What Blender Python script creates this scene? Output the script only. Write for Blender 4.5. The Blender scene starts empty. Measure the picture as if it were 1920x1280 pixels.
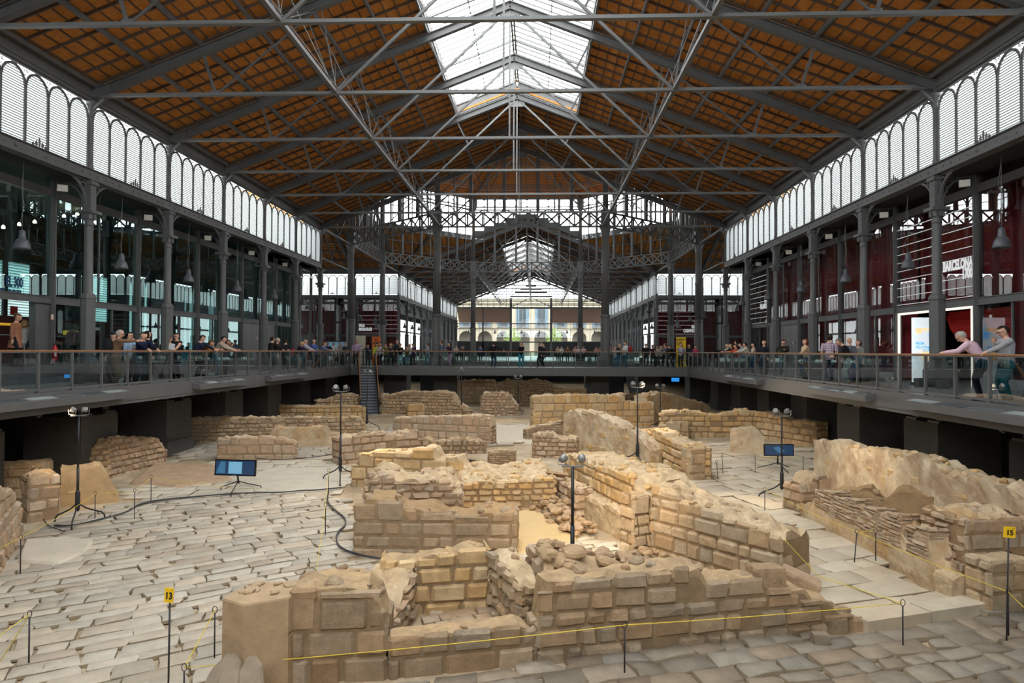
import bpy, math, random
from mathutils import Vector, Matrix, noise, Euler
S = bpy.context.scene
COL = S.collection
PI = math.pi
rnd = random.Random(7)
# ------------------------------------------------------------------ camera model
F, YAW, PIT, ROL = 1258.8, .0371, .0139, .0041
CAM = Vector((1.17, 0.0, 1.133))
_fw = Vector((-math.sin(YAW) * math.cos(PIT), math.cos(YAW) * math.cos(PIT), math.sin(PIT)))
_r = Vector((math.cos(YAW), math.sin(YAW), 0))
_u = _r.cross(_fw)
CR = _r * math.cos(ROL) + _u * math.sin(ROL)
CU = _u * math.cos(ROL) - _r * math.sin(ROL)
G0, G1 = -3.5, .0155                      # excavation ground: z = G0 + G1*y
W, Y0, BAY = 14.44, 22.77, 5.0            # half width of the nave, first visible column line, bay length
YC0, YC1 = Y0 + 25, 75.1                  # the crossing
YN, YE = Y0 - 30, YC1 + 55                # near and far ends of the building
XL, XR, YW = -11.74, 11.47, 46.0          # walkway edges


def gz(y): return G0 + G1 * y
def ray(px, py): return (_fw * F + CR * (px - 960) + CU * (640 - py)).normalized()
def gnd(px, py, dz=0.0):
    d = ray(px, py); t = (G0 + dz + G1 * CAM.y - CAM.z) / (d.z - G1 * d.y); return CAM + d * t
def at_z(px, py, z):
    d = ray(px, py); return CAM + d * ((z - CAM.z) / d.z)
def at_y(px, py, y):
    d = ray(px, py); return CAM + d * ((y - CAM.y) / d.y)
def at_x(px, py, x):
    d = ray(px, py); return CAM + d * ((x - CAM.x) / d.x)


# ------------------------------------------------------------------ objects
def tag(o, label=None, cat=None, group=None, kind=None):
    if label: o['label'] = label
    if cat: o['category'] = cat
    if group: o['group'] = group
    if kind: o['kind'] = kind
    return o
def empty(name, loc=(0, 0, 0), rz=0.0, label=None, cat=None, group=None, kind=None, parent=None):
    o = bpy.data.objects.new(name, None); COL.objects.link(o)
    o.location = loc; o.rotation_euler = (0, 0, rz); o.empty_display_size = .2
    if parent: o.parent = parent
    return tag(o, label, cat, group, kind)
def copy_tree(o, parent=None):
    c = o.copy(); COL.objects.link(c)
    if parent is not None: c.parent = parent
    for ch in o.children: copy_tree(ch, c)
    return c


class MB:
    def __init__(s): s.v = []; s.f = []; s.m = []; s.sm = []
    def add(s, vs, fs, m=0, smooth=False):
        b = len(s.v); s.v += [tuple(v) for v in vs]
        for f in fs: s.f.append([b + i for i in f]); s.m.append(m); s.sm.append(smooth)
        return s
    def box(s, c, d, rz=0.0, m=0, mat=None):
        x, y, z = d[0] / 2, d[1] / 2, d[2] / 2
        vs = [Vector((i * x, j * y, k * z)) for k in (-1, 1) for j in (-1, 1) for i in (-1, 1)]
        R = mat if mat is not None else Matrix.Rotation(rz, 3, 'Z')
        vs = [R @ v + Vector(c) for v in vs]
        return s.add(vs, [(0, 2, 3, 1), (4, 5, 7, 6), (0, 1, 5, 4), (2, 6, 7, 3), (0, 4, 6, 2), (1, 3, 7, 5)], m)
    def bb(s, x0, x1, y0, y1, z0, z1, m=0):
        return s.box(((x0 + x1) / 2, (y0 + y1) / 2, (z0 + z1) / 2), (abs(x1 - x0), abs(y1 - y0), abs(z1 - z0)), 0, m)
    def beam(s, a, b, w, h, m=0, up=(0, 0, 1)):
        a = Vector(a); b = Vector(b); d = b - a; L = d.length
        if L < 1e-6: return s
        d.normalize(); u = Vector(up)
        if abs(d.dot(u)) > .98: u = Vector((0, 1, 0)) if abs(d.y) < .9 else Vector((1, 0, 0))
        r = d.cross(u).normalized(); u = r.cross(d)
        vs = []
        for p in (a, b):
            for i, j in ((-1, -1), (1, -1), (1, 1), (-1, 1)): vs.append(p + r * (i * w / 2) + u * (j * h / 2))
        return s.add(vs, [(3, 2, 1, 0), (4, 5, 6, 7), (0, 1, 5, 4), (1, 2, 6, 5), (2, 3, 7, 6), (3, 0, 4, 7)], m)
    def tube(s, pts, r, n=8, m=0, cap=True, smooth=True):
        pts = [Vector(p) for p in pts]; rs = r if isinstance(r, (list, tuple)) else [r] * len(pts)
        vs = []; ref = None
        for i, p in enumerate(pts):
            t = (pts[min(i + 1, len(pts) - 1)] - pts[max(i - 1, 0)])
            if t.length < 1e-9: t = Vector((0, 0, 1))
            t.normalize()
            if ref is None: ref = Vector((1, 0, 0)) if abs(t.x) < .8 else Vector((0, 1, 0))
            a = t.cross(ref).normalized(); b = t.cross(a); ref = -b if False else (a.cross(t)).normalized()
            for k in range(n):
                q = 2 * PI * k / n; vs.append(p + (a * math.cos(q) + b * math.sin(q)) * rs[i])
        fs = []
        for i in range(len(pts) - 1):
            for k in range(n):
                k2 = (k + 1) % n; fs.append((i * n + k, i * n + k2, (i + 1) * n + k2, (i + 1) * n + k))
        s.add(vs, fs, m, smooth)
        if cap:
            b0 = len(s.v) - len(vs)
            s.f.append([b0 + k for k in range(n)][::-1]); s.m.append(m); s.sm.append(False)
            s.f.append([b0 + (len(pts) - 1) * n + k for k in range(n)]); s.m.append(m); s.sm.append(False)
        return s
    def lathe(s, prof, c=(0, 0, 0), n=16, m=0, smooth=True, sx=1, sy=1, rot=0.0):
        vs = []
        for r, z in prof:
            for k in range(n):
                q = 2 * PI * k / n + rot; vs.append((c[0] + r * math.cos(q) * sx, c[1] + r * math.sin(q) * sy, c[2] + z))
        fs = []
        for i in range(len(prof) - 1):
            for k in range(n):
                k2 = (k + 1) % n; fs.append((i * n + k, i * n + k2, (i + 1) * n + k2, (i + 1) * n + k))
        s.add(vs, fs, m, smooth)
        b0 = len(s.v) - len(vs)
        s.f.append([b0 + k for k in range(n)][::-1]); s.m.append(m); s.sm.append(False)
        s.f.append([b0 + (len(prof) - 1) * n + k for k in range(n)]); s.m.append(m); s.sm.append(False)
        return s
    def quad(s, a, b, c, d, m=0): return s.add([a, b, c, d], [(0, 1, 2, 3)], m)
    def xform(s, M):
        s.v = [tuple(M @ Vector(v)) for v in s.v]; return s
    def build(s, name, mats, parent=None, loc=None, **kw):
        me = bpy.data.meshes.new(name); me.from_pydata(s.v, [], s.f)
        if not isinstance(mats, (list, tuple)): mats = [mats]
        for m in mats: me.materials.append(m)
        me.polygons.foreach_set('material_index', s.m); me.polygons.foreach_set('use_smooth', s.sm)
        me.update()
        o = bpy.data.objects.new(name, me); COL.objects.link(o)
        if parent: o.parent = parent
        if loc is not None: o.location = loc
        return tag(o, **kw) if kw else o


# ------------------------------------------------------------------ materials
def mat(name, col, rough=.6, metal=0.0, var=0.0, scale=4.0, bump=0.0, bscale=20.0, spec=.4, emit=None, estr=1.0, isl=0.0, col2=None, sheen=0):
    m = bpy.data.materials.new(name); m.use_nodes = True
    nt = m.node_tree; N = nt.nodes; L = nt.links; b = N['Principled BSDF']
    b.inputs['Base Color'].default_value = (*col, 1); b.inputs['Roughness'].default_value = rough
    b.inputs['Metallic'].default_value = metal; b.inputs['Specular IOR Level'].default_value = spec
    if emit:
        b.inputs['Emission Color'].default_value = (*emit, 1); b.inputs['Emission Strength'].default_value = estr
    if var or isl or col2:
        tc = N.new('ShaderNodeTexCoord'); last = None
        rgb = N.new('ShaderNodeRGB'); rgb.outputs[0].default_value = (*col, 1); last = rgb.outputs[0]
        if col2:
            nz = N.new('ShaderNodeTexNoise'); nz.inputs['Scale'].default_value = scale * .45; nz.inputs['Detail'].default_value = 6
            nz.inputs['Roughness'].default_value = .65
            L.new(tc.outputs['Object'], nz.inputs['Vector'])
            rp = N.new('ShaderNodeValToRGB'); rp.color_ramp.elements[0].position = .42; rp.color_ramp.elements[1].position = .62
            L.new(nz.outputs['Fac'], rp.inputs['Fac'])
            mx = N.new('ShaderNodeMix'); mx.data_type = 'RGBA'; L.new(rp.outputs['Color'], mx.inputs['Factor'])
            L.new(last, mx.inputs['A']); mx.inputs['B'].default_value = (*col2, 1); last = mx.outputs['Result']
        hs = N.new('ShaderNodeHueSaturation'); L.new(last, hs.inputs['Color'])
        val = None
        if var:
            nz = N.new('ShaderNodeTexNoise'); nz.inputs['Scale'].default_value = scale; nz.inputs['Detail'].default_value = 8
            nz.inputs['Roughness'].default_value = .7
            L.new(tc.outputs['Object'], nz.inputs['Vector'])
            mr = N.new('ShaderNodeMapRange'); mr.inputs['From Min'].default_value = .25; mr.inputs['From Max'].default_value = .75
            mr.inputs['To Min'].default_value = 1 - var; mr.inputs['To Max'].default_value = 1 + var
            L.new(nz.outputs['Fac'], mr.inputs['Value']); val = mr.outputs['Result']
        if isl:
            ge = N.new('ShaderNodeNewGeometry'); mr = N.new('ShaderNodeMapRange')
            mr.inputs['To Min'].default_value = 1 - isl; mr.inputs['To Max'].default_value = 1 + isl * .8
            L.new(ge.outputs['Random Per Island'], mr.inputs['Value'])
            wn = N.new('ShaderNodeTexWhiteNoise'); wn.noise_dimensions = '1D'; L.new(ge.outputs['Random Per Island'], wn.inputs['W'])
            m2 = N.new('ShaderNodeMapRange'); m2.inputs['To Min'].default_value = .5 - isl * .04; m2.inputs['To Max'].default_value = .5 + isl * .03
            L.new(wn.outputs['Value'], m2.inputs['Value']); L.new(m2.outputs['Result'], hs.inputs['Hue'])
            m3 = N.new('ShaderNodeMapRange'); m3.inputs['To Min'].default_value = 1 + isl * .7; m3.inputs['To Max'].default_value = 1 - isl
            L.new(wn.outputs['Value'], m3.inputs['Value']); L.new(m3.outputs['Result'], hs.inputs['Saturation'])
            if val is not None:
                mu = N.new('ShaderNodeMath'); mu.operation = 'MULTIPLY'; L.new(val, mu.inputs[0]); L.new(mr.outputs['Result'], mu.inputs[1]); val = mu.outputs[0]
            else: val = mr.outputs['Result']
        if val is not None: L.new(val, hs.inputs['Value'])
        L.new(hs.outputs['Color'], b.inputs['Base Color'])
    if bump:
        tc = N.new('ShaderNodeTexCoord')
        nz = N.new('ShaderNodeTexNoise'); nz.inputs['Scale'].default_value = bscale; nz.inputs['Detail'].default_value = 9; nz.inputs['Roughness'].default_value = .72
        L.new(tc.outputs['Object'], nz.inputs['Vector'])
        bp = N.new('ShaderNodeBump'); bp.inputs['Strength'].default_value = bump; bp.inputs['Distance'].default_value = .05
        L.new(nz.outputs['Fac'], bp.inputs['Height']); L.new(bp.outputs['Normal'], b.inputs['Normal'])
    return m
def glass(name, tint, base=.08, power=.9, rough=0.0, gcol=(1, 1, 1)):
    m = bpy.data.materials.new(name); m.use_nodes = True; nt = m.node_tree; N = nt.nodes; L = nt.links
    N.remove(N['Principled BSDF']); out = N['Material Output']
    tr = N.new('ShaderNodeBsdfTransparent'); tr.inputs[0].default_value = (*tint, 1)
    gl = N.new('ShaderNodeBsdfGlossy'); gl.inputs['Roughness'].default_value = rough; gl.inputs['Color'].default_value = (*gcol, 1)
    lw = N.new('ShaderNodeLayerWeight'); lw.inputs['Blend'].default_value = .3
    mr = N.new('ShaderNodeMapRange'); mr.inputs['To Min'].default_value = base; mr.inputs['To Max'].default_value = power
    L.new(lw.outputs['Fresnel'], mr.inputs['Value'])
    mx = N.new('ShaderNodeMixShader'); L.new(mr.outputs['Result'], mx.inputs['Fac']); L.new(tr.outputs[0], mx.inputs[1]); L.new(gl.outputs[0], mx.inputs[2])
    L.new(mx.outputs[0], out.inputs['Surface']); return m
def translucent(name, col, back=.75):
    m = bpy.data.materials.new(name); m.use_nodes = True; nt = m.node_tree; N = nt.nodes; L = nt.links
    N.remove(N['Principled BSDF']); out = N['Material Output']
    tr = N.new('ShaderNodeBsdfTranslucent'); tr.inputs[0].default_value = (*col, 1)
    df = N.new('ShaderNodeBsdfDiffuse'); df.inputs[0].default_value = (*col, 1)
    mx = N.new('ShaderNodeMixShader'); mx.inputs['Fac'].default_value = 1 - back
    L.new(tr.outputs[0], mx.inputs[1]); L.new(df.outputs[0], mx.inputs[2]); L.new(mx.outputs[0], out.inputs['Surface']); return m
def emis(name, col, st):
    m = bpy.data.materials.new(name); m.use_nodes = True; nt = m.node_tree; N = nt.nodes; L = nt.links
    N.remove(N['Principled BSDF']); e = N.new('ShaderNodeEmission'); e.inputs[0].default_value = (*col, 1); e.inputs[1].default_value = st
    L.new(e.outputs[0], N['Material Output'].inputs['Surface']); return m

IRON = mat('iron_paint', (.100, .098, .095), .5, var=.15, scale=2, spec=.45)
IRON2 = mat('iron_paint_pale', (.13, .13, .125), .45, spec=.5)
BLACK = mat('black_metal', (.018, .018, .02), .45)
DECK = mat('deck_resin', (.27, .28, .285), .32, var=.12, scale=1.5, spec=.5)
FASCIA = mat('deck_fascia', (.10, .098, .095), .5, var=.1, scale=2)
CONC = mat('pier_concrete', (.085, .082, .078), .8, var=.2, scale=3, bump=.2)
BOARD = mat('roof_board', (.42, .158, .034), .75, var=.28, scale=9, bump=.15, bscale=30, spec=.2, col2=(.50, .205, .048))
BATTEN = mat('roof_batten', (.11, .075, .055), .6)
WOODRAIL = mat('handrail_wood', (.33, .15, .06), .45, var=.25, scale=8)
SLAT = translucent('louvre_slat', (.40, .415, .405), .8)
SLATE = translucent('slat_edge', (.20, .205, .195), .8)
SLATG = translucent('louvre_slat_green', (.16, .215, .205), .8)
SKYGL = glass('skylight_glass', (.97, .985, .985), .02, .5)
SIDEGL = glass('facade_glass_red', (.82, .80, .80), .13, .95)
SIDEGLT = glass('facade_glass_teal', (.50, .80, .78), .2, .95, gcol=(.75, 1, .98))
RAILGL = glass('balustrade_glass', (.92, .97, .96), .02, .5)
PANE = glass('window_pane', (.93, .96, .95), .03, .6)
CURTAIN = mat('red_curtain', (.20, .012, .018), .85, var=.25, scale=3)
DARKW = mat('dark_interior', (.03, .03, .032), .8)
GREYP = mat('grey_panel', (.17, .165, .16), .5)
WHITE = mat('white_paint', (.8, .8, .8), .5)
LETTER = mat('white_lettering', (.85, .85, .85), .5, emit=(1, 1, 1), estr=.12)
STONE = mat('sand_stone', (.52, .375, .225), .9, var=.26, scale=5, bump=.9, bscale=20, spec=.15, isl=0.17)
STONEG = mat('gold_stone', (.54, .37, .185), .9, var=.26, scale=5, bump=.5, bscale=16, spec=.15, isl=0.15)
STONEB = mat('brown_stone', (.42, .30, .185), .9, var=.26, scale=5, bump=.9, bscale=20, spec=.15, isl=0.18)
STONEP = mat('pink_stone', (.52, .375, .245), .9, var=.26, scale=5, bump=.9, bscale=20, spec=.15, isl=0.17)
MORTAR = mat('lime_mortar', (.53, .39, .235), .95, var=.36, scale=4, bump=.8, bscale=14, spec=.1, col2=(.62, .48, .31))
MORTARB = mat('earth_mortar', (.43, .305, .18), .95, var=.36, scale=4, bump=.8, bscale=14, spec=.1, col2=(.52, .36, .20))
PLASTER = mat('old_plaster', (.56, .43, .28), .9, var=.26, scale=3, bump=.6, bscale=10, spec=.1, col2=(.46, .29, .14))
PLASTERW = mat('pale_plaster', (.62, .50, .34), .9, var=.3, scale=2.5, bump=.6, bscale=10, spec=.1, col2=(.45, .31, .19))
PLASTERB = mat('brown_plaster', (.34, .225, .12), .95, var=.22, scale=3, bump=.5, bscale=12, spec=.1)
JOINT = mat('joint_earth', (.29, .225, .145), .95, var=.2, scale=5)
EARTH = mat('dry_earth', (.38, .285, .18), .95, var=.28, scale=1.3, bump=.6, bscale=8, spec=.1, col2=(.50, .41, .29))
SAND = mat('yellow_sand', (.56, .40, .20), .95, var=.1, scale=3, bump=.3, bscale=25, spec=.1)
PALE = mat('pale_floor', (.52, .46, .36), .9, var=.15, scale=2, spec=.1)
PAVER = mat('grey_paver', (.41, .355, .275), .8, var=.2, scale=4, bump=.3, bscale=14, spec=.25, isl=.2)
PAVERD = mat('brown_paver_shaded', (.245, .20, .145), .8, var=.26, scale=4, bump=.4, bscale=14, spec=.25, isl=.28)  # brown pavers, lowered further: the foreground's light falloff is put into the colour
SLABM = mat('pale_slab', (.50, .42, .305), .85, var=.14, scale=3, bump=.25, bscale=10, spec=.2, isl=.13)
YELLOW = mat('yellow_sign', (.85, .52, .01), .5)
ROPE = mat('yellow_rope', (.70, .52, .05), .7)
STEELR = mat('rope_post_steel', (.035, .032, .035), .5, metal=.3)
RUBBER = mat('black_cable', (.03, .03, .035), .6)
LAMPGREY = mat('lamp_grey', (.10, .105, .115), .4)
ALU = mat('lamp_metal', (.22, .215, .20), .4, metal=.3)
GLOW = emis('lamp_glow', (1, .82, .55), 30)
BULB = emis('bulb_glow', (1, .72, .38), 22)
# ================================================================== ARCHITECTURE
ORD = ['first', 'second', 'third', 'fourth', 'fifth', 'sixth', 'seventh', 'eighth', 'ninth', 'tenth', 'eleventh', 'twelfth', 'thirteenth', 'fourteenth']
SL = .385                                             # roof slope
ZE = 10.35                                            # roof height at the eaves
def zr(x): return ZE + SL * (W - abs(x))
def struct(mb, name, mats, **k): return mb.build(name, mats, kind='structure', **k)

# ---- floors (walkways)
def slab(name, x0, x1, y0, y1, lab=None):
    m = MB(); m.bb(x0, x1, y0, y1, -.12, 0, 0); o = struct(m, name, DECK); return o
slab('floor_left', -40, XL, YN, YE); slab('floor_right', XR, 40, YN, YE)
slab('floor_bridge', XL, XR, YW, 49.6); slab('floor_front', XL, XR, YN, .2); slab('floor_back', XL, XR, 71.5, YE)
def fascia(n, a, b, inward):
    a = Vector(a); b = Vector(b); m = MB(); i = Vector(inward) * .12
    for p, q, z0, z1, off in ((a, b, -.47, 0.0, 0), ):
        mid = (p + q) / 2 + i * .5; L = (q - p).length; ang = math.atan2((q - p).y, (q - p).x)
        m.box((mid.x, mid.y, (z0 + z1) / 2), (L, .12, z1 - z0), ang)
        mid2 = (p + q) / 2 - Vector(inward) * .35; m.box((mid2.x, mid2.y, -.52), (L, .9, .1), ang)
    return struct(m, 'trim_%d' % n, FASCIA)
fascia(1, (XL, .2, 0), (XL, YW, 0), (1, 0, 0)); fascia(2, (XR, .2, 0), (XR, YW, 0), (-1, 0, 0))
fascia(3, (XL, YW, 0), (XR, YW, 0), (0, -1, 0)); fascia(4, (XL, 71.5, 0), (XR, 71.5, 0), (0, -1, 0))
# dark retaining walls of the basement behind the piers
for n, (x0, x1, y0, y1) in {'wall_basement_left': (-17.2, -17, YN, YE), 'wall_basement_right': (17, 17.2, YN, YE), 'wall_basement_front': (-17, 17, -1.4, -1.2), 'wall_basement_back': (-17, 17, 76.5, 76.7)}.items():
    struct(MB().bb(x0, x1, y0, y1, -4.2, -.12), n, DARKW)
# sloping information desks hung outside the balustrade
def desk(x, y0, y1, s, lab):
    r = empty('info_desk', (x, (y0 + y1) / 2, 0), 0, lab, 'information desk', 'information desks along the walkway edges')
    L = y1 - y0; m = MB()
    m.add([(0, -L / 2, -.08), (0, L / 2, -.08), (s * .42, L / 2, -.17), (s * .42, -L / 2, -.17), (0, -L / 2, -.3), (0, L / 2, -.3), (s * .42, L / 2, -.36), (s * .42, -L / 2, -.36)],
          [(0, 1, 2, 3), (7, 6, 5, 4), (0, 4, 5, 1), (2, 6, 7, 3), (1, 5, 6, 2), (3, 7, 4, 0)]); m.build('desk_body', FASCIA, r)
    p = MB(); e = .004
    for k in range(5):
        a = -L / 2 + .1 + k * (L - .1) / 5; b = a + (L - .1) / 5 - .12
        p.add([(s * .05, a, -.0905 + e), (s * .05, b, -.0905 + e), (s * .36, b, -.157 + e), (s * .36, a, -.157 + e)], [(0, 1, 2, 3)], k % 3)
    p.build('text_panel', [mat('panel_ink', (.05, .06, .065), .25), mat('panel_print', (.30, .34, .32), .25), mat('panel_dark', (.09, .1, .1), .25)], r)
desk(XL, 15.2, 20.3, 1, 'sloping information desk on the left walkway edge, nearest the viewer')
desk(XL, 24.5, 28.6, 1, 'sloping information desk outside the left railing below the man in a black T-shirt')
desk(XL, 31.2, 36.4, 1, 'sloping information desk outside the left railing below the couple in dark jackets')
desk(XR, 12.2, 18.6, -1, 'sloping information desk outside the right railing below the man in the pink shirt')
desk(XR, 20.6, 25.2, -1, 'sloping information desk outside the right railing below the woman in the beige coat')
desk(XR, 30.6, 36.2, -1, 'sloping information desk outside the right railing below the group of young people')

# ---- glass balustrades
def railing(pts, lab, step=1.25, skip=None):
    r = empty('glass_balustrade', pts[0], 0, lab, 'railing', 'glass balustrades around the excavation')
    hr = MB(); fr = MB(); first = None; npost = 0; o0 = Vector(pts[0])
    for i in range(len(pts) - 1):
        a = Vector(pts[i]) - o0; b = Vector(pts[i + 1]) - o0; d = b - a; L = d.length; ang = math.atan2(d.y, d.x); u = d / L
        hr.beam(a + Vector((0, 0, 1.085)), b + Vector((0, 0, 1.085)), .07, .035)
        fr.beam(a + Vector((0, 0, 1.05)), b + Vector((0, 0, 1.05)), .045, .035); fr.beam(a + Vector((0, 0, .06)), b + Vector((0, 0, .06)), .05, .06)
        g = MB(); n = max(1, round(L / step)); dd = L / n
        nn = Vector((-u.y, u.x, 0)) * .003
        for k in range(n):
            p = a + u * (k * dd + .06); q = a + u * ((k + 1) * dd - .06); c = (p + q) / 2
            g.beam(p + Vector((0, 0, .56)), q + Vector((0, 0, .56)), .01, .94)
        g.build('glass_panel', RAILGL, r)
        for k in range(n + 1):
            if npost >= 98: break
            if first is None:
                pm = MB(); pm.box((0, 0, .53), (.05, .075, 1.06)); pm.box((0, .0, .01), (.1, .12, .02))
                first = pm.build('post', IRON, r); po = first
            else: po = first.copy(); COL.objects.link(po); po.parent = r
            po.location = a + u * (k * dd); po.rotation_euler = (0, 0, ang - PI / 2 if False else ang); npost += 1
    hr.build('handrail', WOODRAIL, r); fr.build('rail_frame', IRON, r)
    return r
STX0, STX1 = at_y(673.5, 690, YW).x, at_y(704, 690, YW).x
railing([(XL, .5, 0), (XL, YW, 0), (STX0, YW, 0)], 'glass balustrade with wooden handrail along the left walkway')
railing([(XR, .5, 0), (XR, YW, 0)], 'glass balustrade with wooden handrail along the right walkway')
railing([(STX1, YW, 0), (XR, YW, 0)], 'glass balustrade with wooden handrail along the near side of the cross bridge', 1.55)
railing([(XL, 49.6, 0), (XR, 49.6, 0)], 'glass balustrade along the far side of the cross bridge', 1.9)
railing([(XL, 71.5, 0), (XL, 49.6, 0)], 'glass balustrade left of the second excavation beyond the bridge', 1.9)
railing([(XR, 49.6, 0), (XR, 71.5, 0)], 'glass balustrade right of the second excavation beyond the bridge', 1.9)
railing([(XL, 71.5, 0), (XR, 71.5, 0)], 'glass balustrade on the far edge of the second excavation', 1.9)

# ---- iron columns
def bracket(mb, dx, dy, x0, z0, z1, r=1.0):
    # quarter arch springing from the post towards (dx, dy), with open tracery
    c = []; n = 9
    for k in range(n + 1):
        q = PI / 2 * k / n; c.append((x0 + r - r * math.cos(q), z1 - r * .0 - (z1 - z0) * (1 - math.sin(q))))
    P = lambda x, z: Vector((dx * x, dy * x, z))
    for k in range(n): mb.beam(P(*c[k]), P(*c[k + 1]), .07, .05, up=(dx, dy, .3))
    for (fx, fz, fr) in ((.2, .80, .125), (.12, .55, .075), (.44, .90, .08), (.08, .38, .05), (.63, .955, .045)):
        cx = x0 + fx * r; cz = z0 + fz * (z1 - z0) - .03
        pts = [P(cx + fr * math.cos(t * PI / 5), cz + fr * math.sin(t * PI / 5)) for t in range(11)]
        for k in range(10): mb.beam(pts[k], pts[k + 1], .035, .022, up=(-dy, dx, 0))
    mb.beam(P(x0 + .02, z1 - .03), P(x0 + r, z1 - .03), .06, .04)
def column_proto(top=True, br=((1, 0), (-1, 0), (0, 1)), h=5.94):
    r = empty('iron_column')
    m = MB(); q8 = PI / 8
    m.lathe([(.44, 0), (.44, .56), (.40, .60), (.36, .64), (.30, .78), (.25, .86), (.25, 1.0)], n=4, rot=PI / 4, smooth=False); m.build('pedestal', IRON, r)
    m = MB().lathe([(.235, .95), (.235, 2.86), (.26, 2.88), (.26, 2.95), (.225, 3.02), (.19, 3.06)], n=8, rot=q8, smooth=False); m.build('lower_shaft', IRON, r)
    m = MB().lathe([(.165, 3.0), (.165, 3.05), (.145, 3.08), (.135, h - .55), (.135, h - .5)], n=18); m.build('shaft', IRON, r)
    m = MB().lathe([(.165, h - .52), (.165, h - .48), (.14, h - .46), (.145, h - .3), (.21, h - .14), (.25, h - .1)], n=16)
    for k in range(8):
        a = k * PI / 4; m.box((.2 * math.cos(a), .2 * math.sin(a), h - .22), (.05, .1, .16), a)
    m.box((0, 0, h - .05), (.56, .56, .1)); m.build('capital', IRON, r)
    m = MB(); m.bb(-.15, .15, -.15, .15, h, 7.0)
    for k in range(5):
        for sx in (-.06, .06): m.box((sx, -.155, h + .2 + k * .18), (.025, .012, .025)); m.box((.155, sx, h + .2 + k * .18), (.012, .025, .025)); m.box((-.155, sx, h + .2 + k * .18), (.012, .025, .025))
    m.box((0, 0, 6.9), (.42, .42, .12)); m.build('post', IRON, r)
    m = MB()
    for dx, dy in br: bracket(m, dx, dy, .15, h + .02, 7.0, .98)
    m.build('bracket', IRON, r)
    if top:
        m = MB().lathe([(.10, 7.4), (.10, 7.55), (.08, 7.58), (.078, 9.1), (.095, 9.12), (.095, 9.18), (.085, 9.2), (.10, 9.5), (.19, 9.72), (.2, 9.8)], c=(0, -.02, 0), n=12)
        m.beam((0, -.05, 9.45), (0, -.5, 9.86), .09, .1); m.build('colonnette', IRON, r)
    return r
CP = column_proto()
_used = [0]
def place(proto, flag, loc, rz, label=None, cat=None, group=None, kind=None):
    if flag[0] == 0: o = proto; flag[0] = 1
    else: o = copy_tree(proto)
    o.location = loc; o.rotation_euler = (0, 0, rz); return tag(o, label, cat, group, kind)
for k in range(-2, 6):
    y = Y0 + BAY * k
    for s, nm in ((-1, 'left'), (1, 'right')):
        if k < 0: lab = 'cast iron column of the %s row, in front of the %s column in view' % (nm, 'first' if k == -1 else 'first two')
        elif k == 5: lab = 'cast iron column ending the %s row at the corner of the crossing' % nm
        else: lab = 'cast iron column, %s from the front in the %s row of the near hall' % (ORD[k], nm)
        place(CP, _used, (s * W, y, 0), PI / 2 if s < 0 else -PI / 2, lab, 'column', 'cast iron columns of the halls')
for k in range(0, 12):
    y = YC1 + BAY * k
    for s, nm in ((-1, 'left'), (1, 'right')):
        place(CP, _used, (s * W, y, 0), PI / 2 if s < 0 else -PI / 2, 'cast iron column, %s beyond the crossing in the %s row of the far hall' % (ORD[k], nm), 'column', 'cast iron columns of the halls')
for k in range(1, 5):
    for s, nm in ((-1, 'left'), (1, 'right')):
        place(CP, _used, (s * (W + BAY * k), YC1, 0), 0, 'cast iron column, %s outward from the far corner of the %s transept' % (ORD[k - 1], nm), 'column', 'cast iron columns of the halls')
        place(CP, _used, (s * (W + BAY * k), YC0, 0), PI, 'cast iron column, %s outward from the near corner of the %s transept' % (ORD[k - 1], nm), 'column', 'cast iron columns of the halls')

# ---- girders and eave beams
def girder(name, a, b, inward):
    a = Vector(a); b = Vector(b); L = (b - a).length; ang = math.atan2((b - a).y, (b - a).x); c = (a + b) / 2; n = Vector(inward)
    m = MB(); m.box((c.x, c.y, 7.2), (L, .16, .36), ang); m.box((c.x, c.y, 7.385), (L, .3, .03), ang); m.box((c.x, c.y, 7.015), (L, .36, .03), ang)
    u = (b - a) / L; k = 0; s = .3
    while s < L:
        p = a + u * s + n * .08; big = (k % 3 == 0); rr = .05 if big else .028
        Mx = Matrix.Translation((p.x, p.y, 7.2)) @ Matrix.Rotation(ang, 4, 'Z') @ Matrix.Rotation(PI / 2, 4, 'X')
        t = MB().lathe([(rr, -.02), (rr, .02), (rr * .5, .035)], n=8); t.xform(Mx); m.add(t.v, t.f, 0, True); s += .417; k += 1
    o = struct(m, name, IRON)
    e = MB(); e.box((c.x, c.y, 10.02), (L, .14, .46), ang); e.box((c.x, c.y, 9.79), (L, .34, .035), ang); e.box((c.x, c.y, 10.26), (L, .34, .04), ang)
    e.box((c.x + n.x * .08, c.y + n.y * .08, 9.9), (L, .04, .03), ang)
    e.build('eave_beam', IRON, o); return o
tn = [4]
def gtrim(a, b, i): tn[0] += 1; return girder('trim_%d' % tn[0], a, b, i)
XT = W + 25
gtrim((-W, YN, 0), (-W, YC0, 0), (1, 0, 0)); gtrim((W, YN, 0), (W, YC0, 0), (-1, 0, 0))
gtrim((-W, YC1, 0), (-W, YE, 0), (1, 0, 0)); gtrim((W, YC1, 0), (W, YE, 0), (-1, 0, 0))
gtrim((-XT, YC1, 0), (-W, YC1, 0), (0, -1, 0)); gtrim((W, YC1, 0), (XT, YC1, 0), (0, -1, 0))
gtrim((-XT, YC0, 0), (-W, YC0, 0), (0, 1, 0)); gtrim((W, YC0, 0), (XT, YC0, 0), (0, 1, 0))

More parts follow.
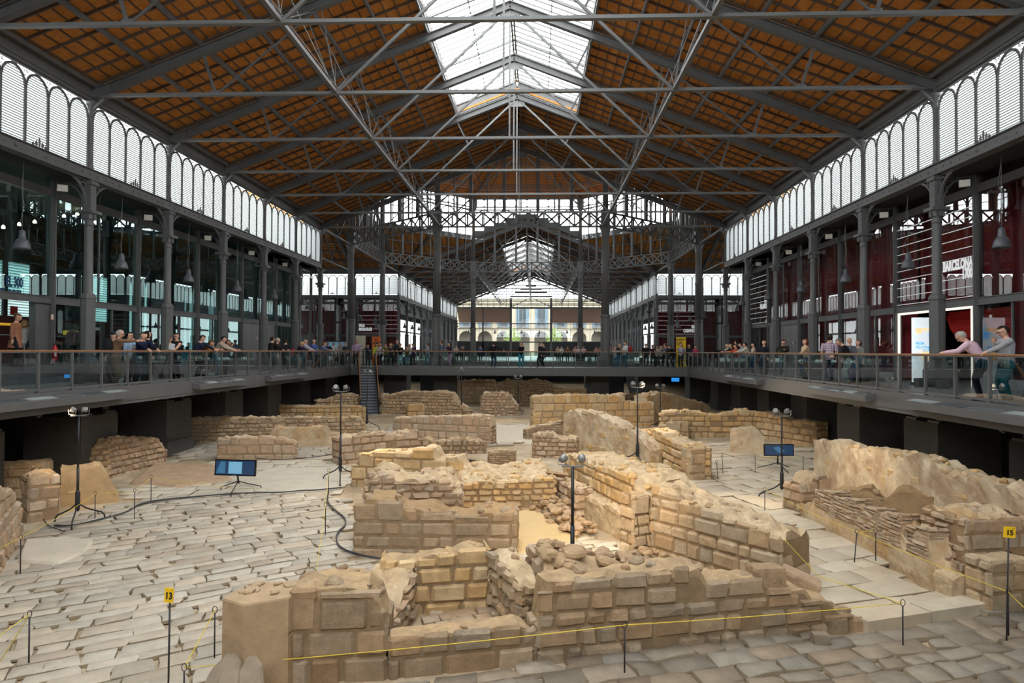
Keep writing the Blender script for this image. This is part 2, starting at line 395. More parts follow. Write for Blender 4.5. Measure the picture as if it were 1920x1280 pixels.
# ---- louvred clerestory windows, five arches to a bay
def bay_proto(slat, nslat=28, name='window_1'):
    r = empty(name, kind='structure'); fr = MB(); sp = MB(); lv = MB()
    n = 5; wa = (BAY - .22) / n; rad = wa / 2 - .04; zt = 9.62; zs = zt - rad
    for i in range(n + 1):
        x = .11 + i * wa
        fr.bb(x - .035, x + .035, -.03, .05, 7.4, zs + .05)
        if 0 < i < n: fr.box((x, 0, zs + .1), (.1, .09, .06))
    for i in range(n):
        cx = .11 + (i + .5) * wa; K = 12
        pts = [Vector((cx + (rad + .02) * math.cos(PI * k / K), 0, zs + (rad + .02) * math.sin(PI * k / K))) for k in range(K + 1)]
        for k in range(K): fr.beam(pts[k], pts[k + 1], .08, .045, up=(0, 1, 0))
        dz = (zt - 7.43) / nslat
        for k in range(nslat):
            z = 7.43 + (k + .5) * dz; hw = rad if z < zs else math.sqrt(max(0.0, rad * rad - (z - zs) ** 2))
            if hw < .06: continue
            hw += .01; y0, y1, z0, z1 = .0, .055, z + dz * .60, z - dz * .56
            lv.add([(cx - hw, y0, z0), (cx + hw, y0, z0), (cx + hw, y1, z1), (cx - hw, y1, z1)], [(0, 1, 2, 3)])
            lv.add([(cx - hw, -.004, z0 - .030), (cx + hw, -.004, z0 - .030), (cx + hw, -.004, z0 + .002), (cx - hw, -.004, z0 + .002)], [(0, 1, 2, 3)], 1)
    for i in range(n + 1):                              # open tracery in the spandrels
        x = .11 + i * wa
        for (ox, oz, rr) in ((0, .38, .05), (-.085, .42, .035), (.085, .42, .035), (0, .27, .03)):
            if (i == 0 and ox < 0) or (i == n and ox > 0): continue
            pts = [Vector((x + ox + rr * math.cos(t * PI / 4), 0, zs + oz + .02 + rr * math.sin(t * PI / 4))) for t in range(9)]
            for t in range(8): sp.beam(pts[t], pts[t + 1], .02, .016, up=(0, 1, 0))
    sp.bb(0, BAY, -.02, .02, 9.73, 9.79)
    c = BAY / 2                                          # palmette crest on the sill
    for ox, oz, rx, rz in ((0, .16, .045, .16), (-.13, .1, .05, .09), (.13, .1, .05, .09), (-.26, .06, .06, .05), (.26, .06, .06, .05)):
        t = MB().lathe([(.2, -1), (.8, -.6), (1, 0), (.8, .5), (.25, 1)], n=8); t.v = [(c + ox + v[0] * rx, -.1 + v[1] * .025, 7.4 + oz + v[2] * rz) for v in t.v]; sp.add(t.v, t.f, 0, True)
    fr.build('frame', IRON, r); sp.build('tracery', IRON, r); lv.build('louvre_slats', [slat, SLATE], r); return r
BP = bay_proto(SLAT); BPU = [0]; wn = [1]
BG = None
def bay(x, y, rz):
    if BPU[0] == 0: BPU[0] = 1; o = BP
    else: wn[0] += 1; o = copy_tree(BP); o.name = 'window_%d' % wn[0]
    o.location = (x, y, 0); o.rotation_euler = (0, 0, rz); return o
for k in range(-6, 5):
    bay(-W, Y0 + BAY * k, PI / 2); bay(W, Y0 + BAY * (k + 1), -PI / 2)
for k in range(11):
    bay(-W, YC1 + BAY * k, PI / 2); bay(W, YC1 + BAY * (k + 1), -PI / 2)
for k in range(5):
    bay(-W - BAY * (k + 1), YC1, 0); bay(W + BAY * k, YC1, 0)
    bay(-W - BAY * k, YC0, PI); bay(W + BAY * (k + 1), YC0, PI)

# ---- roofs: boards on a grid of purlins, rafters and battens
def roof(name, ya, yb, sk0, sk1, M, ends=True):
    """one gabled roof along local y, x across; M places it"""
    for s, nm in ((-1, 'left'), (1, 'right')):
        bd = MB(); bt = MB(); pu = MB()
        P = lambda x, y, dz=0: Vector((s * x, y, zr(x) + dz))
        def seg(x0, x1, y0, y1):
            vs = [P(x0, y0), P(x1, y0), P(x1, y1), P(x0, y1), P(x0, y0, .1), P(x1, y0, .1), P(x1, y1, .1), P(x0, y1, .1)]
            bd.add(vs, [(0, 1, 2, 3), (7, 6, 5, 4), (0, 4, 5, 1), (1, 5, 6, 2), (2, 6, 7, 3), (3, 7, 4, 0)])
        segs = []
        if sk0 is None: segs = [(0, W + .1, ya, yb)]
        else: segs = [(3.4, W + .1, ya, yb), (0, 3.4, ya, sk0), (0, 3.4, sk1, yb)]
        for g in segs:
            if g[3] - g[2] > .01: seg(*g)
        n = max(1, round((yb - ya) / .8333))
        for k in range(n + 1):
            y = ya + k * .8333; x0 = 0 if (sk0 is None or y < sk0 or y > sk1) else 3.4
            bt.beam(P(W, y, -.045), P(x0, y, -.045), .05, .09)
        x = W - .3
        while x > .15:
            L = [(ya, yb)] if (sk0 is None or x > 3.4) else [(ya, sk0), (sk1, yb)]
            for y0, y1 in L:
                if y1 - y0 > .1: bt.beam(P(x, y0, -.022), P(x, y1, -.022), .035, .045)
            x -= .43
        for x in (14.2, 12.35, 10.5, 8.65, 6.8, 5.1, 3.45, 1.75, .12):
            L = [(ya, yb)] if (sk0 is None or x > 3.42) else [(ya, sk0), (sk1, yb)]
            for y0, y1 in L:
                if y1 - y0 > .1: pu.beam(P(x, y0, -.15), P(x, y1, -.15), .085, .16)
        for mb in (bd, bt, pu): mb.xform(M)
        o = struct(bd, 'ceiling_%s_%s' % (name, nm), BOARD); bt.build('battens', BATTEN, o); pu.build('purlins', IRON, o)
    if sk0 is not None:
        b = MB(); g = MB(); Z = lambda x: zr(x) + .5
        for s in (-1, 1):
            n = round((sk1 - sk0) / .5)
            for k in range(n + 1):
                y = sk0 + k * .5; big = (k % 10 == 0)
                b.beam((s * 3.5, y, Z(3.5)), (0, y, Z(0)), .09 if big else .03, .12 if big else .06)
                b.beam((s * 3.42, y, zr(3.42) + .05), (s * 3.42, y, Z(3.42)), .04, .04)
            for x in (3.5, 1.75, .06): b.beam((s * x, sk0, Z(x) - .02), (s * x, sk1, Z(x) - .02), .08 if x != 1.75 else .035, .12 if x != 1.75 else .05)
            b.beam((s * 3.42, sk0, zr(3.42)), (s * 3.42, sk1, zr(3.42)), .1, .14)
            for ye in (sk0 - .06, sk1 + .06): b.beam((s * 3.5, ye, zr(3.5) + .22), (0, ye, zr(0) + .22), .06, .62)
            g.quad((s * 3.55, sk0, Z(3.55) + .05), (s * 3.55, sk1, Z(3.55) + .05), (0, sk1, Z(0) + .05), (0, sk0, Z(0) + .05))
        for mb in (b, g): mb.xform(M)
        wn[0] += 1; o = struct(b, 'window_%d' % wn[0], IRON2); g.build('glazing', SKYGL, o)
I4 = Matrix.Identity(4)
roof('near', YN, YC0, YN + 5, Y0 + 15, I4); roof('far', YC1, YE, YC1 + 10, YC1 + 40, I4)
YM = (YC0 + YC1) / 2; SY = (YC1 - YC0) / 2 / W
TM = Matrix.Translation((0, YM, 0)) @ Matrix.Rotation(PI / 2, 4, 'Z') @ Matrix.Diagonal((SY, 1, 1, 1))
roof('left_transept', W, XT, None, None, TM); roof('right_transept', -XT, -W, None, None, TM)

# ---- roof trusses
def truss_proto():
    r = empty('roof_truss')
    for s in (-1, 1):
        m = MB(); a = Vector((s * W, 0, zr(W) - .02)); b = Vector((0, 0, zr(0) - .02))
        m.beam(a + Vector((0, 0, -.34)), b + Vector((0, 0, -.34)), .03, .36); m.beam(a + Vector((0, 0, -.2)), b + Vector((0, 0, -.2)), .2, .04); m.beam(a + Vector((0, 0, -.52)), b + Vector((0, 0, -.52)), .24, .035)
        m.bb(s * (W - .75), s * (W - .05), -.06, .06, 9.9, 10.35); m.build('principal_rafter', IRON, r)
        m = MB(); m.beam((s * .25, 0, zr(0) - .75), (s * 5.75, 0, 9.99), .09, .09); m.build('main_brace', IRON2, r)
        m = MB(); m.beam((s * 3.4, 0, zr(3.4) - .5), (s * 2.75, 0, zr(0) - .75 - (2.5 / 5.5) * (zr(0) - .75 - 9.99)), .06, .08); m.build('short_strut', IRON, r)
        m = MB(); m.beam((s * 10.45, 0, zr(10.45) - .5), (s * 10.0, 0, 9.99), .07, .09); m.beam((s * 9.95, 0, 9.99), (s * 6.4, 0, zr(6.4) - .5), .05, .06); m.build('outer_strut', IRON, r)
        m = MB()
        for ox in (-.05, .05): m.beam((s * 5.8 + ox, 0, 9.99), (s * 6.6 + ox * 6, 0, zr(6.6) - .5), .035, .035)
        m.build('hanger', IRON2, r)
    m = MB(); m.beam((-W + .1, 0, 9.99), (W - .1, 0, 9.99), .1, .1); m.beam((-W + .1, 0, 9.94), (W - .1, 0, 9.94), .16, .02)
    for s in (-1, 1):
        for x in (5.8, 10): m.box((s * x, 0, 10.02), (.35, .03, .2))
    m.build('tie_beam', IRON2, r)
    m = MB(); m.beam((0, 0, 9.99), (0, 0, zr(0) - .5), .07, .07); m.box((0, 0, zr(0) - .8), (.9, .03, .35)); m.build('king_post', IRON2, r)
    return r
TP = truss_proto(); tu = [0]
for k in range(-6, 6):
    lab = ('iron roof truss, %s from the viewer spanning the near hall' % ORD[k + 1]) if k >= -1 else 'iron roof truss spanning the near hall above and behind the viewer'
    place(TP, tu, (0, Y0 + BAY * k, 0), 0, lab, 'roof truss', 'roof trusses of the halls')
for k in range(0, 12):
    place(TP, tu, (0, YC1 + BAY * k, 0), 0, 'iron roof truss, %s beyond the crossing spanning the far hall' % ORD[k], 'roof truss', 'roof trusses of the halls')
for k in range(0, 5):
    for s, nm in ((-1, 'left'), (1, 'right')):
        o = place(TP, tu, (s * (W + BAY * k), YM, 0), PI / 2, 'iron roof truss, %s outward from the crossing in the %s transept' % (ORD[k], nm), 'roof truss', 'roof trusses of the halls')
        o.scale = (SY, 1, 1)
# lengthwise bracing frames that join the truss feet
def bracing(x, y0, y1, lab):
    r = empty('bracing_frame', (x, y0, 0), 0, lab, 'bracing frame', 'lengthwise bracing frames under the roofs')
    L = y1 - y0; s = 1 if x > 0 else -1
    MB().beam((0, 0, 10.02), (0, L, 10.02), .14, .12).build('rail', IRON, r)
    m = MB(); n = round(L / BAY); zt = zr(6.6) - .55
    for k in range(n):
        for a, b in ((k, k + 1), (k + 1, k)):
            m.beam((0, a * BAY, 10.05), (s * .8, b * BAY, zt), .028, .028)
        m.beam((0, k * BAY, 10.05), (s * .8, (k + .5) * BAY, zt), .02, .02)
    m.build('diagonal_rods', IRON2, r)
    MB().tube([(0.08, 0, 10.14), (.08, L, 10.14)], .02, 6).build('cable', IRON2, r)
for y0, y1, nm in ((YN, YC0, 'near'), (YC1, YE, 'far')):
    bracing(-5.8, y0, y1, 'lengthwise iron bracing frame left of the ridge in the %s hall' % nm); bracing(5.8, y0, y1, 'lengthwise iron bracing frame right of the ridge in the %s hall' % nm)

# ---- octagonal crossing: columns, lattice ring, glazed drum and roof
OV = [(-6, YC0), (6, YC0), (W, YM - 5.75), (W, YM + 5.75), (6, YC1), (-6, YC1), (-W, YM + 5.75), (-W, YM - 5.75)]
OLAB = ['front left', 'front right', 'near right-hand', 'far right-hand', 'back right', 'back left', 'far left-hand', 'near left-hand']
def bigcol():
    r = empty('crossing_column'); q8 = PI / 8
    MB().lathe([(.56, 0), (.56, .6), (.5, .66), (.42, .8), (.36, .95), (.36, 1.05)], n=8, rot=q8, smooth=False).build('pedestal', IRON, r)
    MB().lathe([(.34, 1.0), (.33, 3.5), (.38, 3.55), (.38, 3.68), (.31, 3.75)], n=8, rot=q8, smooth=False).build('lower_shaft', IRON, r)
    MB().lathe([(.28, 3.7), (.27, 6.6), (.30, 6.65), (.30, 6.75), (.265, 6.8), (.25, 9.2), (.3, 9.25), (.3, 9.3), (.26, 9.35), (.36, 9.75), (.48, 9.96)], n=20).build('shaft', IRON, r)
    m = MB(); m.box((0, 0, 10.5), (.62, .62, 1.15)); m.box((0, 0, 11.1), (.75, .75, .08)); m.box((0, 0, 9.98), (.8, .8, .08)); m.build('lattice_joint', IRON, r)
    MB().lathe([(.2, 11.1), (.19, 16.8), (.3, 17.0), (.42, 17.25), (.42, 18.25)], n=10).build('upper_post', IRON, r)
    return r
BC = bigcol(); bu = [0]
for (x, y), l in zip(OV, OLAB): place(BC, bu, (x, y, 0), 0, 'tall iron column at the %s corner of the octagonal crossing' % l, 'column', 'tall columns of the crossing')
ELAB = ['front', 'front right diagonal', 'right', 'back right diagonal', 'back', 'back left diagonal', 'left', 'front left diagonal']
for i in range(8):
    a = Vector((*OV[i], 0)); b = Vector((*OV[(i + 1) % 8], 0)); L = (b - a).length; ang = math.atan2((b - a).y, (b - a).x)
    r = empty('lattice_girder', (a.x, a.y, 0), ang, 'X-braced lattice girder on the %s side of the octagonal crossing' % ELAB[i], 'girder', 'lattice girders of the crossing')
    m = MB()
    for z in (9.99, 11.03): m.beam((0, 0, z), (L, 0, z), .22, .09)
    m.build('chord', IRON, r); m = MB(); n = round(L / 1.05); d = L / n
    for k in range(n):
        m.beam((k * d, 0, 10.02), ((k + 1) * d, 0, 11.0), .03, .13); m.beam((k * d, 0, 11.0), ((k + 1) * d, 0, 10.02), .03, .13)
        m.beam((k * d, 0, 10), (k * d, 0, 11), .12, .06)
    m.build('lattice', IRON, r)
    # drum wall
    axis = i % 2 == 0
    gab = (lambda s: zr(s - L / 2) if axis else 13.62)
    if i in (2, 6): gab = lambda s: ZE + SL * (W - abs(s - L / 2) / SY)
    m = MB(); g = MB(); pn = MB(); n = round(L / 1.2); d = L / n
    for k in range(n + 1):
        s = k * d; z0 = 11.03
        m.beam((s, 0, z0), (s, 0, 18.2), .24 if k % 2 == 0 else .1, .2 if k % 2 == 0 else .1)
    for z, h in ((17.25, .1), (16.95, .12), (18.2, .25), (16.0, .05)): m.beam((0, 0, z), (L, 0, z), .16, h)
    for k in range(n):
        m.beam((k * d, 0, 17.28), ((k + 1) * d, 0, 18.1), .06, .06); m.beam((k * d, 0, 18.1), ((k + 1) * d, 0, 17.28), .06, .06)
        zt = max(gab(k * d), gab((k + 1) * d)) + .55
        s0, s1 = k * d, (k + 1) * d
        if axis:
            pn.add([(s0, 0, gab(s0)), (s1, 0, gab(s1)), (s1, 0, zt), (s0, 0, zt)], [(0, 1, 2, 3)])
        else: pn.add([(s0, 0, 13.5), (s1, 0, 13.5), (s1, 0, 14.1), (s0, 0, 14.1)], [(0, 1, 2, 3)])
        g.add([(s0, .03, 13.6), (s1, .03, 13.6), (s1, .03, 18.2), (s0, .03, 18.2)], [(0, 1, 2, 3)])
    for k in range(0, n, 2):
        c = k * d + d; rr = d - .08; pts = [Vector((c + rr * math.cos(PI * t / 12), 0, 16.9 - rr * .95 + rr * .95 * math.sin(PI * t / 12))) for t in range(13)]
        for t in range(12): m.beam(pts[t], pts[t + 1], .1, .08, up=(0, 1, 0))
    wn[0] += 1; o = struct(m, 'window_%d' % wn[0], IRON); o.location = (a.x, a.y, 0); o.rotation_euler = (0, 0, ang)
    pn.build('gable_panel', IRON, o); g.build('pane', PANE, o)
# corner roofs of the crossing and the drum roof
for sx in (-1, 1):
    for yc, yv in ((YC0, YM - 5.75), (YC1, YM + 5.75)):
        m = MB(); A = Vector((sx * W, yc, ZE)); B = Vector((sx * 6, yc, zr(6))); Cc = Vector((sx * W, yv, 13.6)); up = Vector((0, 0, .1))
        m.add([A, B, Cc, A + up, B + up, Cc + up], [(0, 1, 2), (5, 4, 3), (0, 3, 4, 1), (1, 4, 5, 2), (2, 5, 3, 0)])
        o = struct(m, 'ceiling_corner', BOARD); bt = MB()
        for k in range(1, 18):
            t = k / 18; bt.beam(A.lerp(B, t) - up * .4, Cc.lerp(B, t) - up * .4, .05, .08)
            bt.beam(B.lerp(Cc, t) - up * .25, B.lerp(A, t) - up * .25, .05, .05)
        for t in (.25, .5, .75): bt.beam(A.lerp(B, t) - up, A.lerp(Cc, t) - up, .12, .18)
        bt.beam(A - up * 2, B.lerp(Cc, .5) - up * 2, .25, .35); bt.build('battens', BATTEN, o)
m = MB(); bt = MB(); bb_ = MB(); ctr = Vector((0, YM, 0)); ZD = 18.3
def dr(i, t, dz=0):
    a = Vector((*OV[i % 8], 0)); p = a.lerp(ctr, t); p.z = ZD + .32 * 13.66 * t + dz; return p
for i in range(8):
    a0, a1, b0, b1 = dr(i, 0), dr(i + 1, 0), dr(i, .86), dr(i + 1, .86); up = Vector((0, 0, .1))
    m.add([a0, a1, b1, b0, a0 + up, a1 + up, b1 + up, b0 + up], [(3, 2, 1, 0), (4, 5, 6, 7), (0, 1, 5, 4), (1, 2, 6, 5), (2, 3, 7, 6), (3, 0, 4, 7)])
    bt.beam(dr(i, 0, -.2), dr(i, .86, -.2), .18, .35)
    for k in range(1, 26): bt.beam(dr(i, .86 * k / 26, -.04), dr(i + 1, .86 * k / 26, -.04), .05, .05)
    for k in range(1, 8):
        q = k / 8; bt.beam(dr(i, 0, -.08).lerp(dr(i + 1, 0, -.08), q), dr(i, .86, -.08).lerp(dr(i + 1, .86, -.08), q), .06, .1)
    for t in (.19, .5, .84):
        p0, p1 = dr(i, t, -.1), dr(i + 1, t, -.1); bb_.beam(p0, p1, .1, .06); bb_.beam(p0 + Vector((0, 0, -.5)), p1 + Vector((0, 0, -.5)), .1, .06); n = max(3, round((p1 - p0).length / .55))
        for k in range(n):
            u0, u1 = p0.lerp(p1, k / n), p0.lerp(p1, (k + 1) / n); dz = Vector((0, 0, -.5)); bb_.beam(u0, u1 + dz, .03, .03); bb_.beam(u0 + dz, u1, .03, .03); bb_.beam(u0, u0 + dz, .03, .05)
o = struct(m, 'ceiling_crossing', BOARD); bt.build('ribs', BATTEN, o); bb_.build('ring_lattice', IRON, o)
g = MB()
for i in range(8): g.add([dr(i, .86, .1), dr(i + 1, .86, .1), dr(i, 1, .2)], [(0, 1, 2)])
wn[0] += 1; struct(g, 'window_%d' % wn[0], PANE)
# ================================================================== SIDE BUILDINGS, GLASS FRONTS, SIGNS
def text_mesh(s, size, wide=1.0, bold=.0, ext=.004, align='LEFT'):
    cu = bpy.data.curves.new('t', 'FONT'); cu.body = s; cu.size = size; cu.extrude = ext; cu.offset = bold; cu.align_x = align; cu.resolution_u = 3
    o = bpy.data.objects.new('t', cu); COL.objects.link(o); bpy.context.view_layer.update()
    dg = bpy.context.evaluated_depsgraph_get(); me = bpy.data.meshes.new_from_object(o.evaluated_get(dg))
    bpy.data.objects.remove(o); vs = [(v.co.x * wide, v.co.y, v.co.z) for v in me.vertices]; fs = [tuple(p.vertices) for p in me.polygons]
    bpy.data.meshes.remove(me); return vs, fs
def text_into(mb, s, size, origin, ux, uy=(0, 0, 1), m=0, **k):
    vs, fs = text_mesh(s, size, **k); ux = Vector(ux); uy = Vector(uy); n = ux.cross(uy); o = Vector(origin)
    mb.add([o + ux * v[0] + uy * v[1] + n * v[2] for v in vs], fs, m)
XF = 15.75
def front(side, y0, kind, base, n_):
    """one 5 m bay of the glass fronts behind the columns, local x runs along the hall"""
    r = empty('window_%d' % n_, (side * XF, y0 if side < 0 else y0 + BAY, 0), PI / 2 if side < 0 else -PI / 2, kind='structure')
    f = MB(); f.bb(-.09, .09, -.1, .16, base, 7.05); f.bb(-.03, .03, -.13, -.1, base, 7.05)
    f.bb(0, BAY, -.06, .12, 2.72, 2.94); f.bb(0, BAY, -.09, -.06, 2.70, 2.73); f.bb(0, BAY, -.09, -.06, 2.93, 2.96)
    f.bb(0, BAY, -.06, .14, 6.42, 6.70); f.bb(2.47, 2.53, -.03, .03, 2.94, 6.42); f.bb(2.48, 2.52, -.03, .03, 6.7, 7.05)
    if kind in ('glass', 'grey'): f.bb(.1, BAY - .1, -.06, .06, base, base + .09)
    if kind == 'glass': f.bb(1.62, 1.68, -.04, .04, base, 2.72); f.bb(3.3, 3.36, -.04, .04, base, 2.72)
    if kind == 'pillar': f.bb(4.25, 4.9, -.02, .2, base, 2.72)
    f.build('frame', IRON, r)
    g = MB()
    for a, b in ((.1, 2.47), (2.53, 4.9)):
        g.add([(a, 0, 2.94), (b, 0, 2.94), (b, 0, 6.42), (a, 0, 6.42)], [(0, 1, 2, 3)]); g.add([(a, 0, 6.7), (b, 0, 6.7), (b, 0, 7.05), (a, 0, 7.05)], [(0, 1, 2, 3)])
    if kind == 'glass':
        for a, b in ((.1, 1.62), (1.68, 3.3), (3.36, 4.9)): g.add([(a, 0, base), (b, 0, base), (b, 0, 2.72), (a, 0, 2.72)], [(0, 1, 2, 3)])
    g.build('pane', SIDEGLT if side < 0 else SIDEGL, r)
    if kind == 'grey':
        p = MB()
        for k in range(4): p.bb(.12 + k * 1.2, .12 + k * 1.2 + 1.17, -.03, .03, base + .09, 2.72)
        p.build('grey_panel', GREYP, r)
    return r
for j in range(-3, 5):
    wn[0] += 1; front(-1, Y0 + BAY * j, {-1: 'pillar', 3: 'grey'}.get(j, 'glass'), .57, wn[0])
    wn[0] += 1; front(1, Y0 + BAY * j, {0: 'open', 3: 'grey', -1: 'glass'}.get(j, 'glass'), .0, wn[0])
# transept fronts facing the viewer
def front_x(x0, n_, kind='glass'):
    r = front(1, 0, kind, 0.0, n_); r.location = (x0, YC1 + 1.3, 0); r.rotation_euler = (0, 0, 0); return r
for k in range(5):
    wn[0] += 1; front_x(-W - BAY * (k + 1), wn[0], 'grey' if k == 2 else 'glass'); wn[0] += 1; front_x(W + BAY * k, wn[0])
# side platforms with steps on the left, low pale plinth on the right
m = MB()
for k in range(3): m.bb(-40, -14.95 - k * .25, YN, YC0 - .5, k * .19, (k + 1) * .19)
struct(m, 'floor_platform', mat('step_grey', (.12, .125, .13), .5))
MB().bb(15.55, 15.66, Y0 + 5, YC0, 0, .32).bb(15.55, 15.66, 0, Y0, 0, .32).build('baseboard_right', mat('plinth_grey', (.24, .25, .25), .5), kind='structure')
# red curtains behind the right-hand glass and in the transepts
def curtain(a, b, z0, z1, lab):
    a = Vector(a); b = Vector(b); u = (b - a); L = u.length; u /= L; n = Vector((-u.y, u.x, 0)); m = MB(); K = int(L / .07); vs = []
    for k in range(K + 1):
        s = L * k / K; d = .07 * math.sin(s * 9) + .035 * math.sin(s * 23 + 1); p = a + u * s + n * d; vs += [p + Vector((0, 0, z0)), p + Vector((0, 0, z1))]
    m.add(vs, [(2 * k, 2 * k + 2, 2 * k + 3, 2 * k + 1) for k in range(K)], 0, True)
    return m.build('curtain', CURTAIN, label=lab, cat='curtain', group='red curtains behind the glass')
curtain((16.75, Y0 + 5.2, 0), (16.75, YC0, 0), .03, 7, 'dark red curtain behind the glass along the right side of the hall')
curtain((16.75, 5, 0), (16.75, Y0 - .2, 0), .03, 7, 'dark red curtain behind the nearest glass panes on the right')
curtain((16.75, Y0 - .2, 0), (16.75, Y0 + 5.2, 0), 2.9, 7, 'dark red curtain above the lit doorway on the right')
curtain((-XT, YC1 + 2.2, 0), (-W - .2, YC1 + 2.2, 0), .03, 7, 'dark red curtain behind the glass of the left transept')
curtain((W + .2, YC1 + 2.2, 0), (XT, YC1 + 2.2, 0), .03, 7, 'dark red curtain behind the glass of the right transept')
# aisle ceilings, outer walls with louvred daylight bands
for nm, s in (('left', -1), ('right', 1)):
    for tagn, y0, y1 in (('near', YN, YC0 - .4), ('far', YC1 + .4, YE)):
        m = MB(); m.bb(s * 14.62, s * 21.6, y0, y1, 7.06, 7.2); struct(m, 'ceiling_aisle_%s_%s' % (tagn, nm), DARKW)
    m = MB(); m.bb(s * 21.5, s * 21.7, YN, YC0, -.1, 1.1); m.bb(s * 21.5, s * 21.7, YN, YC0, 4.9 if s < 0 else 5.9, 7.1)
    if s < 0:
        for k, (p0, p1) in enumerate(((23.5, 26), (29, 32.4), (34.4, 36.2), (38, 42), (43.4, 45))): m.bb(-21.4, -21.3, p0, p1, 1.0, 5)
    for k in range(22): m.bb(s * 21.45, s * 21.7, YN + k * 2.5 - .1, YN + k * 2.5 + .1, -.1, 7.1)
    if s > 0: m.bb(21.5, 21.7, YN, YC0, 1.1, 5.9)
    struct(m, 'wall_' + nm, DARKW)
    m = MB(); m.bb(s * 21.5, s * 21.7, YC1, YE, -.1, 1.3); m.bb(s * 21.5, s * 21.7, YC1, YE, 6.3, 7.1)
    for k in range(12): m.bb(s * 21.55, s * 21.7, YC1 + k * 5 - .1, YC1 + k * 5 + .1, -.1, 7.1)
    m.bb(s * 21.5, s * 21.7, YC1, YE, 4.2, 4.4); struct(m, 'wall_far_' + nm, DARKW)
    m = MB(); m.quad((s * 21.6, YC1, 1.3), (s * 21.6, YE, 1.3), (s * 21.6, YE, 6.3), (s * 21.6, YC1, 6.3)); wn[0] += 1; struct(m, 'window_%d' % wn[0], SLAT)
m = MB()
for k in range(40):
    z = 1.1 + k * .12; m.quad((-21.52, YN, z + .075), (-21.52, YC0, z + .075), (-21.6, YC0, z - .06), (-21.6, YN, z - .06))
wn[0] += 1; struct(m, 'window_%d' % wn[0], SLATG)
# transept ends
for s, nm in ((-1, 'left'), (1, 'right')):
    m = MB(); m.bb(s * XT, s * (XT + .2), YC0 - 7, YC1 + 7, -.1, 3); m.bb(s * XT, s * (XT + .2), YC0 - 7, YC1 + 7, 7, 10.3)
    m.add([(s * XT, YC0, 10.3), (s * XT, YC1, 10.3), (s * XT, YM, 15.9)], [(0, 1, 2)]); struct(m, 'wall_transept_' + nm, DARKW)
    m = MB(); m.quad((s * XT, YC0, 3), (s * XT, YC1, 3), (s * XT, YC1, 7), (s * XT, YC0, 7)); wn[0] += 1; struct(m, 'window_%d' % wn[0], SLAT)
    for y0, y1 in ((YC0 - 7, YC0 - .1), (YC1 + .4, YC1 + 7)):
        struct(MB().bb(s * 14.62, s * XT, y0, y1, 7.06, 7.2), 'ceiling_transept_' + nm, DARKW)
    struct(MB().bb(s * 17, s * XT, YC1 + 6.5, YC1 + 6.7, -.1, 7.1), 'wall_transept_back_' + nm, DARKW)
    struct(MB().bb(s * 15.4, s * XT, YC0 - 1.4, YC0 - 1.2, -.1, 7.1), 'wall_transept_front_' + nm, GREYP)
# gable ends
def gable(y, far):
    s = 1 if far else -1; f = MB(); g = MB(); pn = MB()
    def z_at(x): return zr(x) - .1
    x = -14.4
    while x <= 14.41:
        if not (far and abs(x) < 3.8 and False): f.beam((x, y, 9.5 if not (far and abs(x) < 3.7) else 11.2), (x, y, z_at(x)), .09, .1)
        x += 1.2
    for z in (10.1, 10.85, 11.6, 12.35, 13.1, 13.85, 14.6, 15.2):
        hw = min(W, W - (z - ZE) / SL) if z > ZE else W
        f.beam((-hw, y, z), (hw, y, z), .08, .09)
    f.beam((-W, y, 9.45), (W, y, 9.45), .2, .35)
    g.add([(-W, y, 9.5), (W, y, 9.5), (W, y, ZE), (0, y, zr(0)), (-W, y, ZE)], [(0, 1, 2, 3, 4)])
    if far:
        for k, (hw, z) in enumerate(((4.1, 11.5), (3.1, 12.3), (2.1, 12.9), (1.05, 13.5))): pn.bb(-hw, hw, y - .3, y - .1, z, z + .3)
        for sx in (-1, 1):
            f.bb(sx * 3.9 - .22, sx * 3.9 + .22, y - .25, y + .25, 0, 11.4)
            pn.add([(sx * 3.9, y - .1, 9.4), (sx * W, y - .1, 9.4), (sx * W, y + 4, 6.75), (sx * 3.9, y + 4, 6.75)], [(0, 1, 2, 3)], 1)
            pn.bb(sx * 3.9, sx * W, y - .1, y + .1, 0, 2.85, 2)
            for k in range(1, 9): f.bb(sx * 3.9 + sx * k * 1.3 - .03, sx * 3.9 + sx * k * 1.3 + .03, y + 3.9, y + 4, 2.8, 6.8)
            f.bb(sx * 3.9, sx * W, y - .1, y + .1, 2.8, 3.0); f.bb(sx * 3.9, sx * W, y - .1, y + .1, 6.3, 6.45); f.bb(sx * 9.3 - .15, sx * 9.3 + .15, y - .1, y + .1, 0, 9.4)
            g.add([(sx * 3.9, y, 3), (sx * W, y, 3), (sx * W, y, 6.7), (sx * 3.9, y, 6.7)], [(0, 1, 2, 3)])
            f.beam((sx * 3.9, y, 9.6), (0, y, 11.5), .2, .12)
            pn.bb(sx * 2.2, sx * 3.9, y - .15, y + .05, 0, 2.85, 2)
        for x in (-2.6, -1.3, 0, 1.3, 2.6): f.bb(x - .025, x + .025, y - .03, y + .03, 2.6, 10.6)
        f.bb(-3.9, 3.9, y - .08, y + .08, 2.7, 2.95); f.bb(-3.9, 3.9, y - .08, y + .08, 6.3, 6.5)
        g.add([(-3.9, y, 0), (3.9, y, 0), (3.9, y, 9.6), (0, y, 11.5), (-3.9, y, 9.6)], [(0, 1, 2, 3, 4)])
    else: pn.bb(-21, 21, y - .2, y, -.1, 6.5, 2); g.quad((-W, y, 6.5), (W, y, 6.5), (W, y, 9.5), (-W, y, 9.5))
    wn[0] += 1; o = struct(f, 'window_%d' % wn[0], IRON); pn.build('gable_panel', [IRON, mat('lean_to_board', (.085, .042, .022), .8), DARKW], o); g.build('pane', PANE, o)
gable(YE, True); gable(YN, False)
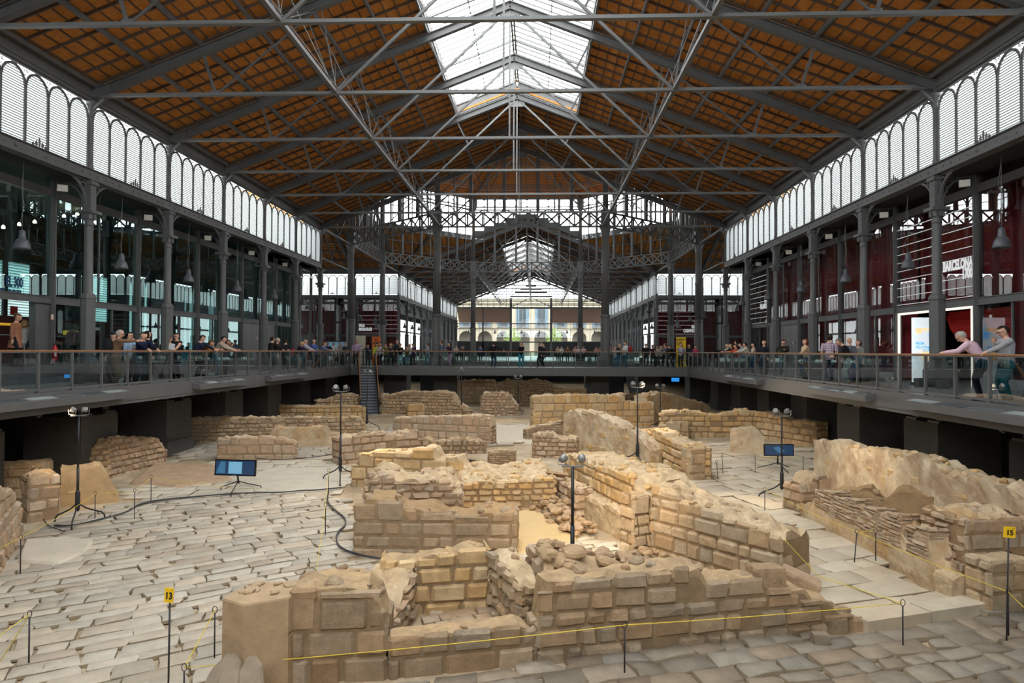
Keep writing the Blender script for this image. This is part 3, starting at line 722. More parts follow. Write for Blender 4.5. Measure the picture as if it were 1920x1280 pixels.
for sx, nm in ((-1, 'left'), (1, 'right')):
    struct(MB().bb(sx * 3.95 if False else sx * W, sx * 21.6, YE, YE + .2, -.1, 7.1), 'wall_far_end_' + nm, DARKW)
    m = MB(); text_into(m, 'MERCAT' if sx < 0 else 'MERCAT', .3, (sx * 3.05 - .75, YE - .17, 2.3), (1, 0, 0), bold=.012)
    if False: m.build('x', LETTER)
# ---- outside: pavement, sky-lit house beyond the far gable, trees
struct(MB().bb(-140, 140, -60, 260, -5.2, -5.0), 'floor_outside', mat('street', (.42, .40, .37), .9))
struct(MB().bb(-60, 60, YE + .3, 210, -.3, -.1), 'floor_street', mat('pale_street', (.3, .29, .27), .9))
CREAM = mat('cream_render', (.19, .165, .12), .9, var=.1, scale=.5); SHUT = mat('blue_shutter', (.055, .085, .105), .7); DGL = mat('dark_window', (.025, .032, .035), .3)
bl = empty('building', (0, 158, -.1), 0, 'cream house with blue shutters and arcade seen through the far gable', 'building')
m = MB(); holes = []
m.bb(-32, 32, 0, 8, 6.4, 13.6)
for k in range(-7, 8):
    m.bb(k * 4.45 - .55, k * 4.45 + .55, 0, 1.0, 0, 6.5)
m.bb(-32, 32, 3, 8, 0, 6.5, 1)
for k in range(-7, 7):
    cx = k * 4.45 + 2.225; r0 = 1.67
    for t in range(12):
        a0, a1 = PI * t / 12, PI * (t + 1) / 12; x0, z0, x1, z1 = cx + r0 * math.cos(a0), 4.2 + r0 * math.sin(a0), cx + r0 * math.cos(a1), 4.2 + r0 * math.sin(a1)
        m.add([(x0, 0, z0), (x0, 0, 6.5), (x1, 0, 6.5), (x1, 0, z1), (x0, 1, z0), (x1, 1, z1)], [(0, 1, 2, 3), (0, 3, 5, 4)])
m.bb(-32, 32, -.35, 0, 6.5, 6.8); m.build('wall', [CREAM, mat('arcade_shade', (.13, .115, .09), .9)], bl)
for k in range(-6, 7):
    cx = k * 4.45 + 2.225
    w_ = MB().bb(cx - .75, cx + .75, -.03, .03, 7.0, 11.4).build('window', DGL, bl)
    s_ = MB()
    for q in (-1, 1): s_.bb(cx + q * 1.15 - .38, cx + q * 1.15 + .38, -.1, -.02, 7.0, 11.4)
    s_.bb(cx - .04, cx + .04, -.06, 0, 7, 11.4); s_.build('shutter', SHUT, w_)
    b_ = MB().bb(cx - 1.5, cx + 1.5, -.9, 0, 6.75, 6.95)
    for q in range(21): b_.bb(cx - 1.5 + q * .15 - .01, cx - 1.5 + q * .15 + .01, -.9, -.87, 6.95, 8)
    b_.build('balcony', mat('balcony_grey', (.09, .095, .1), .6) if k == -6 else bpy.data.materials['balcony_grey'], w_)
LEAF = mat('street_tree_leaf', (.11, .17, .025), .7, isl=.3); TRUNK = mat('tree_trunk', (.14, .10, .07), .9)
def tree(x, y, h, lab):
    r = empty('street_tree', (x, y, -.1), 0, lab, 'tree', 'street trees beyond the far gable'); MB().tube([(0, 0, 0), (.1, 0, h * .5), (0, .1, h * .8)], [.18, .13, .06], 7).build('trunk', TRUNK, r)
    m = MB(); q = random.Random(int(x * 10))
    for _ in range(900):
        a, b, c = q.gauss(0, 1), q.gauss(0, 1), q.gauss(0, 1); l = math.sqrt(a * a + b * b + c * c) or 1; rr = 1.9 * q.random() ** .4
        p = Vector((a / l * rr, b / l * rr, h * .72 + c / l * rr * 1.2)); e = Vector((q.uniform(-1, 1), q.uniform(-1, 1), q.uniform(-.4, .4))).normalized() * .16; f = Vector((q.uniform(-1, 1), q.uniform(-1, 1), 1)).normalized() * .12
        m.add([p - e, p + f, p + e, p - f], [(0, 1, 2, 3)])
    m.build('foliage', LEAF, r)
tree(-4.2, 146, 5.6, 'small green street tree left of the far doorway'); tree(4.9, 146, 5.6, 'small green street tree right of the far doorway')

# ---- lettering on the glass
def lettering(lines, origin, ux, lab, size, mt=LETTER, stripes=None, align='RIGHT', lead=1.25):
    m = MB(); u = Vector(ux)
    for k, t in enumerate(lines):
        sz = size if isinstance(t, str) else t[1]; tt = t if isinstance(t, str) else t[0]
        text_into(m, tt, sz, Vector(origin) - Vector((0, 0, k * size * lead)), u, align=align, bold=.022 * sz / .4, wide=.6)
    if stripes:
        a, b, zs, n = stripes
        for z in zs: m.beam(Vector(a) + Vector((0, 0, z)), Vector(b) + Vector((0, 0, z)), .012, .018)
    return m.build('window_lettering', mt, label=lab, cat='lettering', group='lettering on the glass fronts')
zs = [3.03 + .335 * k for k in range(10)]
lettering(['BARCELONA', '1700'], (XF - .03, Y0 + .2, 4.03), (0, -1, 0), 'white BARCELONA 1700 lettering with thin stripes on the right glass front', .47, stripes=((XF - .03, Y0 + .1, 0), (XF - .03, Y0 + 4.9, 0), zs, 1), lead=.77)
lettering(['SALA', 'VILLARROEL'], (XF - .03, Y0 + 20.2, 4.3), (0, -1, 0), 'white room name lettering with stripes on the far right glass front', .42, stripes=((XF - .03, Y0 + 20.1, 0), (XF - .03, Y0 + 24.9, 0), zs, 1), lead=.9)
yy = YC1 + 1.24
lettering(['SALA', 'MORAGUES'], (at_y(673.2, 612, yy).x, yy, at_y(673, 612.2, yy).z), (1, 0, 0), 'white SALA MORAGUES lettering on the left transept glass', .47, align='LEFT', stripes=((-W - 5, yy, 0), (-W - .2, yy, 0), [3.1 + .5 * k for k in range(5)], 1), lead=.95)
lettering(['SALA', 'CASANOVA'], (at_y(1308.5, 615, yy).x, yy, at_y(1300, 615, yy).z), (1, 0, 0), 'white SALA CASANOVA lettering on the right transept glass', .5, stripes=((W + .3, yy, 0), (W + 4.9, yy, 0), [3.1 + .5 * k for k in range(6)], 1), lead=.9)
o = lettering(['EL 300', 'EL POBL'], (-XF + .03, at_x(41, 530, -XF).y, at_x(41, 538.5, -XF).z), (0, 1, 0), 'dark blue 300 lettering on the nearest left glass pane', .42, mt=mat('navy_lettering', (.01, .05, .11), .5), lead=.98)

# ---- lit doorway on the right and its sign
r = empty('lit_doorway', (XF - .02, Y0, 0), 0, 'doorway framed by a strip of white light in the right glass front', 'doorway')
m = MB(); m.bb(-.05, .03, .2, .25, 0, 2.7); m.bb(-.05, .03, 4.75, 4.8, 0, 2.7); m.bb(-.05, .03, .2, 4.8, 2.62, 2.72); m.build('light_strip', emis('strip_light', (1, .93, .80), .5), r)
r = empty('theatre_drape', (17.6, Y0 + .3, 0), 0, 'red swagged drape inside the lit doorway', 'drape')
m = MB(); vs = []; NX, NZ = 40, 10
for k in range(NX + 1):
    t = k / NX; ph = (t * 2) % 1; sag = .35 + .75 * math.sin(PI * ph) ** .8
    for q in range(NZ + 1): vs.append((.08 * math.sin(q * 2.2 + 3 * math.sin(PI * ph)), t * 4.4, 2.75 - sag * q / NZ))
m.add(vs, [(k * (NZ + 1) + q, (k + 1) * (NZ + 1) + q, (k + 1) * (NZ + 1) + q + 1, k * (NZ + 1) + q + 1) for k in range(NX) for q in range(NZ)], 0, True); m.build('cloth', mat('scarlet_cloth', (.35, .012, .01), .7, emit=(.5, .02, .01), estr=.02), r)
m = MB()
for k in range(26): m.box((19.5 + rnd.uniform(-.2, .2), Y0 + .3 + k * .17, 1.72 + rnd.uniform(-.03, .03)), (.05, .13, .09))
m.build('light_strip_sign', emis('yellow_lights', (1, .62, .04), .45), label='row of small yellow lights glowing deep inside the lit doorway', cat='lights')
struct(MB().bb(20.9, 21, Y0 - 3, Y0 + 8, 0, 7), 'wall_doorway', BLACK)
def panel_sign(name, x0, x1, y, z0, z1, face, lab, depth=.12, foot=True, cat='sign'):
    r = empty(name, ((x0 + x1) / 2, y, 0), 0, lab, cat); w = x1 - x0
    MB().bb(-w / 2, w / 2, 0, depth, z0, z1).build('panel', face, r)
    if foot: MB().bb(-w / 2 + .03, w / 2 - .03, -.12, depth + .12, 0, z0 if z0 > .02 else .03).build('foot', BLACK, r)
    return r, w
PXW = at_y(1713, 700, 23.75).x
r, w = panel_sign('light_box', PXW, PXW + .82, 23.75, .1, at_y(1713, 595, 23.75).z, mat('light_box_face', (.8, .86, .9), .4, emit=(.86, .95, 1), estr=.27), 'tall white light box sign beside the lit doorway on the right')
GOLD = mat('gold_print', (.75, .50, .15), .5, emit=(.9, .6, .2), estr=.35); BLUEP = mat('blue_print', (.1, .42, .75), .5, emit=(.1, .45, .8), estr=.35)
m = MB(); zt = at_y(1720, 617, 23.75).z
for k, (t, py, c, dx) in enumerate((('BARCELONA', 620, 0, .07), ('1700', 625.6, 0, .07), ('FROM', 646, 1, .07), ('ITS STONES,', 653.4, 1, .07), ('ITS PEOPLE', 660, 1, .3))):
    text_into(m, t, .135, (-w / 2 + dx, -.006, at_y(1720, py, 23.75).z), (1, 0, 0), m=c, bold=.005, wide=.78)
for k in range(40):
    q = random.Random(k); a = q.uniform(0, 6.28); l = q.uniform(.1, .3); c = Vector((-w / 2 + .42 + q.uniform(-.15, .1), -.006, .95 + q.uniform(-.12, .2))); m.beam(c, c + Vector((math.cos(a) * l, 0, abs(math.sin(a)) * l)), .004, .012, 0)
    c = Vector((-w / 2 + .68 + q.uniform(-.1, .1), -.006, 1.72 + q.uniform(-.1, .15))); m.beam(c, c + Vector((math.cos(a) * l * .6, 0, math.sin(a) * l)), .004, .012, 1)
m.build('print', [GOLD, BLUEP], r)
text_into(MB(), 'E', .1, (0, 0, 0), (1, 0, 0)) if False else None
m = MB(); text_into(m, 'EL', .17, (w * .13, -.006, .5), (1, 0, 0), bold=.006); m.build('pink_print', mat('pink_print', (.8, .05, .2), .5), r)
# yellow, orange and beige banners near the bridge
yb = 50.6
def banner(px0, px1, pyt, pyb, y, face, lab, lines, ink, cat='banner'):
    x0, x1 = at_y(px0, 660, y).x, at_y(px1, 660, y).x; z1 = at_y(px0, pyt, y).z; r, w = panel_sign('banner', x0, x1, y, .03, z1, face, lab, .05, True, cat)
    m = MB()
    for (t, fx, fz, sz) in lines: text_into(m, t, sz, (-w / 2 + fx * w, -.006, .03 + fz * (z1 - .03)), (1, 0, 0), bold=sz * .04, wide=.85)
    m.build('print', ink, r); return r, w, z1
INK = mat('black_ink', (.02, .02, .02), .6)
r, w, z1 = banner(1268, 1286, 632, 683, 47.3, YELLOW, 'tall yellow banner behind the man with folded arms at the bridge end', [('EL BORNET', .07, .9, .13), ('UN PASSEIG', .07, .83, .085), ('PEL BARRI', .07, .78, .085), ('DE RIBERA', .07, .73, .085)], INK)
m = MB(); m.bb(-w * .25, w * .42, -.012, -.002, .55, 1.18); m.bb(w * .05, w * .42, -.012, -.002, .2, .45); m.build('map_print', WHITE, r)
banner(698, 713, 631, 690, 50.2, mat('orange_sign', (.85, .17, .02), .5), 'orange banner standing behind the crowd at the head of the stairs', [('BA', .3, .84, .25), ('EUROPA', .12, .74, .22), ('1714', .35, .55, .1)], INK)
banner(667, 685, 629, 690, 49.9, mat('beige_sign', (.62, .56, .42), .6), 'beige poster banner behind the man in the lilac shirt', [('EXPO', .2, .6, .2), ('AGO', .2, .45, .28), ('LLIG', .2, .25, .28)], mat('grey_ink', (.22, .2, .17), .6))
r = empty('projection_screen', (at_y(633, 660, 70).x, 70, 0), 0, 'wide blue lit screen behind the visitors at the left corner', 'screen')
MB().bb(-1.35, 1.2, 0, .1, .5, 2.0).build('panel', mat('blue_screen', (.15, .3, .42), .4, emit=(.2, .42, .6), estr=.1), r); MB().bb(-1.45, 1.3, .1, .2, 0, 2.1).build('frame', BLACK, r)
# blue screen below the bridge
o = MB().bb(-.28, .28, 0, .06, -.14, .14).build('display_screen', mat('blue_display', (.05, .25, .6), .4, emit=(.03, .3, .85), estr=.4), loc=at_y(1266.5, 711.5, 50.5)); tag(o, 'small bright blue screen in the dark below the bridge', 'screen')

# ---- pendant lamps, floodlights
def pendant_proto():
    r = empty('pendant_lamp'); MB().lathe([(.035, .62), (.05, .60), (.085, .57), (.095, .45), (.10, .42), (.10, .34), (.15, .30), (.20, .20), (.232, .06), (.24, 0), (.232, 0.005), (.19, .18), (.1, .3)], n=22).build('shade', LAMPGREY, r)
    MB().tube([(0, 0, .6), (.0, 0, 2.75)], .008, 6).build('rod', ALU, r)
    m = MB(); m.tube([(0, 0, .6), (-.1, .05, .9), (.06, -.02, 1.4), (-.07, .03, 1.9), (.02, 0, 2.75)], .009, 6); m.build('cord', LAMPGREY, r)
    MB().lathe([(.02, .2), (.06, .14), (.07, .09), (.03, .03)], n=10).build('bulb', mat('bulb_glass', (.8, .7, .5), .3), r); return r
PP = pendant_proto(); pu_ = [0]
for j in range(-1, 5):
    for s, nm in ((-1, 'left'), (1, 'right')):
        place(PP, pu_, (s * 14.85, Y0 + BAY * (j + .5), 4.22), 0, 'grey bell pendant lamp, %s from the front before the %s glass wall' % (ORD[j + 1], nm), 'pendant lamp', 'grey bell pendant lamps')
for k in range(0, 6):
    for s, nm in ((-1, 'left'), (1, 'right')):
        place(PP, pu_, (s * 15.2, YC1 + BAY * (k + .5), 3.9), 0, 'grey bell pendant lamp, %s beyond the crossing along the %s aisle' % (ORD[k], nm), 'pendant lamp', 'grey bell pendant lamps')
for i, (px, py) in enumerate(((576, 571), (645, 577), (645, 590), (676, 594), (703, 598), (706, 607), (723, 602), (770, 579))):
    p = at_y(px, py + 8, YC1 - 1.5 - (i % 3)); place(PP, pu_, p, 0, 'small grey bell pendant lamp, %s from the left in the left transept' % ORD[i], 'pendant lamp', 'grey bell pendant lamps')
for i, (px, py) in enumerate(((1270, 600), (1272, 607), (1294, 594), (1319, 579), (1320, 588), (1350, 582), (1382, 575), (1182, 580))):
    p = at_y(px, py + 8, YC1 - 1.5 - (i % 3)); place(PP, pu_, p, 0, 'small grey bell pendant lamp, %s in the right transept' % ORD[i], 'pendant lamp', 'grey bell pendant lamps')
for i, px in enumerate((879, 928, 978, 1011, 1063, 1115)):
    p = at_y(px, 625, 118); place(PP, pu_, p, 0, 'tiny dark pendant lamp, %s from the left before the far end wall' % ORD[i], 'pendant lamp', 'grey bell pendant lamps')
def flood_proto():
    r = empty('floodlight'); MB().bb(-.16, .16, -.06, .06, -.12, .12).build('housing', BLACK, r)
    MB().bb(-.15, .15, -.068, -.06, -.11, .11).build('lens', mat('flood_lens', (.36, .32, .25), .3), r); MB().tube([(-.18, 0, 0), (-.18, 0, .2), (.18, 0, .2), (.18, 0, 0)], .012, 6).build('yoke', BLACK, r); return r
FP = flood_proto(); fu = [0]
for k in range(-1, 5):
    for s, nm in ((-1, 'left'), (1, 'right')):
        place(FP, fu, (s * 14.85, Y0 + BAY * k - .75 if s < 0 else Y0 + BAY * k - .8, 6.55), -s * .5, 'square floodlight under the girder by the %s column of the %s row' % (ORD[k] if k >= 0 else 'nearest', nm), 'floodlight', 'square floodlights under the girders')

# ---- the cafe on the left platform
m = MB(); BX = -18.6
r = empty('bar_shelf', (BX, 18.6, .57), 0, 'dark wine shelf standing in the cafe at the far left', 'shelf')
m.bb(-.2, .2, -1.6, 1.6, 0, 1.0); 
for z in (1.25, 1.75, 2.2): m.bb(-.2, .2, -1.6, 1.6, z, z + .03)
m.bb(-.2, -.17, -1.6, 1.6, 0, 1.8); m.build('frame', DARKW, r)
def bottle_proto():
    o = MB().lathe([(.036, 0), (.038, .02), (.038, .19), (.015, .25), (.014, .31), (.016, .315)], n=10).build('bottle', mat('bottle_glass', (.02, .03, .03), .15, spec=.7)); MB().lathe([(.0385, .06), (.0385, .15)], n=10).build('bottle_label', WHITE, o); return o
BO = bottle_proto(); bou = [0]
for k in range(14): place(BO, bou, (BX, 17.6 + (k % 7) * .17, .57 + (1.28 if k < 7 else 1.78)), k, 'dark wine bottle on the %s shelf of the cafe at far left' % ('lower' if k < 7 else 'upper'), 'bottle', 'wine bottles on the %s shelf' % ('lower' if k < 7 else 'upper'))
def stool_proto():
    r = empty('bar_stool'); MB().bb(-.16, .16, -.16, .16, .72, .75).build('seat', ALU, r)
    for a in (-1, 1):
        for b in (-1, 1): MB().beam((a * .13, b * .13, .73), (a * .2, b * .2, 0), .045, .03).build('leg', ALU, r)
    m = MB(); m.beam((-.17, -.17, .25), (.17, -.17, .25), .03, .02); m.beam((-.17, .17, .25), (.17, .17, .25), .03, .02); m.build('stretcher', ALU, r); return r
SP = stool_proto(); su = [0]
for i, (px, d) in enumerate(((40, .0), (64, .3), (125, .1))):
    p = at_x(px, 665, -16.35 - d); place(SP, su, (p.x, p.y, .57), .3, ['metal bar stool under the woman in the white cardigan', 'empty looking metal bar stool beside the grey pillar at far left', 'metal bar stool under the woman in the pink jumper'][i], 'stool', 'metal bar stools')
r = empty('bar_table', (-17.2, 21.6, .57), 0, 'long high table behind the cafe glass on the left', 'table')
MB().bb(-.3, .3, -3.2, 4.5, 1.02, 1.06).build('tabletop', mat('table_grey', (.3, .32, .33), .4), r)
for a in (-3, 0, 4.3): MB().bb(-.22, .22, a - .03, a + .03, 0, 1.02).build('leg', WOODRAIL, r)
r = empty('back_bar', (-20.6, 28, .57), 0, 'dark red back bar cabinet with yellow lamps inside the left cafe', 'bar'); MB().bb(-.4, .4, -9, 6, 0, 1.9).build('cabinet', mat('maroon_wood', (.10, .015, .012), .5), r); MB().bb(.41, .43, -3, -1, 1.5, 1.6).bb(.41, .43, 1.5, 2.5, 1.2, 1.4).build('yellow_lamp', emis('bar_yellow', (1, .6, .06), .22), r)
p = at_x(103, 665, -15.45)
r = empty('fire_extinguisher', (p.x, p.y, .72), 0, 'red fire extinguisher by the grey pillar at far left', 'fire extinguisher'); MB().lathe([(.075, 0), (.085, .03), (.085, .42), (.04, .5), (.03, .56)], n=14).build('cylinder', mat('red_enamel', (.5, .01, .02), .3), r)
MB().box((.06, -.06, .27), (.06, .06, .22), .785).build('paper_label', WHITE, r); MB().beam((0, 0, .55), (.02, -.12, .6), .03, .03).build('valve', BLACK, r)
o = MB().bb(-.01, .01, -.16, .16, -.16, .16).build('safety_sign', [mat('red_safety', (.5, .02, .02), .5)], loc=at_x(26, 582, -17.5)); tag(o, 'red and white square safety sign inside the cafe at far left', 'sign')
for nm, px, py, x in (('left cafe pillar', 98, 594, -15.62), ('grey panel on the left front', 482, 634, -15.66), ('grey panel on the right front', 1487, 643, 15.66)):
    o = MB().bb(-.006, .006, -.06, .06, -.09, .09).build('wall_notice', mat('notice_' + nm[:4], (.7, .5, .42), .5), loc=at_x(px, py, x)); tag(o, 'small upright notice stuck on the ' + nm, 'notice')
for i, (px, py) in enumerate(((145, 403), (120, 407), (65, 418), (36, 423), (6, 428), (181, 387))):
    p = at_x(px, py, -18.5); o = MB().lathe([(.02, .12), (.05, .08), (.06, .03), (.055, 0)], n=10).build('spot_lamp', BULB, loc=p); tag(o, 'warm glowing spot lamp, %s of the row under the cafe ceiling' % ORD[i], 'lamp', 'glowing spots under the cafe ceiling')
    MB().tube([(0, 0, .1), (0, 0, .35)], .012, 6).build('stem', BLACK, o)
# ================================================================== EXCAVATION: GROUND, PAVING, RUINED WALLS
def nz(x, y, z=0.0, s=1.0): return noise.noise(Vector((x * s, y * s, z * s)))
# earth floor of the whole excavation
m = MB(); NXg, NYg = 96, 200
vs = []
for j in range(NYg + 1):
    y = -1.5 + j * (78.2 / NYg)
    for i in range(NXg + 1):
        x = -17.2 + i * (34.4 / NXg); vs.append((x, y, gz(y) - .05 + .025 * nz(x, y, 0, .9) + .018 * nz(x, y, 5, 3)))
m.add(vs, [(j * (NXg + 1) + i, j * (NXg + 1) + i + 1, (j + 1) * (NXg + 1) + i + 1, (j + 1) * (NXg + 1) + i) for j in range(NYg) for i in range(NXg)], 0, True)
struct(m, 'floor', EARTH)
def inside(p, poly):
    x, y = p; c = False; n = len(poly)
    for i in range(n):
        x1, y1 = poly[i]; x2, y2 = poly[(i + 1) % n]
        if (y1 > y) != (y2 > y) and x < (x2 - x1) * (y - y1) / (y2 - y1) + x1: c = not c
    return c
def gpoly(pp): return [(gnd(*p).x, gnd(*p).y) for p in pp]
def paving(name, poly, d0, d1, row, ln, mt, dz=0.0, thick=.032, gap=.007, jit=.03, seed=1, tilt=.006, rowvar=.25):
    """paving stones in staggered rows; d0 -> d1 (two picture points) gives the direction of the rows"""
    P = gpoly(poly); a = gnd(*d0); b = gnd(*d1); u = Vector((b.x - a.x, b.y - a.y)).normalized(); v = Vector((-u.y, u.x)); q = random.Random(seed)
    us = [Vector(p).dot(u) for p in P]; vs_ = [Vector(p).dot(v) for p in P]; m = MB(); t = min(vs_) - row
    wv = lambda s, t: .10 * nz(s, t, seed, .35)
    while t < max(vs_):
        h = row * q.uniform(1 - rowvar, 1 + rowvar); s = min(us) - q.random() * ln
        while s < max(us):
            l = ln * q.uniform(.55, 1.45); c = u * (s + l / 2) + v * (t + h / 2)
            if inside(c, P):
                g = gap * q.uniform(.6, 1.6); sk = q.uniform(-.06, .1)
                cs = [(s + g, t + g), (s + l / 2, t + g), (s + l - g, t + g), (s + l - g + sk * .5, t + h / 2), (s + l - g + sk, t + h - g), (s + l / 2 + sk, t + h - g), (s + g + sk, t + h - g), (s + g + sk * .5, t + h / 2)]
                tz = [q.uniform(-tilt, tilt) for _ in range(4)]; base = q.uniform(-.008, .012)
                o_, i_ = [], []; cx = s + l / 2; cy = t + h / 2
                for k, (aa, bb) in enumerate(cs):
                    aa += q.uniform(-jit, jit); bb += q.uniform(-jit, jit) * .7; w_ = wv(aa, bb)
                    p = u * aa + v * (bb + w_); o_.append((p.x, p.y, gz(p.y) + dz - .035))
                    k2 = .945 if min(l, h) > .3 else .91
                    p = u * (cx + (aa - cx) * k2) + v * (cy + (bb - cy) * k2 + w_); zz = base + tz[0] * (aa - cx) / l * 2 + tz[1] * (bb - cy) / h * 2
                    i_.append((p.x, p.y, gz(p.y) + dz + thick * .55 + zz))
                md = [((x1 * .62 + x2 * .38), (y1 * .62 + y2 * .38), (z2 - thick * .24)) for (x1, y1, z1), (x2, y2, z2) in zip(o_, i_)]
                p = u * cx + v * (cy + wv(cx, cy)); ctr = (p.x, p.y, gz(p.y) + dz + thick * .55 + base + .008)
                fs = []
                for k in range(8):
                    k2 = (k + 1) % 8; fs += [(8 + k, 8 + k2, 16 + k2, 16 + k), (16 + k, 16 + k2, 24)]
                m.add(o_ + md + i_ + [ctr], fs, 0, True); b0 = len(m.v) - 25
                for k in range(8): m.f.append([b0 + k, b0 + (k + 1) % 8, b0 + 8 + (k + 1) % 8, b0 + 8 + k]); m.m.append(1); m.sm.append(False)
            s += l
        t += h
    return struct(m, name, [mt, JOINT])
paving('floor_street_left', [(-60, 1330), (-60, 1090), (40, 1010), (120, 965), (215, 945), (330, 930), (480, 928), (600, 925), (655, 940), (662, 1040), (716, 1065), (730, 1130), (420, 1140), (400, 1330)], (135, 1212), (210, 1197), .36, .62, PAVER, seed=3)
paving('floor_terrace', [(215, 938), (300, 880), (400, 862), (640, 862), (660, 930), (480, 926), (330, 928)], (300, 900), (560, 895), .5, .8, PALE, dz=-.025, seed=4, jit=.01, tilt=.004, gap=.006)
paving('floor_lane', [(312, 866), (330, 828), (690, 812), (760, 796), (1010, 792), (1000, 828), (640, 860), (400, 860)], (420, 850), (640, 842), .55, .85, PAVER, seed=5, jit=.02, tilt=.006)
paving('floor_street_right', [(1440, 1010), (1300, 905), (1280, 868), (1270, 835), (1370, 835), (1430, 850), (1535, 840), (1540, 900), (1520, 950), (1570, 995), (1790, 1112), (1858, 1134), (1640, 1172), (1560, 1130), (1480, 1110)], (1560, 1095), (1690, 1075), .62, 1.0, SLABM, dz=.05, thick=.04, seed=6, jit=.03, tilt=.008, gap=.006)
paving('floor_cobbles', [(640, 1340), (700, 1290), (1000, 1248), (1630, 1176), (1845, 1146), (1985, 1120), (1985, 1340)], (1540, 1225), (1680, 1205), .40, .56, PAVERD, seed=8, jit=.05, tilt=.02, gap=.010, thick=.055)
paving('floor_room', [(968, 1062), (970, 1040), (1040, 1015), (1110, 1000), (1180, 1030), (1240, 1062), (1250, 1085), (975, 1085)], (1060, 1040), (1130, 1030), .36, .5, SLABM, seed=9, jit=.05, tilt=.012)
paving('floor_cell', [(790, 1170), (800, 1140), (912, 1140), (940, 1175), (960, 1195), (800, 1200)], (810, 1160), (880, 1146), .26, .26, STONEP, seed=10, jit=.008, tilt=.006, gap=.006)
def patch(name, poly, mt, dz=.02, amp=.012):
    P = gpoly(poly); m = MB(); c = Vector((sum(p[0] for p in P) / len(P), sum(p[1] for p in P) / len(P))); n = 10
    ring = []
    for i in range(len(P)):
        a, b = Vector(P[i]), Vector(P[(i + 1) % len(P)])
        for k in range(6): ring.append(a.lerp(b, k / 6))
    vs = []
    for j in range(n + 1):
        t = (j / n) ** .6
        for p in ring:
            q = c.lerp(p, t); q += (q - c).normalized() * .12 * nz(q.x, q.y, 3, 1.5) if j == n else Vector((0, 0)); vs.append((q.x, q.y, gz(q.y) + dz * (1 if j < n else -2) + amp * nz(q.x, q.y, 0, 4)))
    R = len(ring); m.add(vs, [(j * R + i, j * R + (i + 1) % R, (j + 1) * R + (i + 1) % R, (j + 1) * R + i) for j in range(n) for i in range(R)], 0, True); return struct(m, name, mt)
patch('floor_sand', [(962, 1045), (966, 960), (1000, 953), (1045, 985), (1090, 1008), (1040, 1035)], SAND, .06)
patch('floor_pale', [(915, 828), (925, 798), (1010, 796), (1000, 830)], PALE, .06)
patch('floor_plaster', [(30, 1058), (45, 1015), (130, 1010), (178, 1018), (160, 1040), (110, 1062)], PALE, .075)
patch('floor_sand_right', [(1755, 1100), (1740, 1052), (1800, 1034), (1812, 1090), (1806, 1118)], SAND, .06)
patch('floor_dust', [(420, 905), (500, 880), (640, 875), (640, 918), (520, 924)], PALE, .06)
patch('floor_red_earth', [(240, 905), (290, 868), (400, 872), (440, 900), (330, 915)], mat('red_earth', (.44, .30, .185), .95, var=.25, scale=3, bump=.5), .06)

# ---- ruined walls
def lump(mb, c, r, q, m=0, flat=.7, nseg=7, nring=5):
    """an irregular broken stone with flat facets"""
    sx, sy, sz = r * q.uniform(.85, 1.4), r * q.uniform(.7, 1.1), r * flat * q.uniform(.7, 1.2); R = Euler((q.uniform(-.25, .25), q.uniform(-.25, .25), q.uniform(0, 6.28))).to_matrix()
    nseg = q.choice((5, 6, 6, 7)); ang = sorted([2 * PI * (i + q.uniform(-.3, .3)) / nseg for i in range(nseg)]); rad = [q.uniform(.82, 1.18) for _ in range(nseg)]; vs = []; tx, ty = q.uniform(-.35, .35), q.uniform(-.35, .35)
    for k, (z, f) in enumerate(((-1, .8), (-.1, 1.0), (.55, .93), (1, .62))):
        for i in range(nseg):
            x = math.cos(ang[i]) * rad[i] * f * q.uniform(.93, 1.07); y = math.sin(ang[i]) * rad[i] * f * q.uniform(.93, 1.07); vs.append(Vector(c) + R @ Vector((x * sx, y * sy, (z + (tx * x + ty * y if k > 1 else 0) + q.uniform(-.08, .08)) * sz)))
    fs = [(k * nseg + i, k * nseg + (i + 1) % nseg, (k + 1) * nseg + (i + 1) % nseg, (k + 1) * nseg + i) for k in range(3) for i in range(nseg)]
    fs += [tuple(range(nseg))[::-1], tuple(3 * nseg + i for i in range(nseg))]; mb.add(vs, fs, m, False)
JOINT_SHADE = {n_: mat('joint_' + n_, c_, .95, var=.25, scale=5, bump=.4) for n_, c_ in (('lime_mortar', (.30, .205, .115)), ('earth_mortar', (.25, .17, .095)), ('old_plaster', (.30, .19, .10)), ('pale_plaster', (.34, .245, .15)), ('brown_plaster', (.26, .175, .10)))}  # darker twins of the mortars: shade in the recessed joints painted as colour
STY = {'flush': (.33, .52, .025, .006, .012, .97),   # course height, stone length, corner jitter, gap, proud, share of stones present
    'ashlar': (.37, .66, .012, .006, .03, .99), 'block': (.27, .44, .018, .007, .035, .98), 'rubble': (.18, .29, .028, .009, .04, .97), 'brick': (.075, .28, .004, .004, .012, .97), 'plaster': (.26, .42, .035, .01, .015, .22), 'bare': (.2, .3, .04, .02, .02, .05), 'big': (.62, .85, .01, .006, .015, 1.0)}
REC = {'flush': .022, 'ashlar': .032, 'block': .042, 'rubble': .055, 'brick': .025, 'big': .03}
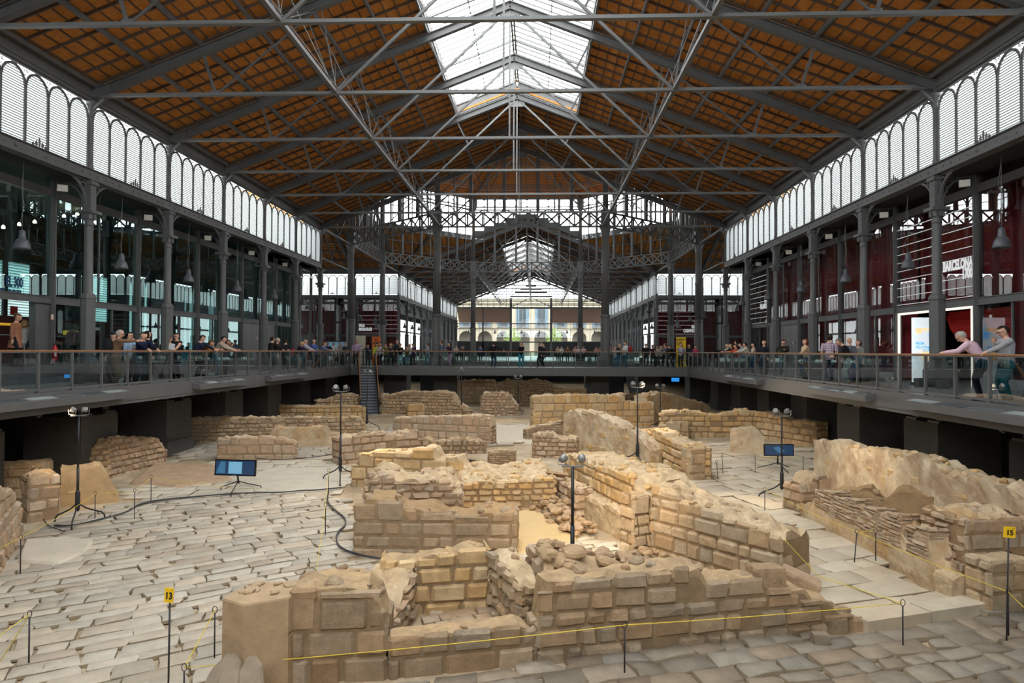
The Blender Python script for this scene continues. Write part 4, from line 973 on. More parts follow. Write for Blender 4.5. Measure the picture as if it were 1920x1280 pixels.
def stone_face(mb, O, u, n, L, hf, zb, sty, q, m=0, hmax=None):
    ch, sl, jit, gap, proud, share = STY[sty]; z = zb; hm = hmax or max(hf(L * k / 20) for k in range(21)); deep = REC.get(sty, 0) + .014
    while z < hm - ch * .2:
        h = ch * q.uniform(.8, 1.25); s = -sl * q.random() * .6
        while s < L - .04:
            l = sl * q.uniform(.55, 1.5); s0, s1 = max(0.0, s) + gap, min(L, s + l) - gap
            if s1 - s0 > .05 and q.random() < share:
                hs_ = [hf(max(0, s0)), hf((s0 + s1) / 2), hf(min(L, s1))]; ht = .8 * sorted(hs_)[1] + .2 * min(hs_); z1 = z + h - gap; z0 = z + gap
                if z1 > ht or ht - z1 < .4 * ch: z1 = ht + q.uniform(-.01, .035)
                if z1 - z0 > h * .22:
                    pr = proud * q.uniform(-.3, 1.1); bv = min(.042, .2 * min(s1 - s0, z1 - z0)); ss = [s0, s0 + bv, s1 - bv, s1]; zz = [z0, z0 + bv, z1 - bv, z1]; P = []; ja, jb = q.uniform(-jit, jit), q.uniform(-jit, jit); tl = q.uniform(-.012, .012); tv = q.uniform(-.012, .012)
                    for j in range(4):
                        for i in range(4):
                            e = i in (0, 3) or j in (0, 3); cr = i in (0, 3) and j in (0, 3); a = ss[i] + (ja if j > 1 else jb) * .8 + q.uniform(-.5, .5) * jit * 1.1; b = zz[j] + q.uniform(-.5, .5) * jit * 1.0
                            if cr: a += .55 * bv * (1 if i == 0 else -1); b += .55 * bv * (1 if j == 0 else -1)
                            elif not e: a += .25 * bv * (1 if i == 1 else -1); b += .2 * bv * (1 if j == 1 else -1)
                            a = min(max(a, -.01), L + .01); dd = -deep if e else pr + tl * (1 if i == 1 else -1) + tv * (1 if j == 1 else -1) + q.uniform(-.011, .011)
                            P.append(O + u * a + Vector((0, 0, b)) + n * dd)
                    mb.add(P, [(j * 4 + i, j * 4 + i + 1, (j + 1) * 4 + i + 1, (j + 1) * 4 + i) for j in range(3) for i in range(3)], m, False)
            s += l
        z += h
def ruin(label, A, B, prof, thick, sty='rubble', mt=(STONE, MORTAR), rough=.05, top=.6, seed=None, ends=None, cat='ruined wall', dz=0.0, back=True, raise_=0.0, group='ruined walls of the excavation', name='ruined_wall'):
    """A, B: picture points where the visible face meets the ground; prof: picture points along its top"""
    q = random.Random(seed if seed is not None else hash(label) % 9999 if False else sum(map(ord, label)))
    P0 = gnd(*A, dz); P1 = gnd(*B, dz); u = Vector((P1.x - P0.x, P1.y - P0.y, 0)); L = u.length; u /= L; n = Vector((u.y, -u.x, 0))
    if n.dot(Vector((CAM.x - P0.x, CAM.y - P0.y, 0))) < 0: n = -n
    O = Vector((P0.x, P0.y, 0)); pz = []
    for px, py in prof:
        d = ray(px, py); t = (P0 - CAM).dot(n) / d.dot(n); H = CAM + d * t; pz.append(((H - O).dot(u), H.z))
    pz.sort(); 
    def h(s):
        if s <= pz[0][0]: return pz[0][1]
        for (a, za), (b, zb_) in zip(pz, pz[1:]):
            if s <= b: return za + (zb_ - za) * (s - a) / max(1e-6, b - a)
        return pz[-1][1]
    rec = REC.get(sty, 0); zb = min(P0.z, P1.z) - .12 + raise_; sd = q.uniform(0, 50); mb = MB()
    ns = max(4, int(L / .14)); nzv = 9; nt = max(3, int(thick / .16))
    ring = nzv + nt + nzv + 1; vs = []
    for k in range(ns + 1):
        s = L * k / ns; hs = max(zb + .1, h(min(L, max(0, s + .05 * nz(s, sd, 0, 3)))))
        for j in range(ring):
            if j <= nzv: f = j / nzv; z = zb + (hs - zb) * f; w_ = 0.0
            elif j < nzv + nt: w_ = (j - nzv) / nt; z = hs
            else: f = 1 - (j - nzv - nt) / nzv; z = zb + (hs - zb) * f; w_ = 1.0
            p = O + u * s - n * (w_ * thick); a = rough * (1 if (nzv - 2) < j < nzv + nt + 2 else .5)
            a = a * (.45 if rec and j < nzv else 1); r1 = nz(p.x, p.y, z + sd, 2.2); r2 = nz(p.x + 9, p.y, z + sd, 6.5)
            if nzv <= j <= nzv + nt: z += a * 1.5 * r1 + a * .9 * r2 + (q.uniform(-.5, .5) * a); 
            if j in (nzv, nzv + nt): z -= .025
            p = p + n * (a * .6 * r2 + a * .4 * r1) + u * (a * .6 * nz(p.x, p.y + 7, z, 3) if 0 < k < ns else a * r2); 
            if rec: p = p - n * (rec if j <= nzv else 0) + u * (rec if k == 0 else -rec if k == ns else 0)
            vs.append((p.x, p.y, z))
    fs = [(k * ring + j, k * ring + j + 1, (k + 1) * ring + j + 1, (k + 1) * ring + j) for k in range(ns) for j in range(ring - 1)]
    fs.append(tuple(range(ring))); fs.append(tuple(ns * ring + j for j in range(ring))[::-1])
    mb.add(vs, fs, 1, False)
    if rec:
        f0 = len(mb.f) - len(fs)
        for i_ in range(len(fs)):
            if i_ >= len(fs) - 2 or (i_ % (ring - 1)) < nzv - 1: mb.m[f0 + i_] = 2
    if STY[sty][5] > .02:
        stone_face(mb, O, u, n, L, h, zb, sty, q, 0)
        e = ends or sty
        h0 = h(0.02); h1 = h(L - .02)
        stone_face(mb, O - n * thick, n, -u, thick, lambda s: h0, zb, e, q, 0, h0); stone_face(mb, O + u * L, -n, u, thick, lambda s: h1, zb, e, q, 0, h1)
    if top > 0:
        for _ in range(int(L * thick * 8 * top)):
            s = q.uniform(.05, L - .05); t = q.uniform(.06, thick - .06); p = O + u * s - n * t; r = q.uniform(.04, .14); lump(mb, (p.x, p.y, h(s) - r * .05), r, q, 0, .5)
    o = mb.build(name, list(mt) + [JOINT_SHADE.get(mt[1].name, JOINT)]); tag(o, label, cat, group); return o
R = ruin
# near block
def corner_pier():
    B = gnd(455, 1303); zt = at_y(455, 1133, B.y).z; A = at_z(417, 1121, zt); C_ = at_z(541, 1120, zt); C_ = Vector((C_.x, C_.y, zt)); B = Vector((B.x, B.y, zt)); bk = Vector((.15, .75, 0)); poly = [A, B, C_, C_ + bk, A + bk * .8]; cen = sum(poly, Vector()) / 5; zg = gz(B.y) - .1; zs = at_y(455, 1205, B.y).z; m = MB()
    for z0, z1, k in ((zg, zs - .006, 1.0), (zs + .006, zt, 1.0)):
        rings = []
        for z, f in ((z0, .985), (z0 + .02, 1), (z1 - .025, 1), (z1, .975)): rings.append([Vector((cen.x + (p.x - cen.x) * f, cen.y + (p.y - cen.y) * f, z)) for p in poly])
        m.add([v for r_ in rings for v in r_], [(r_ * 5 + i, r_ * 5 + (i + 1) % 5, (r_ + 1) * 5 + (i + 1) % 5, (r_ + 1) * 5 + i) for r_ in range(3) for i in range(5)] + [tuple(range(5))[::-1], tuple(15 + i for i in range(5))])
    q = random.Random(3)
    for _ in range(14): t = q.random(); p = A.lerp(C_, t) + bk * q.uniform(.15, .7); lump(m, (p.x, p.y, zt + .01), q.uniform(.05, .11), q, 0, .35)
    m.add([(A.x, A.y, zs - .03), (B.x, B.y, zs - .03), (C_.x, C_.y, zs - .03), (C_.x, C_.y, zs + .03), (B.x, B.y, zs + .03), (A.x, A.y, zs + .03)], [(0, 1, 4, 5), (1, 2, 3, 4)]); m.xform(Matrix.Identity(4))
    o = m.build('dressed_pier', mat('dressed_stone', (.40, .285, .17), .85, var=.2, scale=4, bump=.4, bscale=18, isl=.06)); tag(o, 'tall dressed corner pier of two big blocks at the left end of the foreground wall', 'ruined pier')
corner_pier()
R('ruined front wall stretch with rubble hump, right of the dressed corner pier', (541, 1278), (727, 1268), [(541, 1112), (600, 1104), (660, 1100), (692, 1108), (698, 1130), (716, 1140), (722, 1166), (727, 1172)], .95, 'ashlar', (STONEB, MORTARB), .05, .9)
R('low sill wall of the small tiled cell in the foreground', (727, 1268), (1008, 1238), [(727, 1200), (860, 1185), (985, 1170), (1008, 1190)], .45, 'ashlar', (STONEB, MORTARB), .03, .2)
R('long coursed block wall across the foreground, stepping down to the right', (1008, 1240), (1628, 1176), [(1008, 1194), (1014, 1160), (1020, 1096), (1090, 1089), (1180, 1076), (1250, 1068), (1316, 1065), (1319, 1092), (1370, 1090), (1425, 1086), (1456, 1100), (1515, 1105), (1519, 1128), (1569, 1125), (1572, 1152), (1592, 1162), (1628, 1158)], .62, 'block', (STONEB, MORTARB), .04, .5)
R('golden brick-like back wall of the small tiled cell', (716, 1152), (918, 1138), [(716, 1050), (783, 1050), (800, 1046), (846, 1040), (882, 1028), (918, 1028)], .6, 'block', (STONEG, MORTARB), .05, .5)
R('stepped pale masonry on the left side of the tiled cell', (742, 1205), (782, 1148), [(742, 1168), (752, 1150), (760, 1120), (782, 1062)], .75, 'rubble', (STONEP, MORTAR), .08, .8)
R('sloping wall on the right side of the tiled cell', (972, 1196), (914, 1138), [(984, 1120), (950, 1070), (915, 1030)], .5, 'rubble', (STONE, MORTAR), .05, .5)
R('ragged stub of masonry at the left end of the foreground block wall', (1012, 1185), (985, 1128), [(1016, 1075), (1002, 1030), (985, 1022)], .5, 'rubble', (STONEP, MORTAR), .08, 1)
R('thick plastered wall left of the yellow sand floor', (661, 1041), (968, 1046), [(661, 985), (675, 976), (676, 941), (690, 935), (742, 938), (748, 956), (820, 957), (826, 975), (862, 972), (905, 962), (967, 962)], 1.1, 'flush', (STONEB, PLASTERB), .06, .6, ends='block')
R('broken masonry mass with a big loose slab behind the plastered wall', (680, 1000), (866, 998), [(680, 930), (687, 894), (735, 892), (750, 906), (800, 902), (838, 898), (850, 915), (866, 925)], 1.7, 'rubble', (STONEP, MORTAR), .1, 1)
R('golden ashlar wall of three courses at the middle left', (657, 908), (906, 922), [(657, 886), (664, 868), (675, 852), (690, 848), (789, 847), (790, 841), (814, 841), (815, 861), (859, 857), (862, 875), (880, 880), (906, 893)], 1.0, 'ashlar', (STONEG, MORTAR), .04, .4)
R('retaining wall at the back of the yellow sand room', (862, 957), (1042, 953), [(862, 912), (900, 900), (950, 905), (1000, 898), (1042, 893)], 3.2, 'rubble', (STONEG, MORTAR), .08, .8)
R('long rubble wall running back on the right of the sand room, near stretch', (1466, 1116), (1219, 1034), [(1466, 1010), (1434, 996), (1404, 987), (1371, 974), (1334, 956), (1288, 940), (1240, 914), (1219, 908)], 1.0, 'block', (STONE, MORTAR), .07, .7, ends='plaster')
R('long rubble wall behind the trough bench, stepping down beside the pier', (1219, 1034), (1057, 928), [(1219, 930), (1190, 926), (1184, 894), (1146, 876), (1110, 871), (1097, 862), (1070, 853), (1055, 850)], 1.5, 'block', (STONEG, MORTAR), .06, .8)
R('square pier of stacked stones against the long rubble wall', (1186, 1040), (1220, 1034), [(1186, 930), (1220, 926)], .5, 'block', (STONE, MORTARB), .04, .2)
R('stone trough bench against the long wall', (1176, 1016), (1082, 966), [(1176, 964), (1130, 944), (1085, 925)], .9, 'plaster', (STONE, MORTAR), .08, .3)
R('low broken partition beside the propped lid slab', (1080, 975), (1040, 940), [(1080, 918), (1060, 905), (1040, 900)], .5, 'rubble', (STONEP, MORTAR), .09, .8)
# middle right
R('tall plaster faced wall running back in the centre', (1216, 876), (1057, 836), [(1216, 842), (1190, 810), (1165, 800), (1150, 789), (1130, 781), (1100, 771), (1075, 768), (1058, 774)], .7, 'plaster', (STONEG, PLASTERW), .06, .4, ends='block')
R('coursed wall leading to the square ashlar pier', (1291, 903), (1205, 853), [(1291, 838), (1262, 827), (1240, 815), (1232, 806), (1205, 803)], .8, 'block', (STONEG, MORTAR), .05, .6)
R('square ashlar pier at the edge of the right street', (1294, 904), (1324, 903), [(1294, 842), (1324, 841)], .75, 'ashlar', (STONE, MORTAR), .02, 0, ends='ashlar')
R('flat capped stone block on the long wall beside the square pier', (1222, 912), (1286, 906), [(1222, 876), (1262, 873), (1266, 892), (1286, 893)], .8, 'bare', (STONE, MORTAR), .03, .1)
R('broad plastered wall across the rear right of the excavation', (1000, 803), (1228, 797), [(985, 762), (1003, 742), (1060, 740), (1135, 740), (1140, 743), (1170, 738), (1173, 753), (1228, 754)], .8, 'flush', (STONEG, PLASTERW), .06, .6)
R('sloping wall behind the two lamp stands at rear right', (1214, 795), (1332, 778), [(1214, 742), (1240, 735), (1286, 745), (1322, 756), (1332, 760)], .9, 'plaster', (STONEG, PLASTER), .06, .6)
R('curved coursed wall at the far end of the right street', (1243, 818), (1420, 818), [(1243, 776), (1250, 771), (1292, 770), (1345, 778), (1400, 768), (1420, 772)], .8, 'block', (STONEG, MORTAR), .05, .7)
R('coursed wall ending beside the dark piers at right', (1415, 818), (1530, 838), [(1415, 772), (1450, 776), (1474, 788), (1500, 788), (1530, 793)], .8, 'block', (STONEG, MORTAR), .05, .6)
R('square plastered block left of the right-hand monitor', (1370, 850), (1433, 853), [(1370, 806), (1415, 799), (1433, 816)], .7, 'bare', (STONE, PLASTERW), .04, .3)
R('pair of dressed blocks at the left end of the curved wall', (1240, 822), (1292, 822), [(1240, 798), (1256, 797), (1258, 790), (1292, 791)], .6, 'ashlar', (STONE, MORTAR), .03, .1)
R('brick courses below the broad plastered wall in the centre', (988, 826), (1057, 822), [(988, 806), (1002, 798), (1030, 796), (1057, 787)], .5, 'brick', (STONEP, MORTAR), .05, .5)
R('broken wall corner in the centre behind the lamp heads', (997, 855), (1082, 858), [(997, 820), (1002, 815), (1030, 812), (1044, 821), (1082, 823)], .9, 'rubble', (STONEP, MORTAR), .1, .9)
R('short brick pier by the dark curved timber', (917, 874), (968, 873), [(917, 850), (930, 844), (968, 846)], .6, 'brick', (STONEB, MORTAR), .05, .3)
# right-hand rooms
R('long pale plastered wall below the right walkway piers', (1930, 1072), (1526, 897), [(1930, 930), (1899, 911), (1842, 897), (1798, 888), (1768, 880), (1745, 864), (1716, 853), (1641, 843), (1588, 836), (1560, 827), (1527, 828)], .7, 'plaster', (STONEG, PLASTERW), .08, .6)
R('ragged wall with brick stacks along the right street', (1768, 1118), (1500, 968), [(1768, 1080), (1745, 1042), (1741, 992), (1697, 996), (1690, 972), (1645, 966), (1642, 952), (1602, 956), (1600, 936), (1565, 948), (1562, 922), (1527, 926), (1520, 945), (1500, 950)], .4, 'plaster', (STONEP, PLASTER), .08, .5, ends='brick')
R('stub of tumbled blocks at the far end of the brick stack wall', (1502, 968), (1560, 962), [(1502, 912), (1520, 908), (1523, 889), (1557, 889), (1560, 925)], .7, 'block', (STONEP, MORTAR), .1, .5)
R('dark brown plaster wall inside the right-hand room', (1556, 962), (1802, 1003), [(1556, 918), (1600, 914), (1637, 912), (1646, 932), (1661, 940), (1675, 920), (1694, 909), (1721, 930), (1748, 934), (1775, 928), (1802, 929)], .4, 'bare', (STONEB, PLASTERB), .06, .3)
R('low rough bench in the right-hand room', (1745, 1040), (1812, 1036), [(1745, 1010), (1812, 1005)], 1.3, 'rubble', (STONE, MORTAR), .07, .4)
R('stout broken wall behind the sign 15', (1810, 1118), (1935, 1112), [(1806, 978), (1850, 976), (1890, 972), (1935, 968)], 1.1, 'flush', (STONEP, PLASTER), .08, .4, ends='rubble')
R('front ashlar courses below the sign 15', (1858, 1152), (1940, 1144), [(1842, 1056), (1940, 1048)], .55, 'ashlar', (STONE, MORTAR), .03, .2)
R('small white stone block beside the wall with sign 15', (1786, 1130), (1812, 1128), [(1786, 1084), (1800, 1078), (1812, 1080)], .4, 'bare', (STONE, MORTAR), .05, 0)
# left side
R('near block wall at the left edge of the picture', (-30, 1122), (44, 1006), [(-30, 915), (0, 911), (30, 920), (32, 936), (44, 955)], 1.0, 'block', (STONEP, MORTAR), .06, .7)
R('pale wall behind the near left corner', (-20, 950), (78, 944), [(-20, 874), (60, 870), (78, 868)], .9, 'block', (STONE, MORTAR), .05, .6)
R('square pillar block left of the golden niche', (52, 978), (113, 968), [(52, 896), (75, 885), (113, 888)], .8, 'flush', (STONEP, PLASTER), .06, .3)
R('golden plastered niche wall behind the left lamp stand', (113, 948), (222, 937), [(113, 874), (177, 869), (192, 872), (202, 890), (214, 922), (222, 930)], .5, 'bare', (STONEG, mat('gold_plaster', (.42, .285, .15), .9, var=.2, scale=3, bump=.3)), .04, .3)
R('rubble wall rising against the dark on the left', (205, 894), (314, 866), [(139, 861), (171, 839), (201, 822), (231, 819), (262, 822), (295, 822), (308, 834), (314, 845)], .9, 'rubble', (STONEP, PLASTERW), .09, .9)
R('low rubble bank sloping left below the dark piers', (128, 905), (206, 896), [(128, 868), (160, 845), (206, 825)], .8, 'rubble', (STONE, MORTAR), .1, .8)
R('long weathered wall across the rear left', (306, 832), (685, 822), [(306, 815), (326, 798), (345, 786), (389, 783), (508, 783), (598, 782), (675, 782), (685, 798)], .6, 'rubble', (STONE, PLASTERW), .07, .6)
R('short wall with pale remains of plaster behind the left monitor', (406, 862), (553, 860), [(406, 823), (461, 819), (496, 818), (545, 824), (553, 832)], .5, 'flush', (STONEP, PLASTERW), .07, .5, ends='brick')
R('low plaster slab wall in front of the long rear left wall', (507, 841), (637, 837), [(507, 809), (520, 799), (553, 802), (612, 798), (620, 810), (637, 813)], .45, 'plaster', (STONEP, PLASTER), .05, .3)
R('straight stone wall left of the staircase foot', (499, 790), (684, 787), [(499, 763), (520, 761), (600, 761), (675, 761), (684, 765)], .8, 'block', (STONEG, MORTAR), .04, .4)
R('rubble heap wall in the dark left of the staircase', (593, 778), (676, 774), [(593, 751), (615, 749), (630, 744), (640, 740), (660, 738), (676, 742)], .9, 'rubble', (STONE, MORTAR), .1, 1)
R('jumbled stone wall right of the middle lamp stand', (638, 870), (786, 852), [(638, 822), (685, 813), (716, 811), (748, 816), (770, 808), (786, 806)], .8, 'block', (STONEP, MORTAR), .08, .8)
R('plastered central wall with a brick recess', (736, 824), (920, 834), [(736, 783), (800, 781), (860, 780), (893, 779), (905, 777), (916, 780), (920, 800)], .8, 'flush', (STONEP, PLASTERW), .06, .5, ends='rubble')
R('eroded brown footing in front of the central wall', (784, 850), (912, 848), [(784, 824), (830, 826), (870, 824), (912, 828)], .6, 'rubble', (STONEB, MORTARB), .12, .8)
R('low ragged wall right of the staircase foot', (713, 774), (878, 780), [(713, 738), (730, 741), (759, 733), (794, 735), (831, 733), (847, 736), (853, 751), (872, 765), (878, 770)], .8, 'rubble', (STONE, PLASTERW), .08, .8)
R('small square pier before the ragged wall right of the stairs', (764, 781), (796, 780), [(764, 759), (796, 757)], .6, 'ashlar', (STONEG, MORTAR), .03, .2)
R('plaster wall under the bridge left of centre', (857, 754), (930, 752), [(857, 714), (900, 711), (930, 713)], .6, 'flush', (STONE, PLASTERW), .05, .3)
R('brick and plaster stump in front of the bridge', (901, 778), (973, 778), [(901, 750), (907, 738), (920, 735), (955, 736), (962, 748), (973, 760)], .8, 'rubble', (STONEP, PLASTERW), .07, .6, ends='brick')
R('broken masses under the bridge at the centre', (932, 757), (1062, 757), [(932, 722), (950, 712), (985, 716), (1000, 712), (1030, 716), (1045, 728), (1062, 730)], 1.2, 'rubble', (STONE, MORTAR), .15, 1)
R('low dressed wall under the bridge right of centre', (1040, 760), (1100, 760), [(1040, 730), (1100, 728)], .6, 'block', (STONEG, MORTAR), .04, .2)
R('rubble bank in the dark under the bridge at right', (1180, 758), (1230, 756), [(1180, 742), (1205, 738), (1230, 742)], .8, 'rubble', (STONEB, MORTARB), .12, .8)
R('rubble heap in the shadow between the right-hand piers', (1632, 846), (1684, 850), [(1632, 815), (1655, 808), (1684, 806)], .8, 'rubble', (STONEB, MORTARB), .14, 1)

for i_, (x0, x1, tp, nm_) in enumerate(((1527, 1562, 920, 'leftmost'), (1562, 1602, 934, 'second from left'), (1600, 1643, 951, 'middle'), (1645, 1688, 962, 'second from right'), (1698, 1740, 988, 'rightmost'))):
    yb_ = lambda x: 968 + .56 * (x - 1500)
    R('stack of thin bricks on the ragged wall by the right street, ' + nm_, (x0, yb_(x0) + 1), (x1, yb_(x1) + 1), [(x0, tp - 2), (x1, tp + 2)], .45, 'brick', (STONEP, MORTAR), .02, .2, group='brick stacks on the ragged wall', raise_=.62, name='brick_stack', cat='brick stack')
# ---- pavement edge of the right street, loose slabs and stones
a, b = gnd(1626, 1182), gnd(1850, 1146); u = (b - a).normalized(); nrm = Vector((-u.y, u.x, 0))
m = MB(); s = 0; L = (b - a).length; q = random.Random(5)
while s < L:
    l = min(q.uniform(.9, 1.6), L - s); p = a + u * (s + l / 2); ang = math.atan2(u.y, u.x)
    t = MB(); t.box((0, 0, 0), (l - .02, .42, .2)); t.xform(Matrix.Translation((p.x + nrm.x * .2, p.y + nrm.y * .2, gz(p.y) + .045)) @ Matrix.Rotation(ang, 4, 'Z')); m.add(t.v, t.f); s += l
struct(m, 'floor_kerb', SLABM)
def slab_thing(name, label, c, d, rot, mt, cat, seed=1):
    q = random.Random(seed); m = MB(); n = 5; vs = []
    for k, z in enumerate((-.5, .35, .5)):
        for i in range(16):
            a = 2 * PI * i / 16; e = max(abs(math.cos(a)), abs(math.sin(a))); r = .5 / e * (1 if k < 2 else .93) * (1 + .05 * q.uniform(-1, 1)); vs.append(Vector((math.cos(a) * r * d[0], math.sin(a) * r * d[1], z * d[2])))
    m.add(vs, [(k * 16 + i, k * 16 + (i + 1) % 16, (k + 1) * 16 + (i + 1) % 16, (k + 1) * 16 + i) for k in range(2) for i in range(16)] + [tuple(range(16))[::-1], tuple(32 + i for i in range(16))])
    o = m.build(name, mt); o.location = c; o.rotation_euler = rot; return tag(o, label, cat)
def lean_slab(pts, yb, yt, label, mt=PAVERD, th=.09):
    y0, y1 = max(p[1] for p in pts), min(p[1] for p in pts); m = MB(); A = []; B = []
    for px, py in pts:
        y = yb + (yt - yb) * (y0 - py) / (y0 - y1); A.append(at_y(px, py, y)); B.append(at_y(px, py, y) + Vector((0, th, .02)))
    n = len(pts); m.add(A + B, [tuple(range(n)), tuple(range(n, 2 * n))[::-1]] + [(k, n + k, n + (k + 1) % n, (k + 1) % n) for k in range(n)]); o = m.build('leaning_slab', mt); return tag(o, label, 'slab', 'slabs leaning on the corner pier')
yp = gnd(455, 1303).y - .1
lean_slab([(374, 1300), (392, 1262), (414, 1240), (418, 1252), (408, 1276), (400, 1304)], yp - .5, yp - .1, 'flat stone slab leaning on the dressed corner pier, furthest left of three')
lean_slab([(406, 1300), (410, 1252), (418, 1233), (436, 1234), (447, 1250), (444, 1302)], yp - .45, yp - .08, 'tongue shaped slab leaning on the dressed corner pier, middle of three')
lean_slab([(446, 1302), (450, 1258), (458, 1240), (474, 1237), (487, 1254), (490, 1300)], yp - .42, yp - .08, 'rounded slab leaning on the dressed corner pier, right of three')
p = gnd(1042, 945, .0); slab_thing('lid_slab', 'flat stone lid propped up over a dark opening', Vector((p.x, p.y, p.z + .85)), (.62, .45, .07), (-.35, .15, .2), STONEP, 'slab', 4)
a = gnd(1031, 948); o = MB().beam((a.x, a.y - .05, a.z), (a.x + .08, a.y, a.z + .8), .05, .04).build('wooden_prop', WOODRAIL); tag(o, 'short wooden stick propping up the stone lid', 'prop')
p = gnd(1005, 862, .1); m = MB(); a0 = gnd(815, 868); b0 = gnd(893, 870)
m.tube([a0 + Vector((0, 0, .14)), a0.lerp(b0, .5) + Vector((0, .2, .16)), b0 + Vector((0, -.1, .1))], [.07, .1, .06], 8)
o = m.build('charred_timber', mat('charred_wood', (.06, .04, .03), .9, bump=.5)); tag(o, 'dark curved timber lying on the floor behind the ashlar wall', 'timber')
P_ = at_y(1436, 1078, gnd(1436, 1200).y + .3)
slab_thing('loose_block', 'single squared block sitting on top of the foreground block wall', (P_.x, P_.y, at_y(1432, 1092, P_.y).z + .12), (.5, .34, .3), (0, 0, .15), STONEB, 'stone block', 6)
P_ = at_y(1500, 1090, gnd(1500, 1195).y + .8)
slab_thing('loose_block', 'tilted long block lying against the broken end of the long rubble wall', P_, (.62, .32, .26), (.1, .35, -.35), STONEP, 'stone block', 7)
P_ = gnd(1538, 1203, .05); slab_thing('loose_block', 'round dark drain stone at the foot of the foreground block wall', P_, (.24, .16, .26), (0, 0, 0), PAVERD, 'stone block', 8)
protos = []
for k in range(6):
    mb = MB(); lump(mb, (0, 0, 0), .17, random.Random(40 + k), 0, .75, 8); o = mb.build('loose_stone', STONEP if k % 2 else STONE); protos.append([o, 0])
q = random.Random(77); seen = []
def stones(pts, n, r0, r1, label, group, spread=.25, lift=0.0, pile=0.0):
    for i in range(n):
        (px, py), t = pts[q.randrange(len(pts))], 0
        p = gnd(px + q.uniform(-1, 1) * 22, py + q.uniform(-1, 1) * 9); k = q.randrange(6); o, used = protos[k]
        if used: o = o.copy(); COL.objects.link(o)
        protos[k][1] = 1; r = q.uniform(r0, r1); o.scale = (r / .17, r / .17, r / .17 * .7); o.rotation_euler = (q.uniform(-.3, .3), q.uniform(-.3, .3), q.uniform(0, 6.3))
        o.location = (p.x, p.y, p.z + lift + r * .45 + q.random() * pile); tag(o, label, 'stone', group)
stones([(1000, 945), (1015, 955), (1030, 945), (1045, 960), (1050, 975), (1062, 985), (1072, 995), (1085, 1000), (1095, 1002), (1058, 965), (1040, 950)], 130, .06, .16, 'loose rubble stone fallen in the corner of the sand floored room', 'rubble fallen beside the propped lid', pile=.28)
stones([(1240, 1060), (1255, 1075), (1225, 1045), (1270, 1085)], 26, .05, .13, 'loose rubble stone at the foot of the long rubble wall, behind the foreground wall', 'rubble at the foot of the long wall', pile=.15)
# rubble fill behind the foreground block wall
m = MB(); A_, B_ = gnd(1018, 1165), gnd(1330, 1128); NA, NB = 40, 12; vs = []
for i in range(NA + 1):
    for j in range(NB + 1):
        p = A_.lerp(B_, i / NA) + Vector((0, (j / NB) * 2.6 - 1.1, 0)); f = max(0, math.sin(PI * min(1, (j + 3.5) / (NB + 3.5)))) ; hgt = 1.25 * f * (1 - .55 * (i / NA)); vs.append((p.x, p.y, gz(p.y) - .05 + hgt + .09 * nz(p.x, p.y, 0, 2.5)))
m.add(vs, [(i * (NB + 1) + j, (i + 1) * (NB + 1) + j, (i + 1) * (NB + 1) + j + 1, i * (NB + 1) + j + 1) for i in range(NA) for j in range(NB)], 0, False)
o = m.build('earth_mound', MORTARB); tag(o, 'mound of earth and rubble heaped behind the foreground block wall', 'mound')
for i in range(95):
    t, j = q.random() ** 1.3, q.uniform(.05, .8); p = A_.lerp(B_, t) + Vector((0, j * 2.6 - 1.1, 0)); f = math.sin(PI * min(1, (j * NB + 3.5) / (NB + 3.5))); k = q.randrange(6); o = protos[k][0].copy(); COL.objects.link(o)
    r = q.uniform(.06, .19 if t < .55 else .12); o.scale = (r / .17,) * 3; o.rotation_euler = (q.uniform(-.5, .5), q.uniform(-.5, .5), q.uniform(0, 6.3)); o.location = (p.x, p.y, gz(p.y) + 1.25 * max(0, f) * (1 - .55 * t) + r * .22); o.scale.z *= .62
    tag(o, 'loose stone lying on the earth mound behind the foreground block wall', 'stone', 'stones on the earth mound')
